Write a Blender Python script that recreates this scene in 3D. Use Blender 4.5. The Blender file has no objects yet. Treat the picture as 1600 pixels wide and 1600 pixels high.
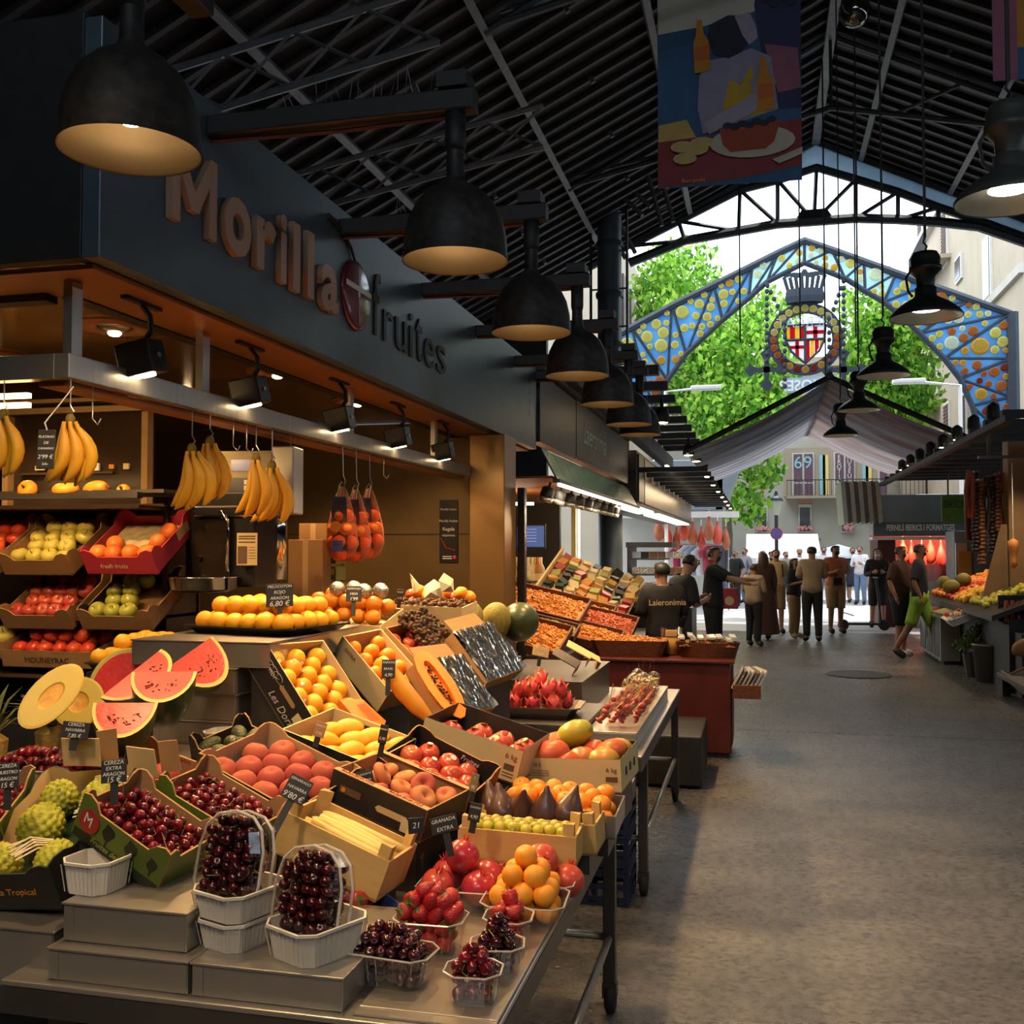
import bpy, bmesh, math, random
from mathutils import Vector, Matrix, Euler

# ------------------------------------------------------------------ camera, world, sun, exposure
SC = bpy.context.scene
COL = SC.collection
FPX, EYE = 1600.0, 1.65
YAW, PIT = math.radians(13.597), math.radians(2.018)
cam_data = bpy.data.cameras.new('camera'); cam_data.sensor_width = 36.0; cam_data.lens = 36.0
cam_data.clip_end = 300; cam_data.clip_start = 0.05
cam = bpy.data.objects.new('camera', cam_data); COL.objects.link(cam)
cam.location = (0, 0, EYE); cam.rotation_euler = (math.pi/2 + PIT, 0, YAW)
SC.camera = cam

world = bpy.data.worlds.new('sky'); SC.world = world; world.use_nodes = True
wn = world.node_tree; wn.nodes.clear()
wo = wn.nodes.new('ShaderNodeOutputWorld'); wb = wn.nodes.new('ShaderNodeBackground')
ws = wn.nodes.new('ShaderNodeTexSky'); ws.sky_type = 'NISHITA'
ws.sun_elevation = math.radians(58); ws.sun_rotation = math.radians(250); ws.sun_disc = False
ws.air_density = 1.0; ws.dust_density = 5.0; ws.ozone_density = 1.0
wm = wn.nodes.new('ShaderNodeMixRGB'); wm.inputs[0].default_value = 0.75; wm.inputs[2].default_value = (5.2, 5.9, 6.6, 1)
wn.links.new(ws.outputs[0], wm.inputs[1]); wn.links.new(wm.outputs[0], wb.inputs[0])
wb.inputs[1].default_value = 0.50
wn.links.new(wb.outputs[0], wo.inputs[0])

sun_d = bpy.data.lights.new('sun', 'SUN'); sun_d.energy = 3.2; sun_d.angle = math.radians(3); sun_d.color = (1.0, 0.95, 0.86)
sun = bpy.data.objects.new('sun', sun_d); COL.objects.link(sun)
sun.rotation_euler = (math.radians(-20), math.radians(8), 0)

SC.view_settings.view_transform = 'Standard'; SC.view_settings.look = 'None'
SC.view_settings.exposure = 0.5; SC.view_settings.gamma = 1.0; SC.view_settings.use_curve_mapping = False
SC.cycles.use_denoising = True; SC.cycles.use_adaptive_sampling = True; SC.cycles.adaptive_threshold = .03
SC.cycles.max_bounces = 6; SC.cycles.diffuse_bounces = 3; SC.cycles.glossy_bounces = 3; SC.cycles.transparent_max_bounces = 10; SC.cycles.caustics_reflective = False; SC.cycles.caustics_refractive = False
SC.cycles.sample_clamp_indirect = 4.0

# ------------------------------------------------------------------ helpers
R = random.Random(7)
PI = math.pi
_f = Vector((-math.sin(YAW)*math.cos(PIT), math.cos(YAW)*math.cos(PIT), math.sin(PIT)))
_r = Vector((math.cos(YAW), math.sin(YAW), 0)); _u = _r.cross(_f)
def _ray(px, py): return _f + _r*((px-800)/FPX) + _u*((800-py)/FPX)
def at(px, py, d): return Vector((0, 0, EYE)) + _ray(px, py)*d          # point at a depth
def onz(px, py, z): r = _ray(px, py); return Vector((0, 0, EYE)) + r*((z-EYE)/r.z)
def ony(px, py, y): r = _ray(px, py); return Vector((0, 0, EYE)) + r*(y/r.y)
def onx(px, py, x): r = _ray(px, py); return Vector((0, 0, EYE)) + r*(x/r.x)
def TR(loc=(0, 0, 0), rot=(0, 0, 0), sc=1.0):
    s = sc if hasattr(sc, '__len__') else (sc, sc, sc)
    return Matrix.LocRotScale(Vector(loc), Euler(rot), Vector(s))

class MB:
    """collects geometry for one mesh object"""
    def __init__(s): s.v = []; s.f = []; s.m = []
    def add(s, vs, fs, mi=0, M=None):
        o = len(s.v)
        s.v += [tuple(M @ Vector(v)) if M else tuple(v) for v in vs]
        s.f += [tuple(i+o for i in f) for f in fs]; s.m += [mi]*len(fs); return s
    def box(s, c, d, M=None, mi=0):
        x, y, z = c; a, b, h = d[0]/2, d[1]/2, d[2]/2
        vs = [(x-a, y-b, z-h), (x+a, y-b, z-h), (x+a, y+b, z-h), (x-a, y+b, z-h), (x-a, y-b, z+h), (x+a, y-b, z+h), (x+a, y+b, z+h), (x-a, y+b, z+h)]
        return s.add(vs, [(3, 2, 1, 0), (4, 5, 6, 7), (0, 1, 5, 4), (1, 2, 6, 5), (2, 3, 7, 6), (3, 0, 4, 7)], mi, M)
    def bx(s, x0, x1, y0, y1, z0, z1, mi=0, M=None):
        return s.box(((x0+x1)/2, (y0+y1)/2, (z0+z1)/2), (x1-x0, y1-y0, z1-z0), M, mi)
    def prism(s, pts, h, M=None, mi=0):      # polygon in xy, extruded z 0..h
        n = len(pts)
        vs = [(p[0], p[1], 0) for p in pts] + [(p[0], p[1], h) for p in pts]
        return s.add(vs, [tuple(range(n))[::-1], tuple(range(n, 2*n))] + [(i, (i+1) % n, n+(i+1) % n, n+i) for i in range(n)], mi, M)
    def tube(s, pts, r, n=6, mi=0, M=None, cap=True):
        pts = [Vector(p) for p in pts]; rs = r if hasattr(r, '__len__') else [r]*len(pts)
        vs = []; fs = []; up = Vector((0.03, 0.05, 1))
        for i, p in enumerate(pts):
            t = (pts[min(i+1, len(pts)-1)] - pts[max(i-1, 0)]).normalized()
            if i == 0:
                a = t.cross(up)
                if a.length < .05: a = t.cross(Vector((1, 0, 0)))
            else: a = a - t*a.dot(t)          # carry the frame along
            a.normalize(); b = t.cross(a)
            for k in range(n):
                q = 2*PI*k/n; vs.append(p + (a*math.cos(q) + b*math.sin(q))*rs[i])
        for i in range(len(pts)-1):
            for k in range(n):
                fs.append((i*n+k, (i+1)*n+k, (i+1)*n+(k+1) % n, i*n+(k+1) % n))
        if cap: fs += [tuple(range(n)), tuple(range((len(pts)-1)*n, len(pts)*n))[::-1]]
        return s.add(vs, fs, mi, M)
    def lathe(s, prof, n=16, M=None, mi=0, wob=None):   # profile [(r,z)...]
        vs = []; fs = []
        for i, (r, z) in enumerate(prof):
            for k in range(n):
                q = 2*PI*k/n; w = wob(q, i) if wob else 1.0
                vs.append((r*w*math.cos(q), r*w*math.sin(q), z))
        for i in range(len(prof)-1):
            for k in range(n):
                fs.append((i*n+k, i*n+(k+1) % n, (i+1)*n+(k+1) % n, (i+1)*n+k))
        return s.add(vs, fs, mi, M)
    def mesh(s, name, mats, smooth=False):
        me = bpy.data.meshes.new(name); me.from_pydata(s.v, [], s.f)
        for m in (mats if isinstance(mats, (list, tuple)) else [mats]): me.materials.append(m)
        me.polygons.foreach_set('material_index', s.m)
        if smooth: me.polygons.foreach_set('use_smooth', [True]*len(s.f))
        me.update(); return me
    def build(s, name, mats, parent=None, smooth=False, bevel=0, M=None, weld=False):
        me = s.mesh(name, mats, smooth)
        if weld:
            bm = bmesh.new(); bm.from_mesh(me); bmesh.ops.remove_doubles(bm, verts=bm.verts, dist=1e-5); bm.to_mesh(me); bm.free()
        return obj(name, me, parent, M, bevel)

def obj(name, me, parent=None, M=None, bevel=0):
    o = bpy.data.objects.new(name, me); COL.objects.link(o)
    if parent: o.parent = parent
    if M is not None: o.matrix_local = M
    if bevel:
        b = o.modifiers.new('bevel', 'BEVEL'); b.width = bevel; b.segments = 2; b.limit_method = 'ANGLE'
    return o
def thing(name, label, cat, M=None, group=None):
    o = bpy.data.objects.new(name, None); COL.objects.link(o); o.empty_display_size = .05
    if M is not None: o.matrix_local = M
    return tag(o, label, cat, group)
def tag(o, label, cat, group=None):
    o['label'] = label; o['category'] = cat
    if group: o['group'] = group
    return o
def struct(o): o['kind'] = 'structure'; return o
def stuff(o, label=None, cat=None):
    o['kind'] = 'stuff'
    if label: o['label'] = label; o['category'] = cat
    return o
TMP = bpy.data.scenes.new('tmp_eval')
def evaluate(o):          # mesh of an object evaluated alone, in a small scratch scene
    TMP.collection.objects.link(o); vl = TMP.view_layers[0]; vl.update()
    me = bpy.data.meshes.new_from_object(o.evaluated_get(vl.depsgraph)); bpy.data.objects.remove(o); return me
def text_mesh(s, size, mat, ext=0.0005, align='CENTER', shear=0.0, space=1.0, bold=0.0):
    c = bpy.data.curves.new('txt', 'FONT'); c.body = s; c.size = size; c.extrude = ext; c.align_x = align; c.align_y = 'CENTER'; c.shear = shear; c.space_character = space; c.offset = bold
    c.resolution_u = 3
    me = evaluate(bpy.data.objects.new('txt', c)); bpy.data.curves.remove(c)
    me.materials.clear(); me.materials.append(mat); return me
def text(name, s, size, mat, parent, M, **k): return obj(name, text_mesh(s, size, mat, **k), parent, M)

# ------------------------------------------------------------------ materials
MATS = {}
def mat(name, c, r=.5, m=0., c2=None, vs=8., va=.5, bump=0., bs=40., rand=0., coat=0., spec=.5, tr=0., em=None, es=0., sss=0., stretch=None, alpha=1., ior=1.45, detail=4.):
    if name in MATS: return MATS[name]
    M = bpy.data.materials.new(name); M.use_nodes = True; nt = M.node_tree; N = nt.nodes; L = nt.links
    b = N['Principled BSDF']; I = b.inputs
    I['Roughness'].default_value = r; I['Metallic'].default_value = m; I['Specular IOR Level'].default_value = spec; I['IOR'].default_value = ior
    I['Base Color'].default_value = (*c, 1)
    if coat: I['Coat Weight'].default_value = coat; I['Coat Roughness'].default_value = .12
    if tr: I['Transmission Weight'].default_value = tr
    if alpha < 1: I['Alpha'].default_value = alpha
    if sss: I['Subsurface Weight'].default_value = sss; I['Subsurface Radius'].default_value = (.01, .004, .002)
    if em: I['Emission Color'].default_value = (*em, 1); I['Emission Strength'].default_value = es
    if c2 or bump:
        tc = N.new('ShaderNodeTexCoord'); src = tc.outputs['Object']
        if stretch:
            mp = N.new('ShaderNodeMapping'); mp.inputs['Scale'].default_value = stretch; L.new(src, mp.inputs[0]); src = mp.outputs[0]
    if c2:
        nz = N.new('ShaderNodeTexNoise'); nz.inputs['Scale'].default_value = vs; nz.inputs['Detail'].default_value = detail; L.new(src, nz.inputs['Vector'])
        rp = N.new('ShaderNodeValToRGB'); e = rp.color_ramp.elements; e[0].position = .5-va/2; e[1].position = .5+va/2; e[0].color = (*c, 1); e[1].color = (*c2, 1)
        L.new(nz.outputs['Fac'], rp.inputs[0]); out = rp.outputs[0]
        if rand:
            oi = N.new('ShaderNodeObjectInfo'); ad = N.new('ShaderNodeMath'); ad.operation = 'MULTIPLY_ADD'; ad.inputs[1].default_value = rand; 
            L.new(oi.outputs['Random'], ad.inputs[0]); 
            s2 = N.new('ShaderNodeMath'); s2.operation = 'SUBTRACT'; s2.inputs[1].default_value = rand/2; L.new(nz.outputs['Fac'], s2.inputs[0]); L.new(s2.outputs[0], ad.inputs[2]); L.new(ad.outputs[0], rp.inputs[0])
        L.new(out, I['Base Color'])
    if bump:
        n2 = N.new('ShaderNodeTexNoise'); n2.inputs['Scale'].default_value = bs; n2.inputs['Detail'].default_value = 3; L.new(src, n2.inputs['Vector'])
        bp = N.new('ShaderNodeBump'); bp.inputs['Strength'].default_value = bump; bp.inputs['Distance'].default_value = .01; L.new(n2.outputs['Fac'], bp.inputs['Height']); L.new(bp.outputs[0], I['Normal'])
    MATS[name] = M; return M
def glassy(name, c, tf=.6, rough=.1, film=True):     # thin clear plastic: transparent + glossy film
    if name in MATS: return MATS[name]
    M = bpy.data.materials.new(name); M.use_nodes = True; nt = M.node_tree; N = nt.nodes; L = nt.links; N.clear()
    o = N.new('ShaderNodeOutputMaterial'); t = N.new('ShaderNodeBsdfTransparent'); t.inputs[0].default_value = (*c, 1)
    d = N.new('ShaderNodeBsdfGlossy' if film else 'ShaderNodeBsdfPrincipled'); d.inputs[0].default_value = (*c, 1); d.inputs['Roughness'].default_value = rough
    lw = N.new('ShaderNodeLayerWeight'); lw.inputs[0].default_value = .25
    mp = N.new('ShaderNodeMapRange'); mp.inputs[3].default_value = 1-tf; mp.inputs[4].default_value = min(1, 1-tf+.45); L.new(lw.outputs['Facing'], mp.inputs[0])
    x = N.new('ShaderNodeMixShader'); L.new(mp.outputs[0], x.inputs[0]); L.new(t.outputs[0], x.inputs[1]); L.new(d.outputs[0], x.inputs[2]); L.new(x.outputs[0], o.inputs[0])
    MATS[name] = M; return M
def sheer(name, c, tr=.5, c2=None, vs=3, trans=0., stretch=(1, 1, 1)):           # backlit glass / fabric / leaves: diffuse + translucent (+ transparent)
    if name in MATS: return MATS[name]
    M = bpy.data.materials.new(name); M.use_nodes = True; nt = M.node_tree; N = nt.nodes; L = nt.links; N.clear()
    o = N.new('ShaderNodeOutputMaterial'); d = N.new('ShaderNodeBsdfDiffuse'); t = N.new('ShaderNodeBsdfTranslucent'); x = N.new('ShaderNodeMixShader'); x.inputs[0].default_value = tr
    d.inputs[0].default_value = (*c, 1); t.inputs[0].default_value = (*c, 1)
    if c2:
        tc = N.new('ShaderNodeTexCoord'); mp = N.new('ShaderNodeMapping'); mp.inputs['Scale'].default_value = stretch; L.new(tc.outputs['Object'], mp.inputs[0]); nz = N.new('ShaderNodeTexNoise'); nz.inputs['Scale'].default_value = vs; nz.inputs['Detail'].default_value = 5; L.new(mp.outputs[0], nz.inputs['Vector'])
        rp = N.new('ShaderNodeValToRGB'); e = rp.color_ramp.elements; e[0].position = .35; e[1].position = .65; e[0].color = (*c, 1); e[1].color = (*c2, 1); L.new(nz.outputs['Fac'], rp.inputs[0])
        L.new(rp.outputs[0], d.inputs[0]); L.new(rp.outputs[0], t.inputs[0])
    L.new(d.outputs[0], x.inputs[1]); L.new(t.outputs[0], x.inputs[2]); s = x.outputs[0]
    if trans:
        tp = N.new('ShaderNodeBsdfTransparent'); tp.inputs[0].default_value = (*c, 1); y = N.new('ShaderNodeMixShader'); y.inputs[0].default_value = trans; L.new(s, y.inputs[1]); L.new(tp.outputs[0], y.inputs[2]); s = y.outputs[0]
    L.new(s, o.inputs[0]); MATS[name] = M; return M

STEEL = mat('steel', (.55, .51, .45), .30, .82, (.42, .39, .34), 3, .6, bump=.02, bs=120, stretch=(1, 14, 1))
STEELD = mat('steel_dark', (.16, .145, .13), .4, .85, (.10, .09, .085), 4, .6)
BLACK = mat('black_paint', (.012, .012, .013), .55, 0, (.022, .021, .021), 14, .5)
BLACKG = mat('black_gloss', (.010, .010, .011), .25, 0, (.02, .019, .019), 10, .5)
RUBBER = mat('rubber', (.013, .013, .013), .7, 0, (.022, .022, .022), 20, .5)
IRON = mat('iron', (.035, .042, .05), .5, .3, (.06, .07, .08), 6, .6)
FASCIA = mat('fascia_metal', (.115, .165, .205), .38, .45, (.085, .12, .15), 5, .7, bump=.03, bs=60)
WOODO = mat('soffit_wood', (.36, .15, .055), .45, 0, (.28, .11, .04), 6, .6, stretch=(1, .2, 1))
BRONZE = mat('bronze_wall', (.17, .105, .04), .38, .45, (.07, .044, .018), 2.2, .8, bump=.05, bs=9)
CHALK = mat('chalkboard', (.012, .012, .012), .6, 0, (.022, .022, .021), 30, .5)
CHALKW = mat('chalk_white', (.75, .74, .70), .8, 0, (.6, .6, .56), 60, .4)
CARD = mat('cardboard', (.42, .235, .095), .8, 0, (.34, .185, .075), 10, .6, bump=.05, bs=60)
CARDL = mat('cardboard_pale', (.62, .43, .20), .75, 0, (.54, .36, .16), 8, .6)
WOODL = mat('thin_wood', (.60, .40, .15), .7, 0, (.50, .31, .10), 7, .6, stretch=(1, 6, 6))
CREAM = mat('cream_card', (.66, .52, .27), .7, 0, (.60, .46, .23), 9, .5)
BLKCARD = mat('black_card', (.016, .013, .012), .5, 0, (.026, .021, .018), 9, .5)
GREENCARD = mat('green_card', (.13, .17, .02), .5, 0, (.07, .10, .014), 6, .5)
DGREEN = mat('dark_green_card', (.012, .035, .018), .45, 0, (.02, .05, .024), 8, .5)
CLEAR = glassy('clear_plastic', (.97, .96, .94), .95)
RIMC = glassy('plastic_rim', (.85, .83, .78), .62, .15, False)
FILM = glassy('plastic_film', (.8, .8, .8), .45, .2, False)
MILKY = mat('milky_plastic', (.72, .68, .60), .45, 0, (.64, .60, .52), 20, .4, tr=.15, sss=.1)
WHITE = mat('white_paint', (.72, .72, .70), .5, 0, (.64, .64, .62), 5, .5)
LED = mat('led_warm', (1, .9, .7), .5, em=(1, .82, .55), es=4)
LEDC = mat('led_white', (1, 1, 1), .5, em=(1, .93, .80), es=7)
BULB = mat('bulb_warm', (1, .85, .6), .5, em=(1, .72, .38), es=26)
DOT = mat('dot_sticker', (.8, .78, .72), .5, 0, (.7, .68, .6), 40, .4)

def add_spot(name, loc, target, watt, color=(1, .70, .38), size=80, blend=.7, rad=.04):
    d = bpy.data.lights.new(name, 'SPOT'); d.energy = watt; d.color = color; d.spot_size = math.radians(size); d.spot_blend = blend; d.shadow_soft_size = rad
    o = bpy.data.objects.new(name, d); COL.objects.link(o); o.location = loc
    o.rotation_euler = (Vector(target)-Vector(loc)).to_track_quat('-Z', 'Y').to_euler(); return o
def add_point(name, loc, watt, color=(1, .72, .42), rad=.05):
    d = bpy.data.lights.new(name, 'POINT'); d.energy = watt; d.color = color; d.shadow_soft_size = rad
    o = bpy.data.objects.new(name, d); COL.objects.link(o); o.location = loc; return o
def add_area(name, loc, target, watt, sx, sy, color=(1, .80, .55)):
    d = bpy.data.lights.new(name, 'AREA'); d.energy = watt; d.color = color; d.shape = 'RECTANGLE'; d.size = sx; d.size_y = sy
    o = bpy.data.objects.new(name, d); COL.objects.link(o); o.location = loc
    o.rotation_euler = (Vector(target)-Vector(loc)).to_track_quat('-Z', 'Y').to_euler(); return o
# ------------------------------------------------------------------ floor and hall shell
def floor_material(name, c, c2, rough, rl=.25):
    M = bpy.data.materials.new(name); M.use_nodes = True; nt = M.node_tree; N = nt.nodes; L = nt.links; b = N['Principled BSDF']
    tc = N.new('ShaderNodeTexCoord'); mp = N.new('ShaderNodeMapping'); mp.inputs['Scale'].default_value = (1, 1.6, 1); L.new(tc.outputs['Object'], mp.inputs[0])
    n1 = N.new('ShaderNodeTexNoise'); n1.inputs['Scale'].default_value = 1.1; n1.inputs['Detail'].default_value = 8; n1.inputs['Roughness'].default_value = .65; L.new(mp.outputs[0], n1.inputs['Vector'])
    n2 = N.new('ShaderNodeTexNoise'); n2.inputs['Scale'].default_value = 22; n2.inputs['Detail'].default_value = 6; n2.inputs['Roughness'].default_value = .7; L.new(mp.outputs[0], n2.inputs['Vector'])
    mx = N.new('ShaderNodeMath'); mx.operation = 'MULTIPLY'; L.new(n1.outputs['Fac'], mx.inputs[0]); L.new(n2.outputs['Fac'], mx.inputs[1])
    rp = N.new('ShaderNodeValToRGB'); e = rp.color_ramp.elements; e[0].position = .16; e[1].position = .36; e[0].color = (*c2, 1); e[1].color = (*c, 1); L.new(mx.outputs[0], rp.inputs[0]); L.new(rp.outputs[0], b.inputs['Base Color'])
    rr = N.new('ShaderNodeMapRange'); rr.inputs[1].default_value = .35; rr.inputs[2].default_value = .65; rr.inputs[3].default_value = rough-rl/2; rr.inputs[4].default_value = rough+rl/2; L.new(n2.outputs['Fac'], rr.inputs[0]); L.new(rr.outputs[0], b.inputs['Roughness'])
    bp = N.new('ShaderNodeBump'); bp.inputs['Strength'].default_value = .35; bp.inputs['Distance'].default_value = .02; L.new(n2.outputs['Fac'], bp.inputs['Height']); L.new(bp.outputs[0], b.inputs['Normal'])
    return M
FLOORM = floor_material('market_floor', (.185, .182, .18), (.062, .059, .056), .29, .28)
STREETM = floor_material('street_paving', (.40, .40, .40), (.30, .30, .30), .6, .2)
fl = struct(MB().bx(-14, 12, -8, 21, -.1, 0).build('floor', FLOORM))
for y in (9.6, 14.9, 17.6):
    MB().bx(-.2, 2.5, y, y+.012, .0005, .002).build('floor_joint', mat('joint', (.03, .027, .024), .8, 0, (.05, .045, .04), 8), fl)
st = struct(MB().bx(-40, 40, 21, 90, -.1, 0).build('floor_street', STREETM))
for y0, y1 in ((23.2, 23.35), (28.0, 28.3), (34.5, 34.9)):
    MB().bx(-20, 20, y0, y1, .0005, .004).build('kerb_line', mat('kerb', (.7, .7, .68), .7, 0, (.6, .6, .58), 5), st)
mh = tag(MB().lathe([(0, .001), (.40, .001), (.41, .008), (.40, .012), (.36, .012), (.355, .007), (0, .007)], 40).build('manhole_cover', IRON, None, M=TR((1.24, 14.1, 0))), 'round cast iron manhole cover set in the aisle floor', 'manhole cover')

ROOFM = mat('roof_boards', (.020, .019, .019), .75, 0, (.034, .032, .032), 3, .6, stretch=(1, .3, 1))
RX, RZ, RS = 1.2, 10.25, .49
RL = struct(MB().add([(RX, -8, RZ), (RX, 22, RZ), (-11, 22, RZ-RS*(RX+11)), (-11, -8, RZ-RS*(RX+11)), (RX, -8, RZ+.2), (RX, 22, RZ+.2), (-11, 22, RZ+.2-RS*(RX+11)), (-11, -8, RZ+.2-RS*(RX+11))], [(0, 1, 2, 3), (7, 6, 5, 4), (1, 5, 6, 2), (0, 3, 7, 4), (2, 6, 7, 3), (0, 4, 5, 1)]).build('ceiling', ROOFM))
RR_ = struct(MB().add([(RX, -8, RZ), (RX, 22, RZ), (12, 22, RZ-RS*(12-RX)), (12, -8, RZ-RS*(12-RX)), (RX, -8, RZ+.2), (RX, 22, RZ+.2), (12, 22, RZ+.2-RS*(12-RX)), (12, -8, RZ+.2-RS*(12-RX))], [(3, 2, 1, 0), (4, 5, 6, 7), (2, 6, 5, 1), (4, 7, 3, 0), (3, 7, 6, 2), (1, 5, 4, 0)]).build('ceiling_right', ROOFM))
PURL = mat('purlin_wood', (.045, .043, .043), .6, 0, (.085, .08, .078), 9, .6, stretch=(6, 1, 6))
RODM = mat('tie_rod', (.20, .21, .22), .5, .4, (.13, .135, .14), 6, .6)
slope = math.atan(RS)
for side, par in ((-1, RL), (1, RR_)):
    for k in range(60):
        y = -1.5+k*.40
        MB().box((side*5.6, 0, 0), (11.2, .075, .075)).build('batten', PURL, par, M=TR((RX, y, RZ-.05), (0, side*slope, 0)))
    for d in (.9, 2.6, 4.4, 6.4, 8.4):
        MB().box((0, 0, 0), (.10, 28, .10)).build('purlin', RODM, par, M=TR((RX+side*d, 7.9, RZ-RS*d-.16), (0, side*slope, 0)))
    for y in range(-2, 22, 2):
        for d in (1.7, 3.5, 5.4, 7.4):
            x = RX+side*d; MB().box((0, 0, 0), (.06, .05, .10)).build('purlin_bracket', RODM, par, M=TR((x, y+.4*d % 1, RZ-RS*d-.14), (0, side*slope, 0)))
RIDGE = struct(MB().box((RX, 7, RZ-.12), (.16, 29.8, .2)).build('trim_1', RODM))
struct(MB().bx(-11, -10.8, -8, 22, 0, 6).build('wall_left_added', BLACK)); struct(MB().bx(11.8, 12, -8, 22, 0, 4.4).build('wall_right_added', BLACK)); struct(MB().bx(-11, 12, -8.2, -8, 0, 7.0).build('wall_back_added', BLACK))  # walls added round the open-sided hall to keep sky light out
struct(MB().bx(-10.8, -4.5, 21.8, 22, 2.9, 7.6).build('wall_far', BLACK))
struct(MB().bx(7.0, 11.8, 21.8, 22, 2.6, 7.6).build('wall_far_right', BLACK))
# inner trusses (tie beams across the hall)
for i, y in enumerate((6.0, 11.8, 17.4)):
    t = thing('roof_truss', ['dark iron roof truss crossing the hall nearest the camera', 'dark iron roof truss behind the painted banner', 'dark iron roof truss closest to the gable opening'][i], 'truss', TR((0, y, 0)), 'roof trusses')
    zt = 7.9
    MB().tube([(-3, 0, zt+.1), (RX, 0, zt+1.0), (5.4, 0, zt+.1)], .05, 6).build('tie_beam', IRON, t)
    for s in (-1, 1):
        MB().tube([(RX, 0, RZ-.1), (RX, 0, zt+1.0)], .03, 6).build('king_post', IRON, t) if s > 0 else None
        MB().tube([(RX+s*2.1, 0, RZ-RS*2.1-.1), (RX+s*1.0, 0, zt+.8)], .03, 6).build('strut', IRON, t)
        MB().tube([(RX+s*4.2, 0, RZ-RS*4.2-.05), (RX+s*2.6, 0, zt+.5)], .03, 6).build('strut', IRON, t)
        MB().tube([(RX+s*.1, 0, RZ-.2), (RX+s*4.4, 0, RZ-RS*4.4-.2)], .05, 6).build('principal', IRON, t)
# lattice girders above the left stall (dim, criss-cross)
for i, (y, z, x0, x1) in enumerate(((4.6, 4.3, -8, -2.6), (7.5, 4.6, -8, -2.4), (10.5, 4.9, -8, -2.2))):
    t = thing('lattice_girder', 'dim lattice girder in the dark above the fruit stall, %s' % ('nearest the camera', 'in the middle', 'farthest back')[i], 'girder', TR((0, y, z)), 'girders above the fruit stall')
    MB().tube([(x0, 0, 0), (x1, 0, 1.0)], .035, 5).build('chord', RODM, t); MB().tube([(x0, 0, .45), (x1, 0, 1.45)], .035, 5).build('chord', RODM, t)
    n = 9
    for k in range(n):
        xa = x0+(x1-x0)*k/n; xb = x0+(x1-x0)*(k+1)/n; za = k/n; zb = (k+1)/n
        MB().tube([(xa, 0, za), (xb, 0, zb+.45)], .018, 4).build('lattice_bar', RODM, t); MB().tube([(xa, 0, za+.45), (xb, 0, zb)], .018, 4).build('lattice_bar', RODM, t)

# gable truss at the far opening
gt = thing('gable_truss', 'arched iron gable truss framing the bright market entrance', 'truss', TR((0, 22, 0)))
def G(px, py): p = ony(px, py, 22); return (p.x, 0, p.z)
up = [(983, 385), (1060, 346), (1156, 297), (1215, 282), (1276, 262), (1337, 280), (1403, 300), (1466, 324), (1530, 345), (1620, 378)]
lo = [(983, 411), (1070, 376), (1154, 361), (1215, 350), (1272, 346), (1337, 341), (1403, 343), (1466, 347), (1530, 354), (1620, 385)]
MB().tube([G(*p) for p in up], .085, 6).build('upper_chord', IRON, gt); MB().tube([G(*p) for p in lo], .10, 6).build('arch_chord', IRON, gt)
for i, (a, b) in enumerate(zip(up, lo)):
    if 0 < i < len(up)-1: MB().tube([G(*a), G(*b)], .045, 5).build('web_post', IRON, gt)
    if i < 4: MB().tube([G(*a), G(*lo[i+1])], .045, 5).build('web_diagonal', IRON, gt)
    elif i < len(up)-1: MB().tube([G(*up[i+1]), G(*lo[i])], .045, 5).build('web_diagonal', IRON, gt)
c0 = G(1272, 346); MB().prism([(-.45, 0), (.45, 0), (.25, .3), (-.25, .3)], .06, TR((c0[0], .03, c0[2]-.05), (PI/2, 0, 0))).build('gusset_plate', IRON, gt)
GLZ = sheer('gable_glazing', (.50, .60, .68), .5, (.42, .52, .60), 2)
rf = [(983, 365), (1060, 322), (1156, 270), (1215, 244), (1268, 219), (1337, 246), (1403, 271), (1466, 295), (1530, 319), (1620, 352)]
for i in range(len(up)-1):
    a, b, c, d = G(*up[i]), G(*up[i+1]), G(*rf[i+1]), G(*rf[i])
    MB().add([a, b, c, d] + [(q[0], .02, q[2]) for q in (a, b, c, d)], [(0, 1, 2, 3), (7, 6, 5, 4), (0, 4, 5, 1), (2, 6, 7, 3)]).build('glazing_panel', GLZ, gt)
MB().tube([(RX-8, 0, RZ-RS*8-.1), (RX, 0, RZ-.1), (RX+8, 0, RZ-RS*8-.1)], .10, 6).build('roof_edge_beam', IRON, gt)

# round columns
def column(x, y, ztop, rr, label):
    t = thing('iron_column', label, 'column', TR((x, y, 0)))
    MB().lathe([(rr*1.25, 0), (rr*1.25, .4), (rr, .5), (rr, ztop)], 24).build('shaft', mat('column_paint', (.10, .12, .14), .45, .3, (.07, .085, .10), 3, .6), t, True)
    for z in (3.2, 4.4, 5.6, 6.6, 7.6):
        if z < ztop: MB().lathe([(rr*1.12, z), (rr*1.16, z+.05), (rr*1.12, z+.1)], 24).build('band', IRON, t, True)
    for sx in (-1, 1):
        MB().tube([(sx*rr*1.5, -.1, 2.6), (sx*rr*1.5, -.1, ztop)], .03, 5).build('guide_rail', IRON, t)
    for k in range(8):
        z = 3.0+k*.75
        if z < ztop: MB().tube([(-rr*1.5, -.1, z), (rr*1.5, -.1, z)], .018, 4).build('rung', IRON, t)
column(-2.85, 20, 8.3, .24, 'tall round iron column left of the market entrance')
column(5.4, 20, 8.1, .22, 'round iron column at the right of the market entrance')
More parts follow.
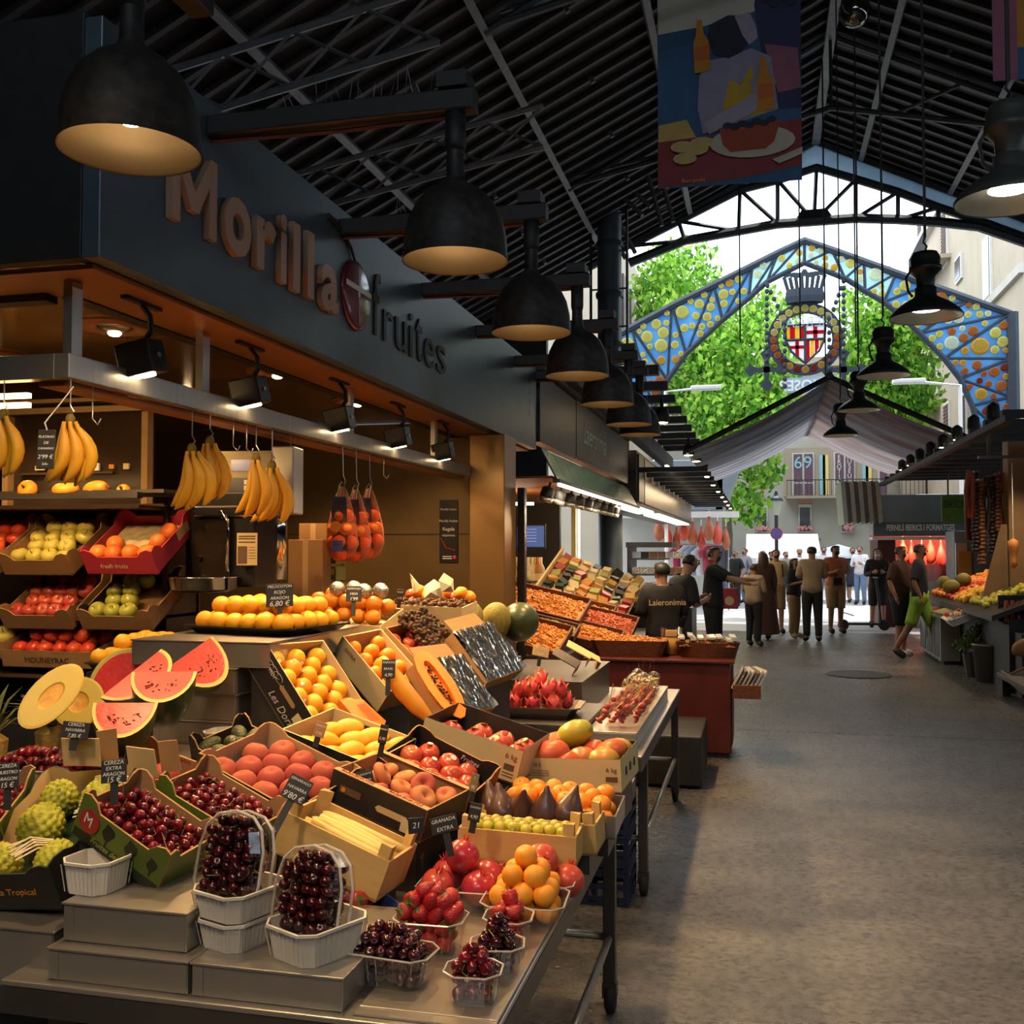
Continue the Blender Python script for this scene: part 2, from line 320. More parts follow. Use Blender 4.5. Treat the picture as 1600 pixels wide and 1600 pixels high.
# pale truss legs beside the column
for i, (p0, p1) in enumerate((((985, 140), (1043, 350)), ((870, 200), (1010, 330)), ((905, 250), (985, 400)))):
    a = ony(*p0, 19.0+i*.6); b = ony(*p1, 19.0+i*.6)
    t = thing('lattice_strut', ('pale lattice strut running down left of the painted banner', 'pale lattice brace crossing above the iron column', 'pale lattice brace beside the iron column top')[i], 'strut', TR(a))
    d = b-a; n = d.cross(Vector((0, 1, 0))).normalized()*.11
    MB().tube([n, d+n], .045, 5).build('rail', RODM, t); MB().tube([-n, d-n], .045, 5).build('rail', RODM, t)
    for k in range(9):
        q = d*(k/9); MB().tube([q+n, q-n], .025, 4).build('rung', RODM, t)

# ------------------------------------------------------------------ fruit stall: fascia, soffit, ceiling
FX = -1.82
fas = thing('stall_fascia', 'blue grey metal fascia board with raised stall name above the fruit', 'sign board', TR((FX, 2.53, 2.48)))
MB().bx(-.06, 0, 0, 5.87, 0, .70).build('front_board', FASCIA, fas, bevel=.004)
MB().bx(-3.6, -.061, 0, .05, 0, .72).build('end_board', BLACK, fas, bevel=.004)
MB().bx(-3.6, -.061, .051, 5.87, .60, .64).build('top_board', BLACK, fas)
def fit_mesh(me, w, h):
    xs = [v.co.x for v in me.vertices]; ys = [v.co.y for v in me.vertices]
    x0, x1, y0, y1 = min(xs), max(xs), min(ys), max(ys)
    for v in me.vertices: v.co.x = (v.co.x-x0)*w/(x1-x0); v.co.y = (v.co.y-y0)*h/(y1-y0)
    return me
TAN = mat('tan_letters', (.46, .30, .20), .5, 0, (.40, .26, .17), 8, .5); CUT = mat('cut_letters', (.010, .011, .012), .5, 0, (.02, .02, .022), 8, .5)
FACE = Matrix(((0, 0, 1, 0), (1, 0, 0, 0), (0, 1, 0, 0), (0, 0, 0, 1)))      # text x -> world y, text y -> world z, normal -> +x
def yat(px): return onx(px, 600, FX).y
def zat(px, py): return onx(px, py, FX).z
def fas_text(name, s, px0, px1, zb, h, m, bold=0, ext=.012):
    me = fit_mesh(text_mesh(s, .4, m, ext=ext, bold=bold), yat(px1)-yat(px0), h)
    return obj(name, me, fas, Matrix.Translation((ext+.001, yat(px0)-2.53, zb-2.48)) @ FACE)
MM = yat(326)-yat(255); MB().prism([(0, 0), (.17*MM, 0), (.17*MM, .17), (.42*MM, .06), (.58*MM, .06), (.83*MM, .17), (.83*MM, 0), (MM, 0), (MM, .27), (.85*MM, .27), (.5*MM, .125), (.15*MM, .27), (0, .27)], .024, Matrix.Translation((.001, yat(255)-2.53, zat(326, 378)-2.48)) @ FACE).build('letter_capital', TAN, fas)
for s, a, b, zb, h in (('o', 339, 381, zat(360, 400), .21), ('r', 390, 421, zat(395, 420)+.005, .195), ('i', 428, 438, zat(433, 442), .27), ('l', 448, 459, zat(455, 456), .275), ('l', 471, 481, zat(480, 468), .275), ('a', 493, 521, zat(507, 487), .20)):
    fas_text('letter', s, a, b, zb, h, TAN, .012)
for s, a, b, zb, h in (('f', 580, 592, zat(586, 524), .31), ('r', 597, 611, zat(600, 533), .16), ('u', 616, 633, zat(624, 548), .165), ('i', 638, 643, zat(640, 557), .235), ('t', 648, 658, zat(653, 564), .235), ('e', 661, 676, zat(669, 574), .165), ('s', 681, 695, zat(688, 584), .165)):
    fas_text('letter_thin', s, a, b, zb, h, CUT, 0, .004)
yc, zc = yat(553)-2.53, zat(553, 462)-2.48
MB().lathe([(0, 0), (.16, 0), (.16, .012), (.14, .02), (0, .022)], 36, TR((0.001, yc, zc), (0, PI/2, 0), (1, 1.05, 1))).build('cherry_emblem', mat('cherry_red', (.16, .012, .022), .35, 0, (.11, .008, .016), 6, .5, coat=.4), fas, True)
for dz, w in ((.03, .30), (.005, .02)):
    MB().bx(.0235, .026, yc-w/2, yc+w/2, zc+dz-.012, zc+dz+.012).build('emblem_stripe', WHITE, fas)
MB().bx(.0235, .0255, yc-.006, yc+.006, zc-.13, zc+.13).build('emblem_line', TAN, fas)
sp = [onx(552, 408, FX), onx(545, 385, FX), onx(532, 360, FX), onx(510, 337, FX)]
MB().tube([(p.x-FX+.008, p.y-2.53, p.z-2.48) for p in sp], [.006, .008, .010, .014], 6).build('emblem_stalk', CUT, fas)
for k in range(4): text('small_mark', 'j', .07, CUT, fas, Matrix.Translation((.002, 5.60, .55-k*.09)) @ FACE)

stall = thing('stall_canopy', 'warm lit wooden soffit and lacquered ceiling under the fascia', 'canopy', TR((0, 0, 2.48)))
MB().bx(-2.14, -1.885, 2.59, 8.38, -.015, 0).build('soffit_strip', WOODO, stall)
MB().bx(-5.4, -2.141, 2.59, 2.86, -.015, 0).build('soffit_strip', WOODO, stall)
MB().bx(-2.20, -2.141, 2.87, 8.3, -.02, .02).build('light_track', BLACK, stall)
MB().bx(-5.4, -2.21, 2.80, 2.86, -.04, -.016).build('light_track', BLACK, stall)
LACQ = mat('lacquer_ceiling', (.62, .38, .14), .16, .5, (.46, .26, .09), 1.5, .7)
MB().bx(-5.4, -2.141, 2.861, 8.3, .10, .12).build('ceiling_panel', LACQ, stall)
# back and end walls of the stall
struct(MB().bx(-5.4, -2.03, 7.2, 7.28, 0, 2.575).build('wall_stall_end', BRONZE)); struct(MB().bx(-5.5, -5.41, 2.7, 8.3, 0, 2.57).build('wall_stall_back', mat('stall_back', (.035, .022, .014), .4, .2, (.06, .04, .02), 2, .6)))
tag(MB().bx(-2.02, -1.76, 7.05, 7.40, 0, 2.463).build('stall_pillar', mat('brushed_bronze', (.38, .24, .10), .3, .75, (.30, .17, .07), 1.2, .6, stretch=(1, 1, .3)), bevel=.006), 'brushed bronze clad pillar at the far end of the fruit stall', 'pillar')
tag(MB().bx(-1.755, -1.70, 7.42, 7.50, 0, 2.1).build('divider_post', BLACKG, bevel=.006), 'narrow black glossy post between the fruit stall and the spice stall', 'post')
for zz in (.9, 1.75):
    MB().bx(-5.3, -2.03, 7.192, 7.199, zz, zz+.008).build('wall_seam', BLACK, bpy.data.objects['wall_stall_end'])
MB().bx(-3.06, -3.05, 7.192, 7.199, 0, 2.5).build('wall_seam', BLACK, bpy.data.objects['wall_stall_end'])
# hanging rail frame
rail = thing('hanging_rail', 'stainless rail frame round the stall front, hung with fruit', 'rail', TR((-2.03, 2.65, 2.19)))
MB().bx(-.025, .025, 0, 4.38, -.03, .045).build('long_rail', STEEL, rail, bevel=.003)
MB().bx(-3.3, -.026, 0, .05, -.03, .045).build('cross_rail', STEEL, rail, bevel=.003)
MB().bx(-.12, -.026, .051, 4.38, -.045, -.031).build('lower_flange', WOODO, rail)
for y in (.03, .78, 2.2, 3.6): MB().bx(-.02, .01, y, y+.05, .046, .273).build('rail_post', STEEL, rail)
for x in (-.55, -1.3, -2.2): MB().bx(x, x+.05, .005, .045, .046, .273).build('rail_post', STEEL, rail)
for z in (-.06, -.09): MB().bx(-3.0, -.2, .10, .12, z-.008, z+.008).build('warm_tube', mat('tube_glow', (1, .8, .5), .5, em=(1, .62, .25), es=5), rail)
# ------------------------------------------------------------------ bell lamps on arms
BELL = mat('bell_black', (.013, .012, .012), .55, .1, (.045, .038, .03), 30, .35, bump=.05, bs=90)
BELLIN = mat('bell_inner', (.17, .115, .06), .55, .3, (.11, .075, .04), 5, .6, bump=.05, bs=60)
bell_out = MB().lathe([(.028, .36), (.03, .27), (.045, .245), (.085, .225), (.125, .185), (.152, .13), (.165, .07), (.17, 0), (.172, -.004)], 40).mesh('bell_shell', BELL, True)
bell_in = MB().lathe([(.170, -.004), (.164, .0), (.158, .07), (.145, .125), (.118, .178), (.08, .215), (0, .222)], 40).mesh('bell_inside', BELLIN, True)
bulb_me = MB().lathe([(0, .06), (.02, .065), (.028, .09), (.024, .12), (.012, .15), (.012, .20), (0, .20)], 16).mesh('bulb', BULB, True)
bells = [(-1.50, 2.20, 2.63, 'big black bell lamp nearest the camera, hung before the dark stall end')]
for i, y in enumerate((3.13, 4.26, 5.40, 6.52, 7.62, 8.34)):
    bells.append((-.945, y, 2.575, ['black bell lamp hiding the end of the stall name board', 'second black bell lamp along the fascia from the front', 'third black bell lamp in the receding fascia row', 'fourth black bell lamp in the receding fascia row', 'fifth black bell lamp, behind the fourth one', 'farthest black bell lamp of the row along the fascia'][i] if i else 'black bell lamp on the nearest long arm beside the stall name'))
for i, (x, y, z, lab) in enumerate(bells):
    s = 1.0
    t = thing('bell_lamp', lab, 'lamp', TR((x, y, z)), 'bell lamps of the fruit stall')
    obj('lamp_shade', bell_out, t); obj('shade_inside', bell_in, t); obj('bulb', bulb_me, t)
    MB().lathe([(0, .355), (.03, .355), (.034, .375), (.034, .50), (0, .50)], 16).build('stem', BLACK, t, True)
    if i == 0:
        MB().bx(-.035, .035, 0, .33, .50, .57).build('arm', BLACK, t, bevel=.005); MB().bx(-.12, .12, .2, .326, .575, .62).build('junction_box', BLACK, t)
    else:
        MB().bx(-.875, .07, -.035, .035, .48, .55).build('arm', BLACK, t, bevel=.006)
        MB().bx(-.05, .05, -.05, .05, .551, .60).build('junction_box', BLACK, t)
        MB().tube([(-.87, .0, .47), (-.4, .012, .465), (.0, .0, .47)], .008, 5).build('cable', mat('cable_rust', (.10, .03, .02), .6, 0, (.14, .05, .03), 9), t)
        if i in (1, 2):
            for k in range(24 if i == 1 else 14):
                xx = -.62+k*.028; a = R.uniform(-.5, .5)
                MB().tube([(xx, 0, .55), (xx+a*.05, R.uniform(-.02, .02), .55+R.uniform(.04, .11))], .0011, 3).build('bird_spike', RODM, t)
    if i < 7:
        add_spot('bell_light', (x, y, z+.03), (x-.12, y+.02, 0), (50, 62, 70, 80, 80, 80, 80)[i], (1, .62, .28), 124, .9, .05)
# ------------------------------------------------------------------ track spots under the soffit
tracks = [(0, 510, .0), (215, 545, 0), (415, 600, 0), (550, 635, 0), (635, 660, 0), (703, 690, 0)]
SPOTY = [(-1.98, 2.72), (-1.98, 3.10), (-1.98, 3.95), (-1.98, 4.85), (-1.98, 5.75), (-1.98, 6.7)]
spot_lab = ['black track spotlight half cut by the left picture edge', 'black track spotlight under the soffit left of the banana bunches', 'black track spotlight above the right banana bunches', 'black track spotlight above the hanging orange nets', 'black track spotlight beside the bronze pillar, second from last', 'last black track spotlight under the soffit near the pillar']
XS = [-2.55, -1.98, -1.98, -1.98, -1.98, -1.98]; YS = [2.72, 2.98, 3.72, 4.62, 5.45, 6.30]
for i in range(6):
    x, y = XS[i], YS[i]
    t = thing('track_spotlight', spot_lab[i], 'spotlight', TR((x, y, 2.465)), 'track spotlights under the fascia')
    MB().bx(-.012, .012, -.10, .10, -.012, 0).build('track_bar', BLACK, t)
    MB().tube([(0, 0, -.012), (.03, 0, -.05), (.035, 0, -.10), (.01, 0, -.135)], .010, 6).build('bracket', BLACK, t)
    hd = TR((0, 0, -.19), (math.radians(8), math.radians(-10), 0))
    MB().box((0, 0, 0), (.125, .10, .11)).build('lamp_head', BLACKG, t, M=hd, bevel=.006)
    for k in range(6): MB().box((-.066, -.04+k*.016, 0), (.006, .005, .10)).build('cooling_fin', BLACK, t, M=hd)
    MB().lathe([(0, -.060), (.035, -.060), (.035, -.056), (0, -.056)], 16).build('lens', BULB, t, M=hd)
    MB().lathe([(0, .0), (.008, 0), (.008, .004), (0, .004)], 10, TR((.064, 0, 0), (0, PI/2, 0))).build('pivot_bolt', STEEL, t, M=hd)
    add_spot('track_light', (x+.02, y, 2.20), ((-1.0+.1*(i % 2), y-.35, .8) if i else (-3.0, 4.0, 1.4)), (40, 16, 90, 130, 130, 110)[i], (1, .60, .26), 95, .8, .045)
# recessed ceiling downlights
for i, (x, y) in enumerate(((-2.75, 3.15), (-2.62, 3.75), (-2.45, 4.9), (-2.45, 6.0), (-3.6, 4.2), (-3.4, 5.6))):
    t = thing('downlight', ['round ceiling downlight at the stall corner', 'round ceiling downlight behind the first spotlight', 'round ceiling downlight above the scale', 'round ceiling downlight above the orange nets', 'round ceiling downlight deep inside the stall', 'round ceiling downlight near the stall back wall'][i], 'downlight', TR((x, y, 2.579)), 'stall ceiling downlights')
    MB().lathe([(.07, 0), (.16, 0), (.16, -.012), (.13, -.018), (.07, -.006)], 28).build('trim_ring', WOODO, t, True)
    MB().lathe([(0, -.03), (.05, -.022), (.068, -.004), (.068, 0), (0, 0)], 20).build('reflector', STEEL, t, True)
    MB().lathe([(0, -.045), (.02, -.040), (.028, -.031), (0, -.031)], 16).build('bulb', BULB, t, True)
    add_spot('downlight_beam', (x, y, 2.50), ((x+.15, y+(.7 if i in (3, 5) else 0), 0) if i else (-3.0, 4.1, 1.2)), (40, 14, 34, 70, 30, 70)[i], (1, .60, .26), 120, .8, .03)

# ------------------------------------------------------------------ industrial pendants over the aisle
PBODY = mat('pendant_black', (.018, .020, .02), .4, .35, (.035, .037, .036), 12, .5)
PGREY = mat('pendant_grey', (.10, .11, .10), .45, .2, (.07, .075, .07), 9, .5)
PREF = mat('pendant_reflector', (.5, .49, .42), .3, .7, (.4, .38, .3), 6, .5)
def pendant(x, y, z, lab, m, watt=20):
    t = thing('pendant_lamp', lab, 'lamp', TR((x, y, z)), 'industrial pendants over the aisle')
    MB().lathe([(.255, 0), (.258, .012), (.23, .05), (.17, .10), (.11, .135), (.085, .15), (.075, .17), (.075, .22), (.062, .23)], 36).build('lamp_shade', m, t, True)
    MB().lathe([(.25, .004), (.225, .05), (.165, .095), (.10, .12), (0, .125)], 30).build('reflector', PREF, t, True)
    MB().lathe([(.062, .225), (.068, .30), (.10, .335), (.115, .35), (.115, .375), (.10, .385), (.105, .44), (.085, .48), (.03, .495), (0, .495)], 28).build('gear_housing', m, t, True)
    MB().tube([(-.10, 0, .36), (-.135, 0, .30), (-.12, 0, .20), (-.09, 0, .16)], .010, 6).build('side_conduit', m, t)
    for k in range(4): MB().lathe([(0, .06), (.018, .06), (.018, .09), (0, .09)], 8, TR((-.06+.04*k, 0, 0))).build('led_cluster', LEDC, t)
    MB().lathe([(0, .058), (.10, .058), (.10, .06), (0, .06)], 20).build('lens', LEDC, t)
    MB().tube([(0, 0, .49), (.012, 0, .53), (-.012, 0, .56), (.0, 0, .60)], .008, 5).build('chain_hook', IRON, t)
    ztop = 10.25-.49*abs(x-RX)-.1-z
    MB().tube([(0, 0, .595), (0, 0, ztop)], .011, 5).build('cord', BLACK, t)
    add_spot('pendant_light', (x, y, z+.02), (x, y, 0), watt, ((1, .72, .42) if watt > 60 else (1, .88, .70)), 140, .8, .12)
for i, (f, m) in enumerate(((5.15, PGREY), (7.75, PBODY), (10.4, PBODY), (13.0, PBODY), (15.9, PBODY))):
    pendant(1.2, f+.22, 3.34, ['big grey industrial pendant lamp cut by the right picture edge', 'large black industrial pendant lamp before the stained glass arch', 'black industrial pendant lamp, second largest, above the awning', 'black industrial pendant lamp low before the awning, fourth from camera', 'smallest and farthest black industrial pendant lamp'][i], m)
pendant(1.2, 2.6, 3.34, 'added grey industrial pendant lamp just out of view on the right', PGREY, 35)  # unseen pendant added in line with the row, lights floor and fronts
pendant(.2, -.4, 3.34, 'added grey pendant lamp behind the camera, for front light', PGREY, 70)  # unseen lamp added to brighten faces turned to the camera
pendant(-1.4, .6, 3.34, 'added grey pendant lamp behind the camera, lighting the table fronts', PGREY, 120)  # unseen warm lamp added as front light for bins and boxes
# clear globe at the top edge
g = thing('globe_lamp', 'clear glass globe lamp at the top picture edge', 'lamp', TR((1.05, 11.5, 7.48)))
MB().lathe([(0, -.16)] + [(.17*math.sin(a*PI/12), -.17*math.cos(a*PI/12)) for a in range(1, 11)] + [(.06, .17)], 28).build('globe', glassy('globe_glass', (.5, .5, .48), .6), g, True)
MB().lathe([(.07, .16), (.08, .2), (.04, .26), (.01, .28), (.01, 2.6)], 16).build('cap', BLACK, g, True)
# ------------------------------------------------------------------ fruit prototypes
def globe(r, h, td=0., bd=0., n=10, top=1.0):
    out = []
    for i in range(n+1):
        a = PI*i/n; rad = r*math.sin(a)*(1+(top-1)*(i/n)); z = -h*math.cos(a)
        z -= td*math.exp(-(rad/(.30*r))**2)*(1 if i > n/2 else 0); z += bd*math.exp(-(rad/(.30*r))**2)*(1 if i < n/2 else 0)
        out.append((max(rad, 0 if i in (0, n) else 1e-4), z))
    out[0] = (0, out[0][1]); out[-1] = (0, out[-1][1]); return out
APPLEY = mat('apple_yellow', (.62, .50, .09), .35, 0, (.50, .46, .08), 9, .5, rand=.3)
APPLER = mat('apple_red', (.42, .022, .03), .3, 0, (.55, .12, .04), 8, .55, rand=.3, coat=.3)
APPLEG = mat('apple_green', (.30, .34, .045), .32, 0, (.40, .40, .06), 9, .5, rand=.3)
PEACHM = mat('peach_skin', (.34, .042, .036), .75, 0, (.44, .11, .05), 6, .45, rand=.35)
NECTM = mat('nectarine_skin', (.42, .018, .03), .28, 0, (.60, .13, .03), 9, .45, rand=.3, coat=.3)
FLATM = mat('flat_peach_skin', (.46, .085, .055), .7, 0, (.66, .28, .08), 9, .5, rand=.5)
MANGOY = mat('mango_yellow', (.85, .40, .015), .42, 0, (.90, .50, .04), 9, .5, rand=.3)
MANGOR = mat('mango_red_green', (.55, .09, .03), .35, 0, (.36, .33, .03), 6, .35, rand=.5)
NISPM = mat('loquat_skin', (.88, .42, .015), .45, 0, (.82, .33, .015), 8, .5, rand=.4)
ORANGEM = mat('orange_skin', (.86, .24, .012), .42, 0, (.88, .30, .02), 12, .5, rand=.3, bump=.08, bs=220)
APRIM = mat('apricot_skin', (.86, .30, .015), .5, 0, (.88, .36, .03), 7, .5, rand=.4)
CHERRYM = mat('cherry_skin', (.085, .003, .008), .12, 0, (.22, .008, .014), 25, .6, rand=.9, coat=.6)
CHERRYD = mat('cherry_dark', (.022, .003, .005), .10, 0, (.07, .004, .008), 25, .6, rand=.6, coat=.7)
STEMM = mat('green_stem', (.25, .24, .05), .6, 0, (.18, .14, .04), 20, .5)
BROWNS = mat('brown_stem', (.07, .04, .02), .7, 0, (.11, .07, .03), 20, .5)
POMM = mat('pomegranate_skin', (.45, .02, .045), .3, 0, (.55, .10, .05), 7, .5, rand=.3, coat=.3)
POMO = mat('pomegranate_orange', (.62, .10, .035), .32, 0, (.52, .05, .04), 7, .5, rand=.3, coat=.2)
PLUMG = mat('plum_green', (.42, .44, .04), .35, 0, (.62, .44, .06), 10, .45, rand=.4, coat=.2)
FIGM = mat('fig_skin', (.040, .016, .018), .4, 0, (.09, .04, .03), 10, .5, stretch=(6, 6, 1), coat=.2)
STRAWM = mat('strawberry_skin', (.46, .012, .014), .3, 0, (.36, .008, .012), 12, .5, rand=.3, bump=.5, bs=260, coat=.2)
LEAFG = mat('leaf_green', (.05, .11, .02), .5, 0, (.10, .17, .03), 10, .5)
CUSTM = mat('custard_apple', (.46, .45, .04), .6, 0, (.36, .36, .04), 8, .5)
AVOM = mat('avocado_skin', (.035, .045, .014), .5, 0, (.06, .07, .02), 30, .5, bump=.6, bs=120)
ASPM = mat('asparagus_white', (.80, .62, .18), .45, 0, (.74, .50, .16), 14, .5)
BANM = mat('banana_skin', (.78, .42, .025), .45, 0, (.70, .34, .03), 7, .5, rand=.3)
BANT = mat('banana_tip', (.12, .07, .02), .7, 0, (.28, .22, .04), 20, .5)
MELONM = mat('melon_rind', (.26, .22, .04), .6, 0, (.17, .15, .03), 30, .4, bump=.5, bs=60, stretch=(3, 3, .6))
WMFLESH = mat('watermelon_flesh', (.56, .022, .022), .35, 0, (.66, .05, .035), 18, .5, bump=.15, bs=60)
WMRIND = mat('watermelon_rind', (.018, .035, .012), .35, 0, (.07, .09, .03), 9, .4, stretch=(1, 4, 1))
WMWHITE = mat('watermelon_pith', (.62, .46, .13), .5, 0, (.56, .38, .10), 9, .5)
SEEDM = mat('seed_dark', (.03, .012, .008), .3, 0, (.06, .03, .015), 20, .5)
MELFLESH = mat('melon_flesh', (.60, .42, .045), .4, 0, (.66, .48, .07), 9, .5)
MELCORE = mat('melon_core', (.80, .40, .05), .45, 0, (.70, .32, .05), 18, .5, bump=.3, bs=60)
PAPM = mat('papaya_skin', (.78, .26, .02), .45, 0, (.70, .34, .03), 7, .5)
PAPF = mat('papaya_flesh', (.90, .22, .015), .35, 0, (.88, .28, .03), 8, .5, sss=.1)
DRAGM = mat('dragonfruit_skin', (.48, .022, .055), .45, 0, (.58, .06, .06), 10, .5, rand=.3)
DRAGL = mat('dragonfruit_scale', (.55, .06, .07), .5, 0, (.45, .22, .05), 20, .45)
PUMPM = mat('pumpkin_skin', (.82, .24, .012), .4, 0, (.86, .36, .03), 8, .5, rand=.5)
FOAM = mat('foam_net', (.80, .70, .48), .8, 0, (.72, .60, .38), 40, .5)
FOIL = mat('foil_wrap', (.75, .70, .62), .22, .8, (.5, .44, .36), 30, .5, bump=1.0, bs=55)
K = {}
def kind(k, name, cat, me, parts=()): K[k] = (name, cat, me, parts)
stem_me = MB().tube([(0, 0, -.004), (.002, 0, .008), (.005, .002, .014)], [.0016, .0014, .0018], 5).mesh('stem', BROWNS)
def gm(name, m, *a, seg=14, wob=None, **k): return MB().lathe(globe(*a, **k), seg, wob=wob).mesh(name, m, True)
for key, m in (('apple_y', APPLEY), ('apple_r', APPLER), ('apple_g', APPLEG)):
    kind(key, 'apple', 'apple', gm('apple', m, .037, .033, .014, .007, top=1.08), (('stem', stem_me, TR((0, 0, .026)), 1),))
def seam(q, i): return 1-.07*math.exp(-((q-PI) % (2*PI)-0)**2*0-(min(abs(q-PI), 2*PI-abs(q-PI))/.22)**2)
kind('peach', 'peach', 'peach', gm('peach', PEACHM, .038, .036, .010, .003, seg=20, wob=seam))
kind('nectarine', 'nectarine', 'nectarine', gm('nectarine', NECTM, .034, .033, .009, .002, seg=18, wob=seam), (('sticker', MB().lathe([(0, 0), (.009, -.0008), (.009, -.002), (0, -.002)], 10).mesh('sticker', DOT), TR((.012, -.006, .0325), (.2, .35, 0)), .45),))
kind('flat_peach', 'flat_peach', 'peach', gm('flat_peach', FLATM, .037, .021, .020, .010, seg=20, wob=seam))
stk = MB().lathe([(0, .0), (.007, -.0008), (.007, -.002), (0, -.002)], 10).mesh('sticker', DOT)
def mangomesh(name, m, l=.052, r=.036):
    mb = MB().lathe(globe(r, l, 0, 0, 12, 1.12), 16); mb.v = [(x*1.0+.006*math.sin(z/l*2), y*.86, z) for x, y, z in mb.v]; return mb.mesh(name, m, True)
kind('mango_y', 'mango', 'mango', mangomesh('mango', MANGOY), (('sticker', stk, TR((.004, -.028, .014), (PI/2, 0, 0)), .6),))
kind('mango_r', 'mango', 'mango', mangomesh('mango', MANGOR, .060, .045), (('sticker', stk, TR((.0, -.037, .01), (PI/2, 0, 0), 1.6), .6),))
kind('loquat', 'golden_nectarine', 'nectarine', gm('golden_nectarine', NISPM, .034, .038, .004, 0, seg=16), (('sticker', stk, TR((.018, -.020, .026), (.6, .5, 0)), .5),))
kind('persimmon', 'persimmon', 'persimmon', gm('persimmon', ORANGEM, .032, .040, .003, 0, seg=16, n=12))
kind('orange', 'orange', 'orange', gm('orange', ORANGEM, .037, .036, .003, .001, seg=18), (('navel', MB().lathe([(0, .002), (.003, .001), (.0035, -.001)], 8).mesh('navel', BROWNS), TR((0, 0, .0335)), .8),))
kind('mandarin', 'mandarin', 'mandarin', gm('mandarin', ORANGEM, .027, .023, .003, .001, seg=16), (('navel', MB().lathe([(0, .002), (.003, .001), (.0035, -.001)], 8).mesh('navel', STEMM), TR((0, 0, .0205)), .8),))
kind('grapefruit', 'grapefruit', 'grapefruit', gm('grapefruit', mat('grapefruit_skin', (.72, .14, .03), .42, 0, (.80, .24, .03), 6, .5, rand=.4), .042, .039, .003, .001, seg=18))
kind('kaki_y', 'yellow_peach', 'peach', gm('yellow_peach', NISPM, .038, .036, .006, 0, seg=18))
kind('apricot', 'apricot', 'apricot', gm('apricot', APRIM, .027, .027, .006, .001, seg=18, wob=seam))
kind('tomato', 'tomato', 'tomato', gm('tomato', mat('tomato_skin', (.60, .05, .02), .28, 0, (.68, .12, .03), 8, .5, rand=.4), .033, .028, .006, .002, seg=16))
kind('plum', 'green_plum', 'plum', gm('green_plum', PLUMG, .0165, .0165, .004, 0, seg=12, n=8), (('stem', MB().tube([(0, 0, 0), (.004, .002, .016)], .0012, 4).mesh('stem', BROWNS), TR((0, 0, .012)), .3),))
def cstem(s): r = random.Random(s); return MB().tube([(0, 0, 0), (r.uniform(-.008, .008), r.uniform(-.008, .008), .016), (r.uniform(-.02, .02), r.uniform(-.02, .02), .030)], [.0009, .0008, .0012], 4).mesh('stem', STEMM)
cs = [cstem(s) for s in range(4)]
cher = globe(.0125, .0115, .005, .001, 8, 1.06)
kind('cherry', 'cherry', 'cherry', MB().lathe(cher, 12).mesh('cherry', CHERRYM, True), tuple(('stem', c, TR((0, 0, .007)), .16) for c in cs))
kind('cherry_d', 'cherry', 'cherry', MB().lathe(globe(.0135, .0125, .005, .001, 8, 1.06), 12).mesh('cherry', CHERRYD, True), tuple(('stem', c, TR((0, 0, .008)), .12) for c in cs))
crown = MB()
for k in range(6):
    a = k*PI/3; crown.add([(.008*math.cos(a-.5), .008*math.sin(a-.5), -.004), (.008*math.cos(a+.5), .008*math.sin(a+.5), -.004), (.013*math.cos(a), .013*math.sin(a), .014), (.004*math.cos(a), .004*math.sin(a), .0)], [(0, 1, 2), (1, 0, 3), (0, 2, 3), (2, 1, 3)])
crown = crown.mesh('crown', POMO)
def pomw(q, i): return 1+.02*math.cos(5*q)
kind('pom', 'pomegranate', 'pomegranate', gm('pomegranate', POMM, .046, .043, 0, 0, seg=20, wob=pomw), (('crown', crown, TR((0, 0, .044)), 1), ('sticker', stk, TR((.014, -.034, .028), (.95, .3, 0), 1.3), .6)))
kind('pom_o', 'pomegranate', 'pomegranate', gm('pomegranate', POMO, .046, .043, 0, 0, seg=20, wob=pomw), (('crown', crown, TR((0, 0, .044)), 1),))
kind('fig', 'fig', 'fig', MB().lathe([(0, -.026), (.012, -.026), (.026, -.018), (.031, -.004), (.027, .012), (.016, .030), (.007, .044), (.004, .054), (0, .056)], 16).mesh('fig', FIGM, True))
caly = MB()
for k in range(7):
    a = k*2*PI/7; caly.add([(0, 0, .002), (.008*math.cos(a-.35), .008*math.sin(a-.35), .0), (.017*math.cos(a), .017*math.sin(a), -.003+.004*(k % 2)), (.008*math.cos(a+.35), .008*math.sin(a+.35), .0)], [(0, 1, 2, 3)])
caly.tube([(0, 0, 0), (.001, .001, .012)], .0015, 4)
kind('straw', 'strawberry', 'strawberry', MB().lathe([(0, -.026), (.006, -.024), (.013, -.012), (.0175, .003), (.0165, .012), (.010, .0165), (0, .015)], 14).mesh('strawberry', STRAWM, True), (('calyx', caly.mesh('calyx', LEAFG), TR((0, 0, .0165)), 1),))
def scaly(r, h, n, amp, seg=40, rings=26):
    pts = []
    for i in range(n):
        z = 1-2*(i+.5)/n; rr = math.sqrt(1-z*z); a = i*2.39996; pts.append(Vector((rr*math.cos(a), rr*math.sin(a), z)))
    mb = MB().lathe([(math.sin(PI*i/rings), -math.cos(PI*i/rings)) for i in range(rings+1)], seg)
    vs = []
    for v in mb.v:
        d = Vector(v).normalized(); b = sorted((d-p).length for p in pts)[:2]
        k = (b[1]-b[0])*math.sqrt(n)*.28; bump = 1+amp*(min(k, .5)-.2)
        hs = 1+.12*d.z if d.z > 0 else 1+.18*d.z*d.z*-1*0
        vs.append((d.x*r*bump*(1-.12*d.z), d.y*r*bump*(1-.12*d.z), d.z*h*bump))
    mb.v = vs; return mb.mesh('custard_apple', CUSTM, True)
kind('custard', 'custard_apple', 'custard apple', scaly(.050, .052, 105, .45, 48, 30))
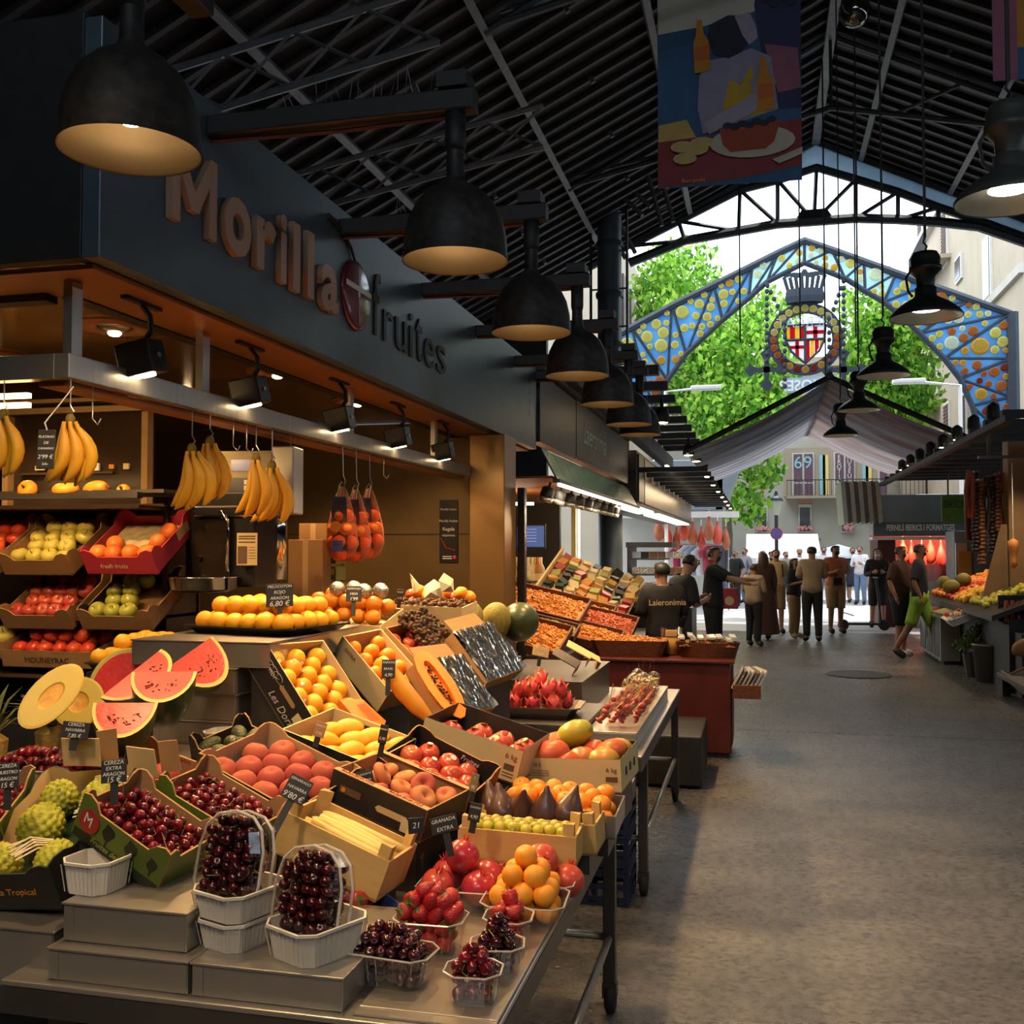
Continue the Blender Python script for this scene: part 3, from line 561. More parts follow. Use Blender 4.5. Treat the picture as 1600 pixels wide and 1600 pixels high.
kind('avocado', 'avocado', 'avocado', MB().lathe(globe(.030, .042, 0, 0, 10, .75), 14).mesh('avocado', AVOM, True))
kind('melon', 'piel_melon', 'melon', gm('green_melon', MELONM, .085, .11, 0, 0, seg=20, n=14))
dleaf = MB().add([(-.013, 0, 0), (.013, 0, 0), (.006, -.010, .014), (0, -.024, .021), (-.006, -.010, .014), (0, .002, .010)], [(0, 1, 2, 3, 4), (4, 3, 5), (3, 2, 5), (0, 4, 5), (2, 1, 5)]).mesh('scale', DRAGL)
dparts = []
for i in range(15):
    z = 1-2*(i+.5)/15; a = i*2.39996; rr = math.sqrt(1-z*z); p = Vector((rr*.037*math.cos(a), rr*.037*math.sin(a), z*.046))
    dparts.append(('scale', dleaf, Matrix.Translation(p) @ Euler((0, 0, a+PI/2)).to_matrix().to_4x4() @ Euler((-.35+.5*z*-1, 0, 0)).to_matrix().to_4x4(), 1))
kind('dragon', 'dragon_fruit', 'dragon fruit', gm('dragon_fruit', DRAGM, .038, .047, 0, 0, seg=14), tuple(dparts))
K['melon'] = ('green_melon', 'melon', K['melon'][2], ())

BULK = []
def put(k, M, label, group, cat=None, parts=True, bulk=False):
    if bulk: BULK.append((k, M)); return
    name, c, me, ps = K[k]
    o = obj(name, me, None, M); tag(o, label, cat or c, group)
    if parts:
        for pn, pm, pM, prob in ps:
            if prob >= 1 or R.random() < prob: obj(pn, pm, o, pM)
    return o
def rrot(a=PI): return (R.uniform(-a, a), R.uniform(-a, a), R.uniform(-PI, PI))
def fill(T, sx, sy, k, nx, ny, z, label, group, tilt=.5, jit=.004, sc=1.0, stag=True, skip=(), base=(0, 0, 0), bulk=False):
    """rows of fruit in the local frame T, each one an object"""
    n = 0
    for j in range(ny):
        off = (.5 if stag and j % 2 else 0)
        for i in range(nx - (1 if stag and j % 2 else 0)):
            if (i, j) in skip: continue
            x = -sx/2 + (i+.5+off)*sx/nx; y = -sy/2 + (j+.5)*sy/ny
            rot = (base[0]+R.uniform(-tilt, tilt), base[1]+R.uniform(-tilt, tilt), base[2]+R.uniform(-PI, PI) if tilt > .25 else base[2]+R.uniform(-.3, .3))
            put(k, T @ TR((x+R.uniform(-jit, jit), y+R.uniform(-jit, jit), z+R.uniform(-jit, jit)/2), rot, sc*R.uniform(.95, 1.05)), label, group, bulk=bulk); n += 1
    return n

# ------------------------------------------------------------------ crates
CR = {}
def crate(key, label, pos, rot, size, outer, inner, prof='plain', name='fruit_crate', edge=None, rise=.035, wood=False, fr=None):
    """pos = bottom centre; rot = yaw, pitch, roll in degrees; panels are parts"""
    w, l, h = size
    Mx = Matrix.Translation(pos) @ Matrix.Rotation(math.radians(rot[0]), 4, 'Z') @ Matrix.Rotation(math.radians(rot[1]), 4, 'X') @ Matrix.Rotation(math.radians(rot[2]), 4, 'Y')
    t = thing(name, label, 'box', Mx); CR[key] = Mx
    th = .007 if wood else .005
    edge = edge or CARD
    MB().bx(-w/2, w/2, -l/2, l/2, 0, th).build('base', edge, t)
    def panel(nm, L, H, M):
        if prof == 'corner':
            c = L*.17; pts = [(-L/2, 0), (L/2, 0), (L/2, H+rise*.8), (L/2-c*.4, H+rise), (L/2-c*.9, H+rise*.7), (L/2-c*1.3, H), (-L/2+c*1.3, H), (-L/2+c*.9, H+rise*.7), (-L/2+c*.4, H+rise), (-L/2, H+rise*.8)]
        elif prof == 'dip':
            c = L*.22; pts = [(-L/2, 0), (L/2, 0), (L/2, H), (L/2-c, H), (L/2-c-.015, H-.03), (-L/2+c+.015, H-.03), (-L/2+c, H), (-L/2, H)]
        else: pts = [(-L/2, 0), (L/2, 0), (L/2, H), (-L/2, H)]
        mb = MB(); n = len(pts); mb.prism(pts, th, M); mb.m = [1, 0] + [2]*n
        return mb.build(nm, [outer if nm != 'front_panel' or fr is None else fr, inner, edge], t)
    X90 = Matrix.Rotation(PI/2, 4, 'X')
    panel('front_panel', w, h, Matrix.Translation((0, -l/2+th, 0)) @ X90)
    panel('back_panel', w, h, Matrix.Translation((0, l/2-th, 0)) @ Matrix.Rotation(PI, 4, 'Z') @ X90)
    panel('side_panel', l-2*th, h, Matrix.Translation((w/2-th, 0, 0)) @ Matrix.Rotation(PI/2, 4, 'Z') @ X90)
    panel('side_panel', l-2*th, h, Matrix.Translation((-w/2+th, 0, 0)) @ Matrix.Rotation(-PI/2, 4, 'Z') @ X90)
    if wood:
        for sx in (-1, 1):
            for sy in (-1, 1): MB().prism([(0, 0), (.03, 0), (0, .03)], h+.03, TR((sx*(w/2-th-.001), sy*(l/2-th-.001), .001), (0, 0, {(-1, -1): 0, (1, -1): PI/2, (1, 1): PI, (-1, 1): -PI/2}[(sx, sy)]))).build('corner_post', edge, t)
    return t
def on_front(t, w, l, fx, fz, up=0): return Matrix.Translation((fx, -l/2-.0012, fz)) @ Matrix.Rotation(PI/2, 4, 'X') @ Matrix.Rotation(up, 4, 'Z')
def on_right(w, fy, fz): return Matrix.Translation((w/2+.0012, fy, fz)) @ Matrix.Rotation(PI/2, 4, 'Z') @ Matrix.Rotation(PI/2, 4, 'X')
def riser(key, label, size, zb, pos_key=None):
    w, l, h = size; Mx = CR[key]
    c = [Mx @ Vector((sx*w*.44, sy*l*.44, -.002)) for sx, sy in ((-1, -1), (1, -1), (1, 1), (-1, 1))]
    ctr = sum(c, Vector())/4
    vs = [(p.x-ctr.x, p.y-ctr.y, 0) for p in c] + [(p.x-ctr.x, p.y-ctr.y, max(p.z-zb, .004)) for p in c]
    o = MB().add(vs, [(3, 2, 1, 0), (4, 5, 6, 7), (0, 1, 5, 4), (1, 2, 6, 5), (2, 3, 7, 6), (3, 0, 4, 7)]).build('steel_riser', STEELD, M=TR((ctr.x, ctr.y, zb)))
    return tag(o, label, 'riser', 'steel risers under the sloping boxes')
TZ = .722
def sign(px, py, d, w, h, lines, label, stick=None, yaw=0, tilt=0, roll=0, sizes=None, m=None):
    """black chalk price card standing where the pixel at depth d is"""
    p = at(px, py, d)
    t = thing('price_card', label, 'price sign', TR(p, (math.radians(-12+tilt), math.radians(roll), YAW+math.radians(yaw))), 'chalk price cards')
    MB().box((0, 0, 0), (w, .003, h)).build('card', m or CHALK, t, bevel=.002)
    n = len(lines)
    for i, s in enumerate(lines):
        sz = (sizes[i] if sizes else h/n*.85)
        me = text_mesh(s, sz, CHALKW, ext=.0003, shear=.15)
        xs = [v.co.x for v in me.vertices]; ww = max(xs)-min(xs); k = min(1, w*.88/ww)
        o = obj('writing', me, t, TR((0, -.0022, h/2-(i+.5)*h/n), (PI/2, 0, 0), (k, k, 1)))
    if stick: MB().box((0, .003, -h/2-stick/2+.02), (.018, .003, stick+.04)).build('stake', BLACK, t)
    return t

# ------------------------------------------------------------------ steel tables
def table(name, label, x0, x1, y0, y1, z, legs, wheels=True):
    t = thing(name, label, 'table', TR(((x0+x1)/2, (y0+y1)/2, 0)))
    cx, cy = (x0+x1)/2, (y0+y1)/2
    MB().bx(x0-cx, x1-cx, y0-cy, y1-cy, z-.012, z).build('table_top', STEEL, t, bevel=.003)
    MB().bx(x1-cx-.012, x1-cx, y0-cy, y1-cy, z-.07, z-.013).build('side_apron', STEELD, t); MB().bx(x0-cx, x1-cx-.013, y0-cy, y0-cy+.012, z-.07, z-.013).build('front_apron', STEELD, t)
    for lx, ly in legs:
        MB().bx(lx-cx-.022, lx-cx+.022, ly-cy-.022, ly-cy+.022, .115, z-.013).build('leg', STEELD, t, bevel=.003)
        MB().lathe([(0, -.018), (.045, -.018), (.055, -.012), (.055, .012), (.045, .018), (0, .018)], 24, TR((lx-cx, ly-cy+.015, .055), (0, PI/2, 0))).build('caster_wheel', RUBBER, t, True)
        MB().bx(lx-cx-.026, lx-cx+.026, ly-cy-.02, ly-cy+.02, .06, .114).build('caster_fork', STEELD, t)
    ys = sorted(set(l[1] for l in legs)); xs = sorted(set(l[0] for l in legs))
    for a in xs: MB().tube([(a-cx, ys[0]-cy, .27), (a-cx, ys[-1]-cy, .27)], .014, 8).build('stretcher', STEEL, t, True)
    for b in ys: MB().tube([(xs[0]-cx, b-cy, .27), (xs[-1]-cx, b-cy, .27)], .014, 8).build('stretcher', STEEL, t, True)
    return t
table('steel_table', 'long stainless steel table carrying the nearest fruit boxes', -1.60, -.50, 1.92, 4.20, .72, [(-.53, 2.06), (-.53, 3.67), (-1.55, 2.06), (-1.55, 3.67)])
table('steel_table', 'second stainless steel table under the dragon fruit', -1.60, -.52, 4.62, 6.86, .72, [(-.55, 4.93), (-.55, 6.80), (-1.55, 4.93), (-1.55, 6.80)])
# stall counter behind the tables
cb = tag(MB().bx(-2.6, -1.62, 2.75, 7.0, 0, .90).build('stall_counter', BLACK, bevel=.01), 'dark stall counter body behind the steel tables', 'counter')
cb2 = tag(MB().bx(-3.6, -1.62, 2.12, 2.74, 0, .80).build('stall_counter', BLACK, bevel=.01), 'dark stall counter end at the lower left corner', 'counter')
# stainless bins
def steel_bin(x0, x1, y0, y1, z0, z1, label, m=STEEL):
    t = thing('steel_bin', label, 'bin', TR(((x0+x1)/2, (y0+y1)/2, z0)), 'stainless display bins'); a, b, h = (x1-x0)/2, (y1-y0)/2, z1-z0
    MB().bx(-a, a, -b, b, 0, h-.006).build('body', m, t, bevel=.003)
    MB().bx(-a-.004, a+.004, -b-.004, b, h-.0055, h).build('top_sheet', m, t, bevel=.0015)
    for s in (-1, 1): MB().bx(s*(a-.014)-.012, s*(a-.014)+.012, -b-.002, -b-.0005, .004, h-.008).build('corner_flange', m, t)
    return t
steel_bin(-1.50, -1.165, 1.945, 2.35, .7205, .790, 'wide stainless bin at the lower left table corner')
steel_bin(-1.155, -.82, 1.945, 2.35, .7205, .790, 'wide stainless bin under the two cherry clamshells')
steel_bin(-1.49, -1.19, 1.98, 2.30, .791, .875, 'upper stainless bin under the tilted green cherry box')
steel_bin(-2.1, -1.53, 2.0, 2.118, .62, .80, 'stainless bin front at the left edge under the custard apple box')
steel_bin(-2.35, -1.62, 2.42, 2.72, .805, .96, 'low stainless bin under the cherry punnets at the left')
steel_bin(-2.40, -1.66, 2.78, 3.16, .905, .98, 'long stainless bin under the cut watermelons')
for i, (x0, x1, y0, y1, z0, z1, lab) in enumerate(((-2.05, -1.75, 3.18, 3.55, .905, 1.06, 'lowest stainless bin of the stack beside the watermelon'), (-2.04, -1.74, 3.19, 3.56, 1.061, 1.15, 'second stainless bin of the stack beside the watermelon'), (-2.06, -1.74, 3.18, 3.57, 1.151, 1.24, 'third stainless bin of the stack beside the watermelon'), (-2.15, -1.62, 3.20, 4.0, 1.241, 1.33, 'top stainless bin under the tray of yellow peaches'))): steel_bin(x0, x1, y0, y1, z0, z1, lab)
steel_bin(-2.5, -1.56, 4.12, 4.9, .905, 1.275, 'broad dark steel step behind the golden fruit boxes', STEELD)
steel_bin(-2.3, -1.40, 4.91, 5.9, .905, 1.18, 'dark steel step under the melons', STEELD)
# tray for the small punnets
tr = thing('steel_tray', 'thin stainless tray holding the small cherry and strawberry punnets', 'tray', TR((-.64, 2.3, .721)))
MB().bx(-.155, .135, -.33, .9, 0, .006).build('sheet', STEEL, tr, bevel=.002); MB().bx(-.155, .135, -.36, -.331, .0, .004).build('front_lip', STEEL, tr)

# ------------------------------------------------------------------ sloping boxes (poses fitted to the photograph)
S = {}
def C_(key, *a, rz=TZ, rl=None, **k):
    S[key] = a[3]; t = crate(key, *a, **k)
    if rl: riser(key, rl, a[3], rz)
    return t
tC = C_('C', 'green printed cherry box with a red round logo, tilted to the front', (-1.455, 2.215, .93), (-8, 6, 27), (.27, .19, .085), GREENCARD, CARD, 'corner', rl='steel riser under the green cherry box with the logo', rz=.876, rise=.03)
LOGO = mat('logo_red', (.30, .025, .02), .4, 0, (.36, .04, .03), 9)
lx = S['C']
MB().lathe([(0, 0), (.030, 0), (.030, .002), (0, .002)], 28).build('round_logo', LOGO, tC, M=on_front(tC, .27, .19, -.095, .055)); text('logo_letter', 'M', .036, CHALKW, tC, on_front(tC, .27, .194, -.095, .055, -.3), shear=-.3)
TREE = mat('print_dark', (.010, .014, .006), .6, 0, (.02, .025, .01), 9)
for fx, s in ((-.035, 1.0), (.035, 1.0), (.10, .8)):
    MB().prism([(.018*s*math.cos(a*.7)*(1+.25*math.sin(a*3)), .020*s*math.sin(a*.7)*(1+.2*math.cos(a*2))) for a in range(9)], .0006).build('printed_tree', TREE, tC, M=on_front(tC, .27, .19, fx, .058))
    MB().bx(-.002, .002, -.035*s, -.012*s, 0, .0006).build('printed_trunk', TREE, tC, M=on_front(tC, .27, .19, fx, .058))
MB().bx(-.13, .13, 0, .022, 0, .0005).build('printed_ground', TREE, tC, M=on_front(tC, .27, .19, 0, .0))
text('printed_script', 'Fruites del camp', .020, mat('print_olive', (.30, .36, .10), .6, 0, (.25, .3, .08), 9), tC, on_front(tC, .27, .1915, -.01, .016), shear=.3)
tD = C_('D', 'second green cherry box behind the logo box', (-1.385, 2.435, .925), (-9, 5, 22), (.28, .19, .085), GREENCARD, CARD, 'corner', rl='steel riser under the second green cherry box')
for key, n, lab in (('C', 7, 'dark red cherry in the green box with the red logo'), ('D', 7, 'dark red cherry in the second green box')):
    T = CR[key]; w, l, h = S[key]
    fill(T, w*.93, l*.92, 'cherry', 10, 7, .055, lab, 'cherries of ' + ('the logo box' if key == 'C' else 'the second box'), 2.5, .004, bulk=True)
    fill(T, w*.86, l*.80, 'cherry', 8, 5, .076, lab, 'cherries of ' + ('the logo box' if key == 'C' else 'the second box'), 2.5, .006)
    if key == 'C': fill(T, w*.5, l*.45, 'cherry', 4, 3, .094, lab, 'cherries of the logo box', 2.5, .006)
tF = C_('F', 'dark green box lined in blue, full of red peaches', (-1.353, 2.72, .93), (-18, 10, 17), (.36, .28, .11), DGREEN, CARDL, 'corner', rl='steel riser under the red peach box', rise=.02)
MB().bx(-.172, .172, -.132, .132, .042, .046).build('blue_liner', mat('blue_liner', (.05, .12, .42), .5, 0, (.04, .09, .34), 9), tF)
for q in (-.10, .11): MB().prism([(-.03, 0), (.035, -.006), (.01, .018), (-.01, .006)], .0008).build('printed_leaf', mat('print_green', (.16, .28, .06), .5, 0, (.3, .3, .08), 20), tF, M=on_front(tF, .36, .28, q, .06))
MB().lathe([(0, 0), (.018, 0), (.018, .001), (0, .001)], 18).build('printed_fruit', mat('print_orange', (.7, .28, .03), .5, 0, (.6, .2, .03), 9), tF, M=on_front(tF, .36, .28, -.05, .065))
fill(CR['F'], .33, .26, 'peach', 4, 4, .076, 'large red peach in the blue lined box', 'red peaches in the blue lined box', .4, .003, 1.08)
tG = C_('G', 'cream box of plump yellow mangoes behind the peach box', (-1.286, 3.05, .95), (-10, 5, 15), (.32, .29, .12), BLKCARD, CREAM, edge=CREAM, rl='steel riser under the yellow mango box')
for j in range(4):
    for i in range(3):
        put('mango_y', CR['G'] @ TR((-.095+.095*i+(.03 if j % 2 else 0), -.095+.066*j, .075+.005*j), (PI/2+R.uniform(-.15, .15), R.uniform(-.3, .3), R.uniform(-.25, .25)-.9), R.uniform(.9, 1)), 'yellow mango lying in the cream box', 'yellow mangoes in the cream box')
MB().bx(-.08, -.02, 0, .018, 0, .0015).build('handle_slot', BLKCARD, tG, M=Matrix.Translation((.05, .139, .085)) @ Matrix.Rotation(PI/2, 4, 'X'))
tH = C_('Hh', 'tall black printed box of golden nectarines, tipped to the aisle', (-1.59, 3.36, 1.12), (-11, -2, 50), (.32, .33, .115), BLKCARD, CREAM, edge=CREAM, rl='steel riser under the black golden nectarine box')
fill(CR['Hh'], .30, .30, 'loquat', 4, 5, .075, 'golden nectarine with a small sticker in the black box', 'golden nectarines in the black box', .35, .003, 1.0)
w, l, h = S['Hh']
for s, fx, fz, z in (('Primor', -.09, .075, .030), ('Les', -.005, .03, .036), ('Dori', .07, .028, .040)): text('printed_script', s, z, mat('print_pale', (.55, .50, .42), .6, 0, (.45, .4, .33), 9), tH, on_front(tH, w, l, fx, fz), shear=.35)
MB().prism([(-.04, -.008), (.04, -.008), (.048, 0), (.04, .008), (-.04, .008), (-.048, 0)], .001).build('handle_slot', CARD, tH, M=on_front(tH, w, l, .03, .075)); MB().bx(-.022, .022, -.017, .017, 0, .001).build('paper_label', CREAM, tH, M=on_front(tH, w, l, .12, .060))
for a in range(3): MB().tube([(.02*math.cos(q*.5)*(1+q*.06)-.06+.03*a, .012*math.sin(q*.5)+.0, .0005) for q in range(14)], .0008, 3).build('printed_scroll', MATS['print_pale'], tH, M=on_front(tH, w, l, -.04, .085))
tI = C_('I', 'cream box of long orange persimmons beside the black box', (-1.50, 3.85, 1.13), (-22, 4, 40), (.31, .22, .11), CREAM, CARDL, edge=CREAM, rl='steel riser under the orange persimmon box')
fill(CR['I'], .28, .20, 'persimmon', 4, 3, .075, 'long orange persimmon in the cream box', 'orange persimmons in the cream box', .25, .003, .95)
text('printed_word', 'EXTRA', .022, LOGO, tI, on_front(tI, .31, .22, -.08, .08))
tJ = C_('J', 'brown card box of small red apples next to the persimmons', (-1.45, 4.18, 1.15), (-22, 6, 38), (.29, .20, .11), CARD, CARD, rl='steel riser under the small red apple box')
fill(CR['J'], .26, .18, 'apple_r', 4, 3, .065, 'small shiny red apple in the brown card box', 'small red apples in the brown box', .5, .004, .86)
tN = C_('N', 'black box of dark red nectarines in the middle of the display', (-1.00, 3.05, .895), (-11, 10, 22), (.31, .28, .10), BLKCARD, BLKCARD, 'corner', edge=CARD, rl='steel riser under the dark red nectarine box', rise=.015)
fill(CR['N'], .28, .25, 'nectarine', 4, 4, .060, 'dark red nectarine in the black box', 'red nectarines in the black box', .5, .005, 1.08)
text('printed_script', 'Fruites', .024, CHALKW, tN, Matrix.Translation((.05, .1335, .08)) @ Matrix.Rotation(PI/2, 4, 'X'), shear=.3)
tO = C_('O', 'black fronted box of flat peaches with an orange printed rim', (-1.015, 2.79, .905), (-11, 1, 16), (.31, .26, .092), BLKCARD, CARD, rl='steel riser under the flat peach box')
w, l, h = S['O']
MB().bx(-w/2, w/2, -.011, .011, 0, .0015).build('printed_rim', mat('rim_orange', (.62, .36, .16), .6, 0, (.5, .22, .1), 30), tO, M=Matrix.Translation((0, -l/2+.011, h+.001)))
for q in range(2): text('printed_word', 'PARAGUAYOS', .017, LOGO, tO, Matrix.Translation((-.08+.16*q, -l/2+.011, h+.0035)))
for q in range(2): MB().bx(-w/2, w/2, -.010, .010, 0, .0015).build('printed_rim', MATS['rim_orange'], tO, M=Matrix.Translation((0, l/2-.010, h+.001))) if q == 0 else text('printed_word', 'PARAGUAYOS', .016, LOGO, tO, Matrix.Translation((.03, l/2-.010, h+.0035)))
MB().prism([(-.045, -.009), (.045, -.009), (.054, 0), (.045, .009), (-.045, .009), (-.054, 0)], .001).build('handle_slot', CARDL, tO, M=on_front(tO, w, l, .055, .042))
MB().bx(-.035, .035, -.010, .010, 0, .001).build('printed_label', mat('print_brown', (.10, .055, .03), .6, 0, (.14, .08, .04), 20), tO, M=on_front(tO, w, l, -.085, .05)); MB().lathe([(0, 0), (.007, 0), (.007, .002), (0, .002)], 10).build('printed_sun', MATS['print_orange'], tO, M=on_front(tO, w, l, -.108, .05))
MB().bx(-.026, .026, -.018, .018, 0, .0015).build('paper_label', CREAM, tO, M=on_front(tO, w, l, .115, .028))
fill(CR['O'], .28, .23, 'flat_peach', 4, 3, .062, 'flat red and yellow peach in the black fronted box', 'flat peaches', .6, .004)
for x, y in ((-.06, -.02), (.05, .03), (.10, -.05)): put('flat_peach', CR['O'] @ TR((x, y, .088), (R.uniform(.3, .9), R.uniform(-.4, .4), R.uniform(0, 3))), 'flat red and yellow peach in the black fronted box', 'flat peaches')
tP = C_('P', 'pale wooden crate of thick white asparagus', (-1.055, 2.475, .835), (-1, -3, 20), (.30, .20, .105), WOODL, WOODL, wood=True, edge=WOODL, rl='steel riser under the white asparagus crate', rz=TZ)
asp = MB().tube([(-.12, 0, 0), (-.06, .002, .001), (.03, 0, .002), (.085, -.002, .001), (.112, 0, 0), (.122, 0, 0)], [.010, .0105, .0105, .010, .007, .002], 10).mesh('asparagus', ASPM, True)
ring = MB().add([(0, 0, .0), (-.008, .006, 0), (-.014, 0, .002), (-.008, -.006, 0)], [(0, 1, 2, 3)]).mesh('bract', BROWNS)
for i in range(19):
    lay = 0 if i < 7 else 1 if i < 14 else 2
    y = -.075+.024*(i if lay == 0 else (i-7+.3) if lay == 1 else (i-14+1.2))
    o = obj('asparagus', asp, None, CR['P'] @ TR((R.uniform(-.02, .02), y, .052+.020*lay), (R.uniform(-3, 3), 0, R.choice((0, PI))+R.uniform(-.10, .10)), R.uniform(.9, 1.03)))
    tag(o, 'thick white asparagus spear lying in the wooden crate', 'asparagus', 'white asparagus spears')
tQ = C_('Q', 'black lined cream box of apples in foam nets', (-.938, 3.43, .93), (-6, 2, 15), (.36, .29, .115), CREAM, BLKCARD, edge=BLKCARD, rl='steel riser under the foam netted apple box')
net = MB()
for k in range(14):
    a0 = k*2*PI/14
    net.tube([(.040*math.sin(b)*math.cos(a0+b*.5), .040*math.sin(b)*math.sin(a0+b*.5), -.036*math.cos(b)) for b in (.3, .8, 1.3, 1.7)], .0022, 4); net.tube([(.040*math.sin(b)*math.cos(a0-b*.5), .040*math.sin(b)*math.sin(a0-b*.5), -.036*math.cos(b)) for b in (.3, .8, 1.3, 1.7)], .0022, 4)
net = net.mesh('foam_net', FOAM)
ov = MB().lathe([(0, .0), (.016, -.001), (.016, -.0025), (0, -.0025)], 16).mesh('paper_sticker', CREAM)
for i in range(4):
    for j in range(3):
        if (i, j) in ((0, 2), (3, 0)): continue
        o = put('apple_r', CR['Q'] @ TR((-.125+.083*i, -.085+.082*j, .056), (R.uniform(-.3, .3), R.uniform(-.3, .3), R.uniform(0, 6)), 1.0), 'red apple in a white foam net with a paper sticker', 'apples in foam nets'); obj('foam_net', net, o); obj('paper_sticker', ov, o, TR((.020, 0, .027), (0, .7, 0)))
text('printed_text', '6 kg', .026, LOGO, tQ, on_front(tQ, .36, .29, .145, .085)); MB().bx(-.018, .018, -.010, .010, 0, .0008).build('printed_stamp', MATS['print_brown'], tQ, M=on_front(tQ, .36, .29, .145, .05))
for z in (.028, .018): MB().bx(-.02, .02, 0, .003, 0, .0006).build('printed_line', MATS['print_brown'], tQ, M=on_front(tQ, .36, .29, .145, z))
tR = C_('R', 'cream card box of mangoes at the table edge with side holes', (-.615, 3.56, .84), (-4, 2, -2), (.355, .30, .11), CREAM, BLKCARD, edge=BLKCARD, rl='steel riser under the mango box at the table edge')
for fy in (-.07, 0, .07): MB().prism([(-.013, -.012), (.013, -.012), (.013, .012), (0, .018), (-.013, .012)], .001).build('air_hole', BLKCARD, tR, M=on_right(.355, fy, .055))
text('printed_text', '6 kg', .022, MATS['print_brown'], tR, on_front(tR, .355, .30, .145, .075)); text('printed_text', 'III S', .018, MATS['print_brown'], tR, on_front(tR, .355, .30, -.11, .085))
for z in (.066, .058, .050): MB().bx(-.04, .04, 0, .0015, 0, .0005).build('printed_line', MATS['print_brown'], tR, M=on_front(tR, .355, .30, -.11, z))
MB().bx(-.02, .02, -.008, .008, 0, .0006).build('printed_stamp', MATS['print_brown'], tR, M=on_front(tR, .355, .30, .145, .045))
for qi, (x, y, z, rx, rz, s) in enumerate(((-.08, -.09, .11, 1.4, 1.5, 1.15), (-.10, .05, .115, 1.3, 1.3, 1.0), (-.03, .06, .15, 1.2, 1.2, 1.15), (.02, -.05, .09, 1.4, .6, .95), (.10, -.07, .09, 1.5, .9, 1.0), (.11, .02, .10, 1.4, 1.9, 1.0), (.04, .06, .09, 1.2, .2, .95), (.12, .10, .09, 1.5, .5, .95), (-.02, -.1, .085, 1.5, 1.8, .85))):
    put('mango_r', CR['R'] @ TR((x, y, z), (rx, 0, rz), s), 'red and green mango in the cream card box, ' + ('largest one at the front left', 'back left one', 'topmost one', 'one right of the largest', 'front right one', 'middle right one', 'one under the topmost', 'back right corner one', 'small one at the front middle')[qi], 'large mangoes in the card box')
tS2 = C_('S2', 'shallow steel tray of small orange fruit behind the figs', (-.62, 3.19, .79), (0, 3, 2), (.385, .22, .07), STEEL, STEEL, edge=STEEL, name='steel_tray', rl='steel riser under the small orange fruit tray')
fill(CR['S2'], .36, .20, 'mandarin', 7, 4, .055, 'small orange mandarin in the steel tray behind the figs', 'mandarins behind the figs', .8, .004)
fill(CR['S2'], .33, .16, 'mandarin', 6, 3, .090, 'small orange mandarin in the steel tray behind the figs', 'mandarins behind the figs', .8, .006, 1.1)
tS = C_('S', 'shallow wooden crate of dark figs', (-.635, 2.985, .775), (-1, 1, -2), (.36, .16, .085), WOODL, WOODL, wood=True, edge=WOODL, rl='steel riser under the fig crate')
for x, y, rx, ry in ((-.11, .0, .3, -.2), (-.055, .01, -.2, -.5), (.02, -.01, .1, .1), (.085, .0, -.1, -.4), (-.15, .03, .3, .2)): put('fig', CR['S'] @ TR((x, y, .092), (rx, ry, R.uniform(0, 6)), 1.6), 'dark ripe fig standing in the shallow crate', 'dark figs')
tT = C_('T', 'small wooden crate of yellow green plums', (-.652, 2.80, .795), (3, -2, 2), (.325, .17, .085), WOODL, WOODL, wood=True, edge=WOODL, rl='steel riser under the green plum crate')
fill(CR['T'], .30, .15, 'plum', 10, 5, .060, 'small yellow green plum in the wooden crate', 'green plums', 2.5, .003); fill(CR['T'], .27, .11, 'plum', 8, 3, .083, 'small yellow green plum in the wooden crate', 'green plums', 2.5, .004)

# custard apples and the cherry box at the left edge
tB = C_('B', 'black and green box of custard apples at the lower left', (-1.715, 2.27, .885), (2, 22, -6), (.29, .42, .10), BLKCARD, CARDL, 'corner', edge=DGREEN, rz=.805, rl='steel riser under the custard apple box', rise=.02)
text('printed_text', 'Costa Tropical', .024, MATS['print_orange'], tB, on_front(tB, .29, .42, 0.02, .05), shear=.1)
for (x, y, s), l_ in zip(((-.07, -.13, 1.0), (-.05, .02, 1.05), (.06, .12, 1.0), (.09, -.12, .9), (-.08, .14, .9)), ('nearest the left picture edge', 'in the middle of the box', 'behind the cherry price card', 'partly under the foam netting in front', 'at the back left corner')): put('custard', CR['B'] @ TR((x, y, .065), (R.uniform(.2, .8), R.uniform(-.5, .5), R.uniform(0, 6)), s), 'knobbly green custard apple ' + l_, 'custard apples')
for x, y, a in ((.02, -.10, .9), (.10, .05, .3), (.08, .16, .5)):
    n_ = tag(MB().tube([(0, 0, 0), (.001, 0, .001)], .001, 3).build('foam_sleeve', FOAM), 'white foam sleeve stuffed beside a custard apple', 'foam sleeve', 'foam sleeves in the custard apple box') if 0 else None
    mb = MB()
    for k in range(9): mb.tube([(-.05, -.036+.009*k, .006*math.sin(k)), (0, -.03+.008*k, .014+.006*(k % 2)), (.05, -.02+.005*k, .004)], .0024, 5)
    o = mb.build('foam_sleeve', FOAM, M=CR['B'] @ TR((x, y, .085), (0, .3, a))); stuff(o, 'white foam netting tucked between the custard apples, ' + {.9: 'by the front fruit', .3: 'by the price card', .5: 'at the back of the box'}[a], 'foam net')
tA = C_('A', 'green cherry box cut by the left picture edge', (-1.97, 2.245, .93), (18, 16, 10), (.20, .30, .085), GREENCARD, CARD, 'corner', rl='steel riser under the cherry box at the left edge', rz=.82)
fill(CR['A'], .18, .27, 'cherry', 6, 9, .06, 'dark red cherry in the box at the left edge', 'cherries of the left edge box', 2.5, .004, skip=[(i, j) for i in range(3) for j in range(9)]); 
tE = C_('E', 'small open card box with one pink peach behind the custard apples', (-1.66, 2.60, .97), (-16, 12, 10), (.25, .17, .07), CARD, CARD, 'corner', rise=.03, rz=.90, rl='steel riser under the one peach box')
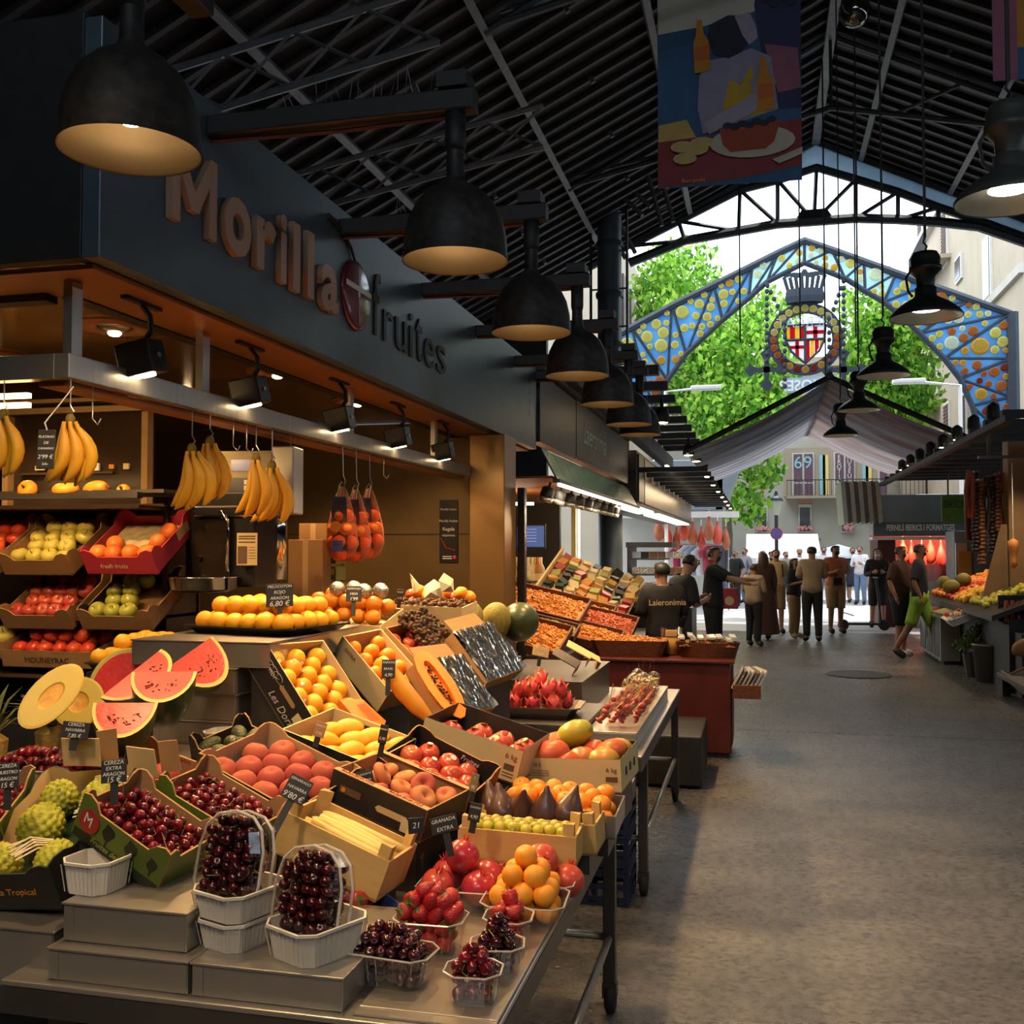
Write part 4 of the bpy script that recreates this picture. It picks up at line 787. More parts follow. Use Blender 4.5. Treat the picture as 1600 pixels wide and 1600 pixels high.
put('peach', CR['E'] @ TR((.03, 0, .048), (0, .2, 0), 1.1), 'single pink peach left in the small open card box', 'single peach box')
text('printed_text', 'PARAGUAYOS', .016, LOGO, tE, Matrix.Translation((0, .0785, .06)) @ Matrix.Rotation(PI/2, 4, 'X'))
tV = C_('V', 'dark card box of bumpy avocados', (-1.60, 2.96, .97), (-30, 14, 10), (.22, .20, .075), BLKCARD, BLKCARD, 'corner', rl='steel riser under the avocado box', rz=.90)
fill(CR['V'], .2, .17, 'avocado', 3, 3, .062, 'bumpy dark green avocado in the dark box', 'avocados', .8, .004, base=(1.4, 0, 0))
# flaps standing up behind the custard apples
for i, (px, py, yaw, lab) in enumerate(((127, 1175, 10, 'brown card flap standing up behind the custard apples'), (222, 1190, -14, 'folded brown card flap beside the small peach box'))):
    t = thing('card_flap', lab, 'cardboard', TR(at(px, py, 2.66), (.2, 0, math.radians(yaw)))); MB().box((0, 0, 0), (.10, .004, .075)).build('panel', CARDL, t); MB().box((.065, .02, 0), (.05, .004, .085), TR((0, 0, 0), (0, 0, .5))).build('side_fold', CARD, t)
# orange display box and papayas
K1 = thing('orange_display_box', 'orange printed card display lying open in the middle', 'box', TR((-1.30, 3.40, 1.02), (0, math.radians(36), math.radians(-20))))
OCARD = mat('orange_card', (.72, .20, .02), .5, 0, (.66, .17, .02), 9, .5)
MB().prism([(-.16, -.07), (-.14, .035), (-.02, .05), (.0, .02), (.06, .015), (.18, .0), (.17, -.06), (.02, -.075)], .006).build('face_panel', OCARD, K1)
MB().prism([(-.16, -.07), (.17, -.06), (.17, -.054), (-.16, -.064)], -.06).build('side_panel', OCARD, K1); MB().bx(.02, .178, -.01, -.004, -.05, 0).build('inner_panel', OCARD, K1)
for k in range(5): MB().bx(-.12, -.03, -.015+k*.009, -.012+k*.009, .0062, .0068).build('printed_line', LOGO, K1)
for k in range(4): MB().bx(.045+k*.022, .060+k*.022, -.045, -.028, .0062, .0068).build('printed_symbol', LOGO, K1)
text('printed_word', 'Papaya', .02, LOGO, K1, TR((.01, -.035, .0064)))
riserK = tag(MB().bx(-.14, .14, -.10, .10, 0, .13).build('steel_riser', STEELD, M=TR((-1.30, 3.45, .80), (0, 0, -.2))), 'steel riser under the orange display box', 'riser', 'steel risers under the sloping boxes')
tag(MB().bx(-.14, .14, -.12, .30, 0, .078).build('steel_riser', STEELD, M=TR((-1.32, 3.5, TZ), (0, 0, -.2))), 'low steel block under the middle risers', 'riser', 'steel risers under the sloping boxes')
def papaya(M, lab, hollow):
    t = thing('papaya_half', lab, 'papaya', M, 'cut papayas')
    n = 16; prof = [(-.155, .012), (-.14, .030), (-.09, .046), (0, .052), (.08, .045), (.13, .030), (.155, .010)]
    mb = MB(); vs = []
    for x, r in prof:
        for k in range(n+1):
            a = PI+PI*k/n; vs.append((x, r*math.cos(a), r*1.05*math.sin(a)))
    fs = [(i*(n+1)+k, i*(n+1)+k+1, (i+1)*(n+1)+k+1, (i+1)*(n+1)+k) for i in range(len(prof)-1) for k in range(n)]
    mb.add(vs, fs); mb.build('skin', PAPM, t, True)
    rim = [(x, r) for x, r in prof] + [(x, -r) for x, r in prof[::-1]]; inn = [(x*.70-.0, r*.40) for x, r in rim]
    m2 = len(rim); mb = MB().add([(x, y, 0) for x, y in rim] + [(x, y, -.001) for x, y in inn] + [(x*.9, y*.8, -.022) for x, y in inn], [(i, (i+1) % m2, m2+(i+1) % m2, m2+i) for i in range(m2)] + [(m2+i, m2+(i+1) % m2, 2*m2+(i+1) % m2, 2*m2+i) for i in range(m2)] + [tuple(range(2*m2, 3*m2))])
    mb.build('flesh', PAPF, t)
    sd = MB()
    for k in range(46):
        x = R.uniform(-.085, .085); y = R.uniform(-.013, .013)*(1-abs(x)/.13); sd.lathe(globe(.0042, .005, n=4), 5, TR((x, y, -.015+R.uniform(0, .007)), rrot()))
    if hollow: stuff(sd.build('seeds', SEEDM, t))
papaya(TR(at(638, 1075, 3.66), (math.radians(-50), math.radians(42), math.radians(-18))), 'cut papaya half leaning on its side beside the orange box', False)
papaya(TR(at(688, 1068, 3.74), (math.radians(28), math.radians(46), math.radians(-24))), 'cut papaya half showing its black seeds', True)
# film wrapped trays
for key, pos, rot, size, lab in (('M1', (-1.175, 3.77, 1.085), (-22, 0, 50), (.25, .28, .07), 'film wrapped tray with dark contents nearest the papayas'), ('M2', (-1.19, 4.31, 1.16), (-18, 5, 50), (.26, .30, .07), 'film wrapped tray with dark contents beside the melons')):
    t = C_(key, lab, pos, rot, size, CARD, BLKCARD, name='wrapped_tray', rl='steel riser under the wrapped tray ' + ('by the papayas' if key == 'M1' else 'by the melons'), rz=TZ if key == 'M1' else .80)
    w, l, h = size
    for s in (0,):
        mb = MB(); nx, ny = 16, 34
        vs = [(-w/2+w*i/nx, -l/2+l*j/ny, h+.010+.010*math.sin(j*1.5+.25*i)*math.sin(i*.45+j*.3)-.016*math.exp(-((j-17)/1.3)**2)+.003*R.random()) for j in range(ny+1) for i in range(nx+1)]
        mb.add(vs, [(j*(nx+1)+i, j*(nx+1)+i+1, (j+1)*(nx+1)+i+1, (j+1)*(nx+1)+i) for j in range(ny) for i in range(nx)]); mb.build('plastic_film', glassy('crinkle_film', (.62, .68, .76), .42, .22), t, True)
    db = MB()
    for k in range(150): db.lathe(globe(.009, .014, n=4), 6, TR((R.uniform(-.46, .46)*w, R.uniform(-.46, .46)*l, h*.55+R.uniform(0, .02)), rrot()))
    stuff(db.build('dark_dates', mat('date_skin', (.05, .022, .012), .35, 0, (.09, .045, .02), 30), t, True))
    MB().box((-w/2-.03, 0, h+.01), (.07, l*.8, .003), TR((0, 0, 0), (0, -.15, 0))).build('lid_flap', CARD, t)
# ------------------------------------------------------------------ punnets on the tray
def rrect(w, l, c): return [(-w/2+c, -l/2), (w/2-c, -l/2), (w/2, -l/2+c), (w/2, l/2-c), (w/2-c, l/2), (-w/2+c, l/2), (-w/2, l/2-c), (-w/2, -l/2+c)]
def shell(w, l, h, c, m, t, name='tub', taper=.86, rim=.006, ribs=0):
    mb = MB(); a = rrect(w*taper, l*taper, c*taper); b = rrect(w, l, c); e = rrect(w+rim*2, l+rim*2, c+rim)
    n = 8
    vs = [(x, y, 0) for x, y in a] + [(x, y, h) for x, y in b] + [(x, y, h) for x, y in e] + [(x, y, h-.006) for x, y in e]
    fs = [tuple(range(n))] + [(i, (i+1) % n, n+(i+1) % n, n+i) for i in range(n)] + [(n+i, n+(i+1) % n, 2*n+(i+1) % n, 2*n+i) for i in range(n)] + [(2*n+i, 2*n+(i+1) % n, 3*n+(i+1) % n, 3*n+i) for i in range(n)]
    mb.add(vs, fs); o = mb.build(name, m, t)
    if m is CLEAR: MB().tube([(x, y, h-.001) for x, y in e+[e[0]]], .0022, 5).build('rim', RIMC, t)
    if ribs:
        for k in range(ribs):
            for s in (-1, 1):
                x = -w*.40+w*.80*k/(ribs-1)
                MB().tube([(x*taper, s*(l*taper/2+.0008), .004), (x, s*(l/2+.0008), h-.007)], .0013, 4).build('rib', m, t)
        kk = max(3, int(ribs*l/w))
        for k in range(kk):
            y = -l*.38+l*.76*k/(kk-1); MB().tube([((w*taper/2+.0008), y*taper, .004), ((w/2+.0008), y, h-.007)], .0013, 4).build('rib', m, t)
    return o
def punnet(pos, w, l, h, yaw, label, m=None, ribs=8): 
    t = thing('punnet', label, 'punnet', TR(pos, (0, 0, yaw)), 'clear plastic punnets'); shell(w, l, h, .02, m or CLEAR, t, ribs=ribs); return TR(pos, (0, 0, yaw))
def heap(T, w, l, k, zs, label, group, sc=1.0, tilt=3.0, jit=.005, pitch=None):
    """layers of fruit shrinking upwards; zs = [(z, shrink)]"""
    d = pitch or {'cherry': .0235, 'cherry_d': .0255, 'straw': .030, 'apricot': .052, 'pom': .09, 'mandarin': .05, 'dragon': .075, 'orange': .072, 'kaki_y': .073}.get(k, .05)*sc
    for li, (z, s) in enumerate(zs):
        nx = max(1, int(w*s/d+.3)); ny = max(1, int(l*s/d+.3))
        for i in range(nx):
            for j in range(ny):
                put(k, T @ TR(((i-(nx-1)/2)*d+R.uniform(-jit, jit), (j-(ny-1)/2)*d+R.uniform(-jit, jit)+(li % 2)*d*.2, z+R.uniform(-jit, jit)*.7), rrot(tilt), sc*R.uniform(.95, 1.06)), label, group, bulk=k in ('cherry', 'cherry_d') and li < len(zs)-2)
z0 = .7275
T = punnet((-.775, 2.10, z0), .185, .105, .068, -.10, 'long clear punnet of dark cherries at the front of the tray')
heap(T, .165, .085, 'cherry_d', [(.016, .95), (.042, 1.0), (.068, 1.0), (.090, .85), (.110, .50)], 'very dark cherry in the long clear punnet', 'cherries of the long punnet')
T = punnet((-.578, 2.055, z0), .105, .09, .062, .12, 'small clear punnet of red cherries at the tray corner')
heap(T, .085, .07, 'cherry', [(.016, .95), (.042, 1.0), (.066, 1.0), (.088, .7), (.105, .35)], 'glossy red cherry in the small corner punnet', 'cherries of the corner punnet', 1.12)
T = punnet((-.565, 2.20, z0), .105, .09, .062, .2, 'small clear punnet of black cherries behind the corner one')
heap(T, .085, .07, 'cherry_d', [(.016, .95), (.042, 1.0), (.068, 1.0), (.092, .75), (.112, .4)], 'almost black cherry in the second small punnet', 'cherries of the second small punnet', 1.05)
T = punnet((-.745, 2.285, z0), .15, .11, .075, .05, 'clear punnet heaped with strawberries in the middle of the tray')
heap(T, .13, .09, 'straw', [(.022, .9), (.055, 1.0), (.083, 1.05), (.108, .85), (.130, .5)], 'ripe strawberry in the large strawberry punnet', 'strawberries of the large punnet', 1.18)
T = punnet((-.575, 2.345, z0), .10, .10, .07, .1, 'small clear punnet of strawberries at the tray edge')
heap(T, .085, .085, 'straw', [(.022, .9), (.052, 1.0), (.080, 1.0), (.102, .6)], 'ripe strawberry in the small strawberry punnet', 'strawberries of the small punnet', 1.05)
T = punnet((-.765, 2.60, z0), .20, .17, .055, .05, 'wide clear punnet of pomegranates')
for (x, y, z, r), l_ in zip(((-.055, -.035, .05, (.3, .2, 0)), (.055, -.035, .05, (.2, -.3, 2)), (-.05, .055, .05, (.1, .2, 4)), (.06, .055, .05, (.4, .9, 1)), (0, .01, .115, (.25, -.2, 3))), ('front left', 'front right', 'back left', 'back right', 'on top of the other four')): put('pom', T @ TR((x, y, z), r, 1.0), 'big crimson pomegranate in the wide punnet, ' + l_, 'crimson pomegranates')
T = punnet((-.575, 2.52, z0), .195, .16, .055, .06, 'clear punnet heaped with apricots at the table edge')
heap(T, .185, .155, 'apricot', [(.030, .95), (.072, 1.0), (.112, .75), (.150, .4)], 'velvety apricot in the heaped punnet', 'apricots', 1.06, .7)
T = punnet((-.545, 2.665, z0), .13, .12, .055, 0, 'clear punnet with two orange pomegranates behind the apricots')
for x, y, z, r in ((-.03, -.02, .055, (1.1, .7, 0)), (.045, .03, .045, (.3, .2, 2)), (-.02, .0, .10, (1.2, .4, .3))): put('pom_o', T @ TR((x, y, z), r, 1.0), 'orange red pomegranate behind the apricots', 'orange pomegranates')
# currant cup
cu = thing('currant_cup', 'clear lidded cup of red currants beside the asparagus', 'cup', TR((-.935, 2.70, TZ)))
MB().lathe([(.030, 0), (.038, .075), (.040, .075)], 20).build('cup', CLEAR, cu, True); MB().lathe([(.040, .076), (.036, .095), (.020, .11), (0, .113)], 20).build('dome_lid', CLEAR, cu, True)
mb = MB()
for k in range(110): a = R.uniform(0, 6.28); q = R.uniform(0, .030); mb.lathe(globe(.0045, .0045, n=4), 6, TR((q*math.cos(a), q*math.sin(a), R.uniform(.006, .085)), rrot()))
stuff(mb.build('red_currants', mat('currant', (.35, .012, .015), .2, 0, (.5, .03, .02), 40, coat=.4), cu, True))
# small blue edged box with sliced fruit
bl = thing('blue_edged_box', 'small blue edged card box with strawberries behind the clamshell', 'box', TR((-.955, 2.395, .735), (0, .2, -.55)))
BLUEC = mat('blue_card', (.05, .09, .30), .5, 0, (.04, .07, .24), 9)
MB().bx(-.10, .10, -.06, .06, 0, .004).build('base', CARD, bl)
for a, b in (((-.10, -.06), (.10, -.06)), ((.10, -.06), (.10, .06)), ((-.10, .06), (.10, .06)), ((-.10, -.06), (-.10, .06))):
    MB().bx(min(a[0], b[0])-.002, max(a[0], b[0])+.002, min(a[1], b[1])-.002, max(a[1], b[1])+.002, .0045, .055).build('side_panel', BLUEC, bl)
Tb = TR((-.955, 2.395, .735), (0, .2, -.55))
for k in range(10): put('straw', Tb @ TR((R.uniform(-.07, .08), R.uniform(-.035, .04), .05+.012*(k % 3)), rrot(), 1.3), 'large strawberry in the small blue edged box', 'strawberries of the blue edged box')
# clamshells with cherries on stacked white tubs
def tub(pos, w, l, h, yaw, lab):
    t = thing('white_tub', lab, 'tub', TR(pos, (0, 0, yaw)), 'white plastic tubs'); shell(w, l, h, .025, MILKY, t, 'body', .88, .006, 9); return t
tub((-1.115, 2.07, .7905), .13, .15, .062, -.35, 'lowest white ribbed tub under the left clamshell'); 
tub((-1.115, 2.07, .8555), .145, .165, .060, -.35, 'upper white ribbed tub holding the left cherry clamshell')
tub((-.925, 2.055, .7905), .15, .18, .072, -.45, 'white ribbed tub holding the right cherry clamshell')
tub((-1.475, 2.075, .876), .12, .12, .072, -.1, 'white ribbed tub propping the green cherry box')
def clamshell(pos, yaw, tilt, lab, lab2, grp):
    M = TR(pos, (0, 0, yaw)) @ TR((0, 0, 0), (tilt, 0, 0))
    t = thing('cherry_clamshell', lab, 'clamshell', M, 'cherry clamshells')
    # upright domed box: width x, depth y, height z
    out = [(.075*math.sin(a)*(1 if a < PI/2 else 1), .20*.5-.20*.5*math.cos(a)) for a in [PI*i/10 for i in range(11)]]
    pts = [(-.070, 0), (.070, 0), (.082, .05), (.082, .12), (.070, .165), (.045, .190), (0, .20), (-.045, .190), (-.070, .165), (-.082, .12), (-.082, .05)]
    n = len(pts); mb = MB()
    vs = [(x*.86, -.048, z*.93+.008) for x, z in pts] + [(x, -.022, z) for x, z in pts] + [(x, .022, z) for x, z in pts] + [(x*.9, .05, z*.95+.006) for x, z in pts]
    mb.add(vs, [tuple(range(n))[::-1], tuple(range(3*n, 4*n))] + [(r*n+i, r*n+(i+1) % n, (r+1)*n+(i+1) % n, (r+1)*n+i) for r in range(3) for i in range(n)]); mb.build('shell', CLEAR, t)
    MB().tube([(x*1.05, -.02, z*1.01) for x, z in pts+[pts[0]]], .0032, 6).build('rim', RIMC, t); MB().tube([(x*1.05, .02, z*1.01) for x, z in pts+[pts[0]]], .0032, 6).build('rim', RIMC, t)
    for k in range(9): MB().tube([(-.083, -.02, .03+.015*k), (-.080, .045, .03+.015*k)], .0022, 4).build('rib', CLEAR, t)
    for li in range(3):
        y = -.028+.026*li
        for j in range(8):
            z = .016+.0235*j; hw = .060 if z < .13 else .060*math.sqrt(max(0, 1-((z-.13)/.065)**2))
            nn = max(1, int(2*hw/.0245+.9))
            for i in range(nn):
                if z > .185: continue
                put('cherry_d', M @ TR(((i-(nn-1)/2)*.0245+R.uniform(-.006, .006), y+R.uniform(-.005, .005), z+R.uniform(-.007, .007)), rrot(), .95), lab2, grp, parts=R.random() < .5, bulk=li > 0)
clamshell((-1.135, 2.055, .868), -.18, -.24, 'left domed clamshell packed with dark cherries', 'dark cherry pressed inside the left clamshell', 'cherries of the left clamshell')
clamshell((-.945, 2.045, .808), -.22, -.22, 'right domed clamshell packed with nearly black cherries', 'nearly black cherry pressed inside the right clamshell', 'cherries of the right clamshell')

# ------------------------------------------------------------------ cherry punnets at the left, melons, watermelons, pineapples
for i, (x, y, lab, l2) in enumerate(((-2.02, 2.56, 'clear cherry punnet at the left edge below the pineapple leaves', 'cherry in the left back punnet'), (-1.78, 2.53, 'clear cherry punnet with a price card below the watermelon', 'cherry in the back punnet with the price card'))):
    T = punnet((x, y, 1.0-.038), .22, .13, .065, .05, lab); heap(T, .20, .11, 'cherry', [(.062, 1.0), (.085, .95), (.105, .6)], 'bright red ' + l2, 'cherries of the back punnet %s' % ('left', 'right')[i], 1.1)
def axes(pos, x, y):
    """frame with x along x, y near y, z towards the camera side"""
    x = Vector(x).normalized(); y = Vector(y); y = (y-x*y.dot(x)).normalized(); z = x.cross(y)
    return Matrix(((x.x, y.x, z.x, pos[0]), (x.y, y.y, z.y, pos[1]), (x.z, y.z, z.z, pos[2]), (0, 0, 0, 1)))
def wedge(E0, E1, D, phi, lab):
    """watermelon piece: straight cut edge E0-E1, curved rind at D, sector phi behind the face"""
    E0, E1, D = at(*E0), at(*E1), at(*D); c = (E0+E1)/2; M = axes(c, E1-E0, D-c)
    if (M.to_3x3() @ Vector((0, 0, 1))).dot(Vector((0, 0, EYE))-c) < 0: M = axes(c, E0-E1, D-c)
    t = thing('watermelon_piece', lab, 'watermelon', M, 'cut watermelons')
    ra = (E1-E0).length/2; rb = (D-c).length; n = 10; m = 16
    def P(k, a, b): return (-ra*k*math.cos(b), rb*k*math.sin(b)*math.cos(a), -rb*k*math.sin(b)*math.sin(a))
    mb = MB(); vs = [P(1, phi*i/n, PI*j/m) for i in range(n+1) for j in range(m+1)]
    mb.add(vs, [(i*(m+1)+j, i*(m+1)+j+1, (i+1)*(m+1)+j+1, (i+1)*(m+1)+j) for i in range(n) for j in range(m)]); mb.build('rind', WMRIND, t, True)
    k = m+1
    for a in (0, phi):
        pts = [P(1, a, PI*j/m) for j in range(k)]; mid = [P(.975, a, PI*j/m) for j in range(k)]; pin = [P(.90, a, PI*j/m) for j in range(k)]
        MB().add(pts+mid+pin, [(j, j+1, k+j+1, k+j) for j in range(m)]+[(k+j, k+j+1, 2*k+j+1, 2*k+j) for j in range(m)]).build('pith', WMWHITE, t)
        MB().add(pin, [tuple(range(k))]).build('flesh', WMFLESH, t)
    sd = MB()
    for q in range(26):
        b = R.uniform(.6, 2.5); kk = R.uniform(.45, .72); p = P(kk, 0, b); sd.lathe(globe(.0022, .0042, n=4), 5, TR((p[0], p[1], .0012), (R.uniform(1.2, 1.9), 0, R.uniform(0, 3))))
    stuff(sd.build('seeds', SEEDM, t)); return t
# big half showing its round face
hm = thing('watermelon_half', 'large upright watermelon half with a round red face', 'watermelon', TR((-2.17, 3.20, 1.145), (math.radians(78), 0, math.radians(14))))
MB().lathe([(.138*math.sin(PI/2*(1+i/8)), -.15*abs(math.cos(PI/2*(1+i/8)))) for i in range(9)], 32, TR(sc=(1, 1.12, 1))).build('rind', WMRIND, hm, True)
MB().lathe([(.138, 0), (.132, .002)], 32, TR(sc=(1, 1.12, 1))).build('edge', mat('wm_edge', (.55, .52, .10), .5, 0, (.45, .45, .1), 9), hm); MB().lathe([(.133, .0018), (.122, .0022)], 32, TR(sc=(1, 1.12, 1))).build('pith', WMWHITE, hm)
MB().lathe([(.123, .002), (.06, .004), (0, .003)], 32, TR(sc=(1, 1.12, 1))).build('flesh', WMFLESH, hm)
wedge((156, 1090, 3.08), (252, 1014, 3.34), (236, 1078, 3.16), .55, 'long narrow watermelon wedge leaning in the middle')
wedge((206, 1050, 3.12), (308, 1049, 3.16), (238, 1098, 2.98), 1.25, 'watermelon quarter with a wet seeded face on top')
wedge((258, 1046, 3.28), (332, 994, 3.42), (334, 1074, 3.30), .8, 'upright watermelon quarter beside the steel bins')
wedge((146, 1098, 2.92), (247, 1098, 2.96), (190, 1153, 2.80), 1.1, 'lowest watermelon quarter behind the cherries')
def halfmelon(M, lab, cut):
    t = thing('yellow_melon_piece', lab, 'melon', M, 'cut yellow melons'); o = 1.0 if cut == 'round' else 1.9
    S_ = TR(sc=(1, o, 1))
    MB().lathe([(.085*math.sin(PI/2*(1+i/8)), -.08*abs(math.cos(PI/2*(1+i/8)))) for i in range(9)], 28, S_).build('rind', MELONM, t, True)
    MB().lathe([(.085, 0), (.078, .0015), (.036, .002), (.030, -.004)], 28, S_).build('flesh', MELFLESH, t, False); MB().lathe([(.031, -.003), (.02, -.006), (0, -.004)], 20, S_).build('seed_core', MELCORE, t, True)
halfmelon(TR((-2.20, 2.98, 1.14), (math.radians(72), 0, math.radians(16))), 'round yellow melon half leaning on the watermelon', 'round')
cm = at(80, 1087, 3.05); L_ = at(112, 1047, 3.10)-at(45, 1127, 3.0)
Mm = axes(cm, (at(102, 1103, 3.05)-cm), L_)
halfmelon(Mm @ TR(sc=.72), 'long yellow melon half in front of the round one', 'long')
for i, (x, y, lab) in enumerate(((-2.42, 2.84, 'pineapple leaf crown at the left edge'), (-2.33, 3.02, 'pineapple leaf crown behind the first one'))):
    t = thing('pineapple_crown', lab, 'pineapple', TR((x, y, 1.0))); PLEAF = mat('pineapple_leaf', (.10, .12, .03), .5, 0, (.20, .20, .06), 6, stretch=(4, 4, 1))
    MB().lathe([(0, -.02), (.05, -.02), (.055, .03), (.03, .05), (0, .05)], 12).build('fruit_top', mat('pineapple_skin', (.25, .14, .03), .7, 0, (.35, .22, .05), 25, bump=.6, bs=60), t)
    for k in range(26):
        a = k*2.4; L_ = R.uniform(.12, .22); u = R.uniform(.2, 1.1); d = Vector((math.cos(a)*math.sin(u), math.sin(a)*math.sin(u), math.cos(u))); s = Vector((-math.sin(a), math.cos(a), 0))*.011
        p0 = Vector((0, 0, .04)); p1 = p0+d*L_*.55+Vector((0, 0, .01)); p2 = p0+d*L_+Vector((0, 0, -.02-.03*u)); nn = s.cross(d).normalized()*.003
        MB().add([p0-s, p0+s, p1+s*.9, p1-s*.9, p2, p1+nn*2], [(0, 1, 2, 5), (0, 5, 3), (3, 5, 4), (5, 2, 4)]).build('leaf', PLEAF, t, True)
# white tub by the melons
tub((-1.93, 2.80, .981), .11, .13, .06, .1, 'white ribbed tub standing before the watermelon pieces'); tub((-1.72, 3.08, .981), .11, .12, .07, -.1, 'white ribbed tub propping the wet watermelon quarter')

# ------------------------------------------------------------------ upper tier: yellow peaches, oranges, nuts, melons
tray = thing('black_tray', 'black moulded tray of yellow peaches on the top bin', 'tray', TR((-1.84, 3.62, 1.331), (0, 0, -.22)))
shell(.50, .42, .03, .03, BLACKG, tray, 'tray_shell'); Tt = TR((-1.84, 3.62, 1.331), (0, 0, -.22))
heap(Tt, .48, .40, 'kaki_y', [(.045, 1.0), (.100, .75)], 'yellow orange peach heaped on the black tray', 'yellow peaches on the black tray', 1.0, .5, .004)
gt2 = thing('steel_tray', 'steel tray of loose yellow peaches behind the watermelon', 'tray', TR((-2.22, 3.42, 1.20), (0, 0, .05))); shell(.36, .30, .035, .02, STEELD, gt2, 'tray_shell')
heap(TR((-2.22, 3.42, 1.20), (0, 0, .05)), .33, .27, 'kaki_y', [(.050, 1.0), (.10, .7)], 'yellow orange peach behind the watermelon half', 'yellow peaches behind the watermelon', .95, .5, .004)
tag(MB().bx(-.17, .17, -.14, .14, 0, .294).build('steel_riser', STEELD, M=TR((-2.22, 3.42, .905))), 'tall steel block under the peaches behind the watermelon', 'riser', 'steel risers under the sloping boxes')
ob = C_('OB', 'shallow foil lined box of oranges at the back', (-1.78, 4.30, 1.30), (-4, 14, 4), (.40, .26, .06), CREAM, FOIL, edge=CREAM)
fill(CR['OB'], .37, .23, 'orange', 5, 3, .08, 'orange in the foil lined back box', 'oranges of the back box', .5, .004, .95); fill(CR['OB'], .34, .16, 'orange', 5, 2, .13, 'orange in the foil lined back box', 'oranges of the back box', .5, .004, .95)
for i in range(4): tag(MB().lathe(globe(.036, .035, n=10), 14).build('foil_wrapped_orange', FOIL, None, True, M=CR['OB'] @ TR((-.05+.065*i, -.02+.03*(i % 2), .175))), 'orange wrapped in silver foil on top of the back box', 'orange', 'foil wrapped oranges')
nb = C_('NB', 'marbled cream box of nuts with fruit heaped behind', (-1.52, 4.68, 1.28), (0, 4, 2), (.36, .26, .11), CREAM, CREAM, edge=CREAM)
mb = MB()
for k in range(260): mb.lathe(globe(.0085, .013, n=6), 7, CR['NB'] @ TR((R.uniform(-.165, .165), R.uniform(-.12, .06), .095+R.uniform(0, .03)), rrot()))
stuff(mb.build('pecan_nuts', mat('nut_shell', (.10, .045, .02), .6, 0, (.055, .026, .013), 40), None, True), 'heap of brown nuts in the marbled cream box', 'nuts')
for k in range(9): put('orange' if k % 3 else 'apple_r', CR['NB'] @ TR((-.14+.036*k, .09+R.uniform(-.015, .015), .13+.02*(k % 2)), rrot(.6), .9), 'orange or red apple heaped behind the nuts', 'fruit heaped behind the nuts')
nbag = thing('nut_bag', 'clear bag of brown nuts sloping beside the apple box', 'bag', TR(at(670, 985, 4.4), (.25, .62, -.30)))
mb = MB()
for k in range(330): mb.lathe(globe(.0085, .013, n=6), 7, TR((R.uniform(-.13, .13), R.uniform(-.085, .085), R.uniform(-.02, .012)), rrot()))
stuff(mb.build('nuts', MATS['nut_shell'], nbag, True)); mb = MB()
mb.add([(-.14+.28*i/10, -.095+.19*j/8, .026+.003*math.sin(i*2.1+j*1.3)) for j in range(9) for i in range(11)], [(j*11+i, j*11+i+1, (j+1)*11+i+1, (j+1)*11+i) for j in range(8) for i in range(10)]); mb.build('clear_film', CLEAR, nbag, True)
tag(MB().bx(-.15, .15, -.10, .10, 0, .15).build('steel_riser', STEELD, M=TR((-1.40, 4.42, .93))), 'steel riser under the nut bag', 'riser', 'steel risers under the sloping boxes')
mg = C_('MG', 'cream box of mangoes behind the wrapped trays', (-1.42, 4.86, 1.13), (-16, 8, 26), (.30, .2, .10), CREAM, CARDL, edge=CREAM)
fill(CR['MG'], .27, .17, 'mango_y', 3, 2, .07, 'yellow mango in the box behind the wrapped trays', 'yellow mangoes behind the wrapped trays', .3, .004, base=(PI/2, 0, .5))
tag(MB().bx(-.15, .15, -.10, .10, 0, .12).build('steel_riser', STEELD, M=TR((-1.42, 4.86, .95))), 'steel riser under the back mango box', 'riser', 'steel risers under the sloping boxes')
for x, y, z, r, s, lab in ((-1.62, 5.35, 1.27, (1.2, .3, .4), 1.25, 'largest ribbed green melon by the bronze pillar'), (-1.50, 5.15, 1.26, (.4, .3, 1.4), 1.1, 'ribbed green melon in front of the largest one'), (-1.40, 5.40, 1.25, (.3, .2, .2), 1.0, 'ribbed green melon at the end of the melon row')): put('melon', TR((x, y, z), r, s), lab, 'green melons')
K['wm'] = ('watermelon', 'watermelon', gm('watermelon', mat('wm_dark', (.03, .05, .018), .35, 0, (.06, .075, .03), 5, .5, stretch=(5, 5, 1)), .12, .14, 0, 0, seg=20, n=14), ())
put('wm', TR((-1.30, 5.55, 1.24), (1.2, 0, .5), .9), 'whole dark green watermelon at the end of the fruit stall', None)
for i, (px, py) in enumerate(((675, 935), (700, 925), (650, 925))):
    t = tag(MB().add([(-.04, 0, 0), (.045, .01, 0), (.05, .02, .06), (.0, .03, .09), (-.045, .015, .055), (0, -.02, .03)], [(0, 1, 5), (1, 2, 5), (2, 3, 5), (3, 4, 5), (4, 0, 5), (0, 4, 3, 2, 1)]).build('paper_wrap', mat('tissue', (.66, .60, .42), .8, 0, (.58, .52, .36), 12), None, M=TR(at(px, py, 4.85), (0, 0, i))), ['crumpled pale tissue paper behind the nuts', 'crumpled pale tissue paper left of the melons', 'small crumpled tissue paper among the oranges'][i], 'paper')

mb = MB()
for k, M in BULK:
    me = K[k][2]; mb.add([v.co for v in me.vertices], [tuple(p.vertices) for p in me.polygons], 0 if k == 'cherry' else 1, M)
stuff(mb.build('cherries', [CHERRYM, CHERRYD], None, True), 'all the cherries lying deeper in the boxes, punnets and clamshells', 'cherries')
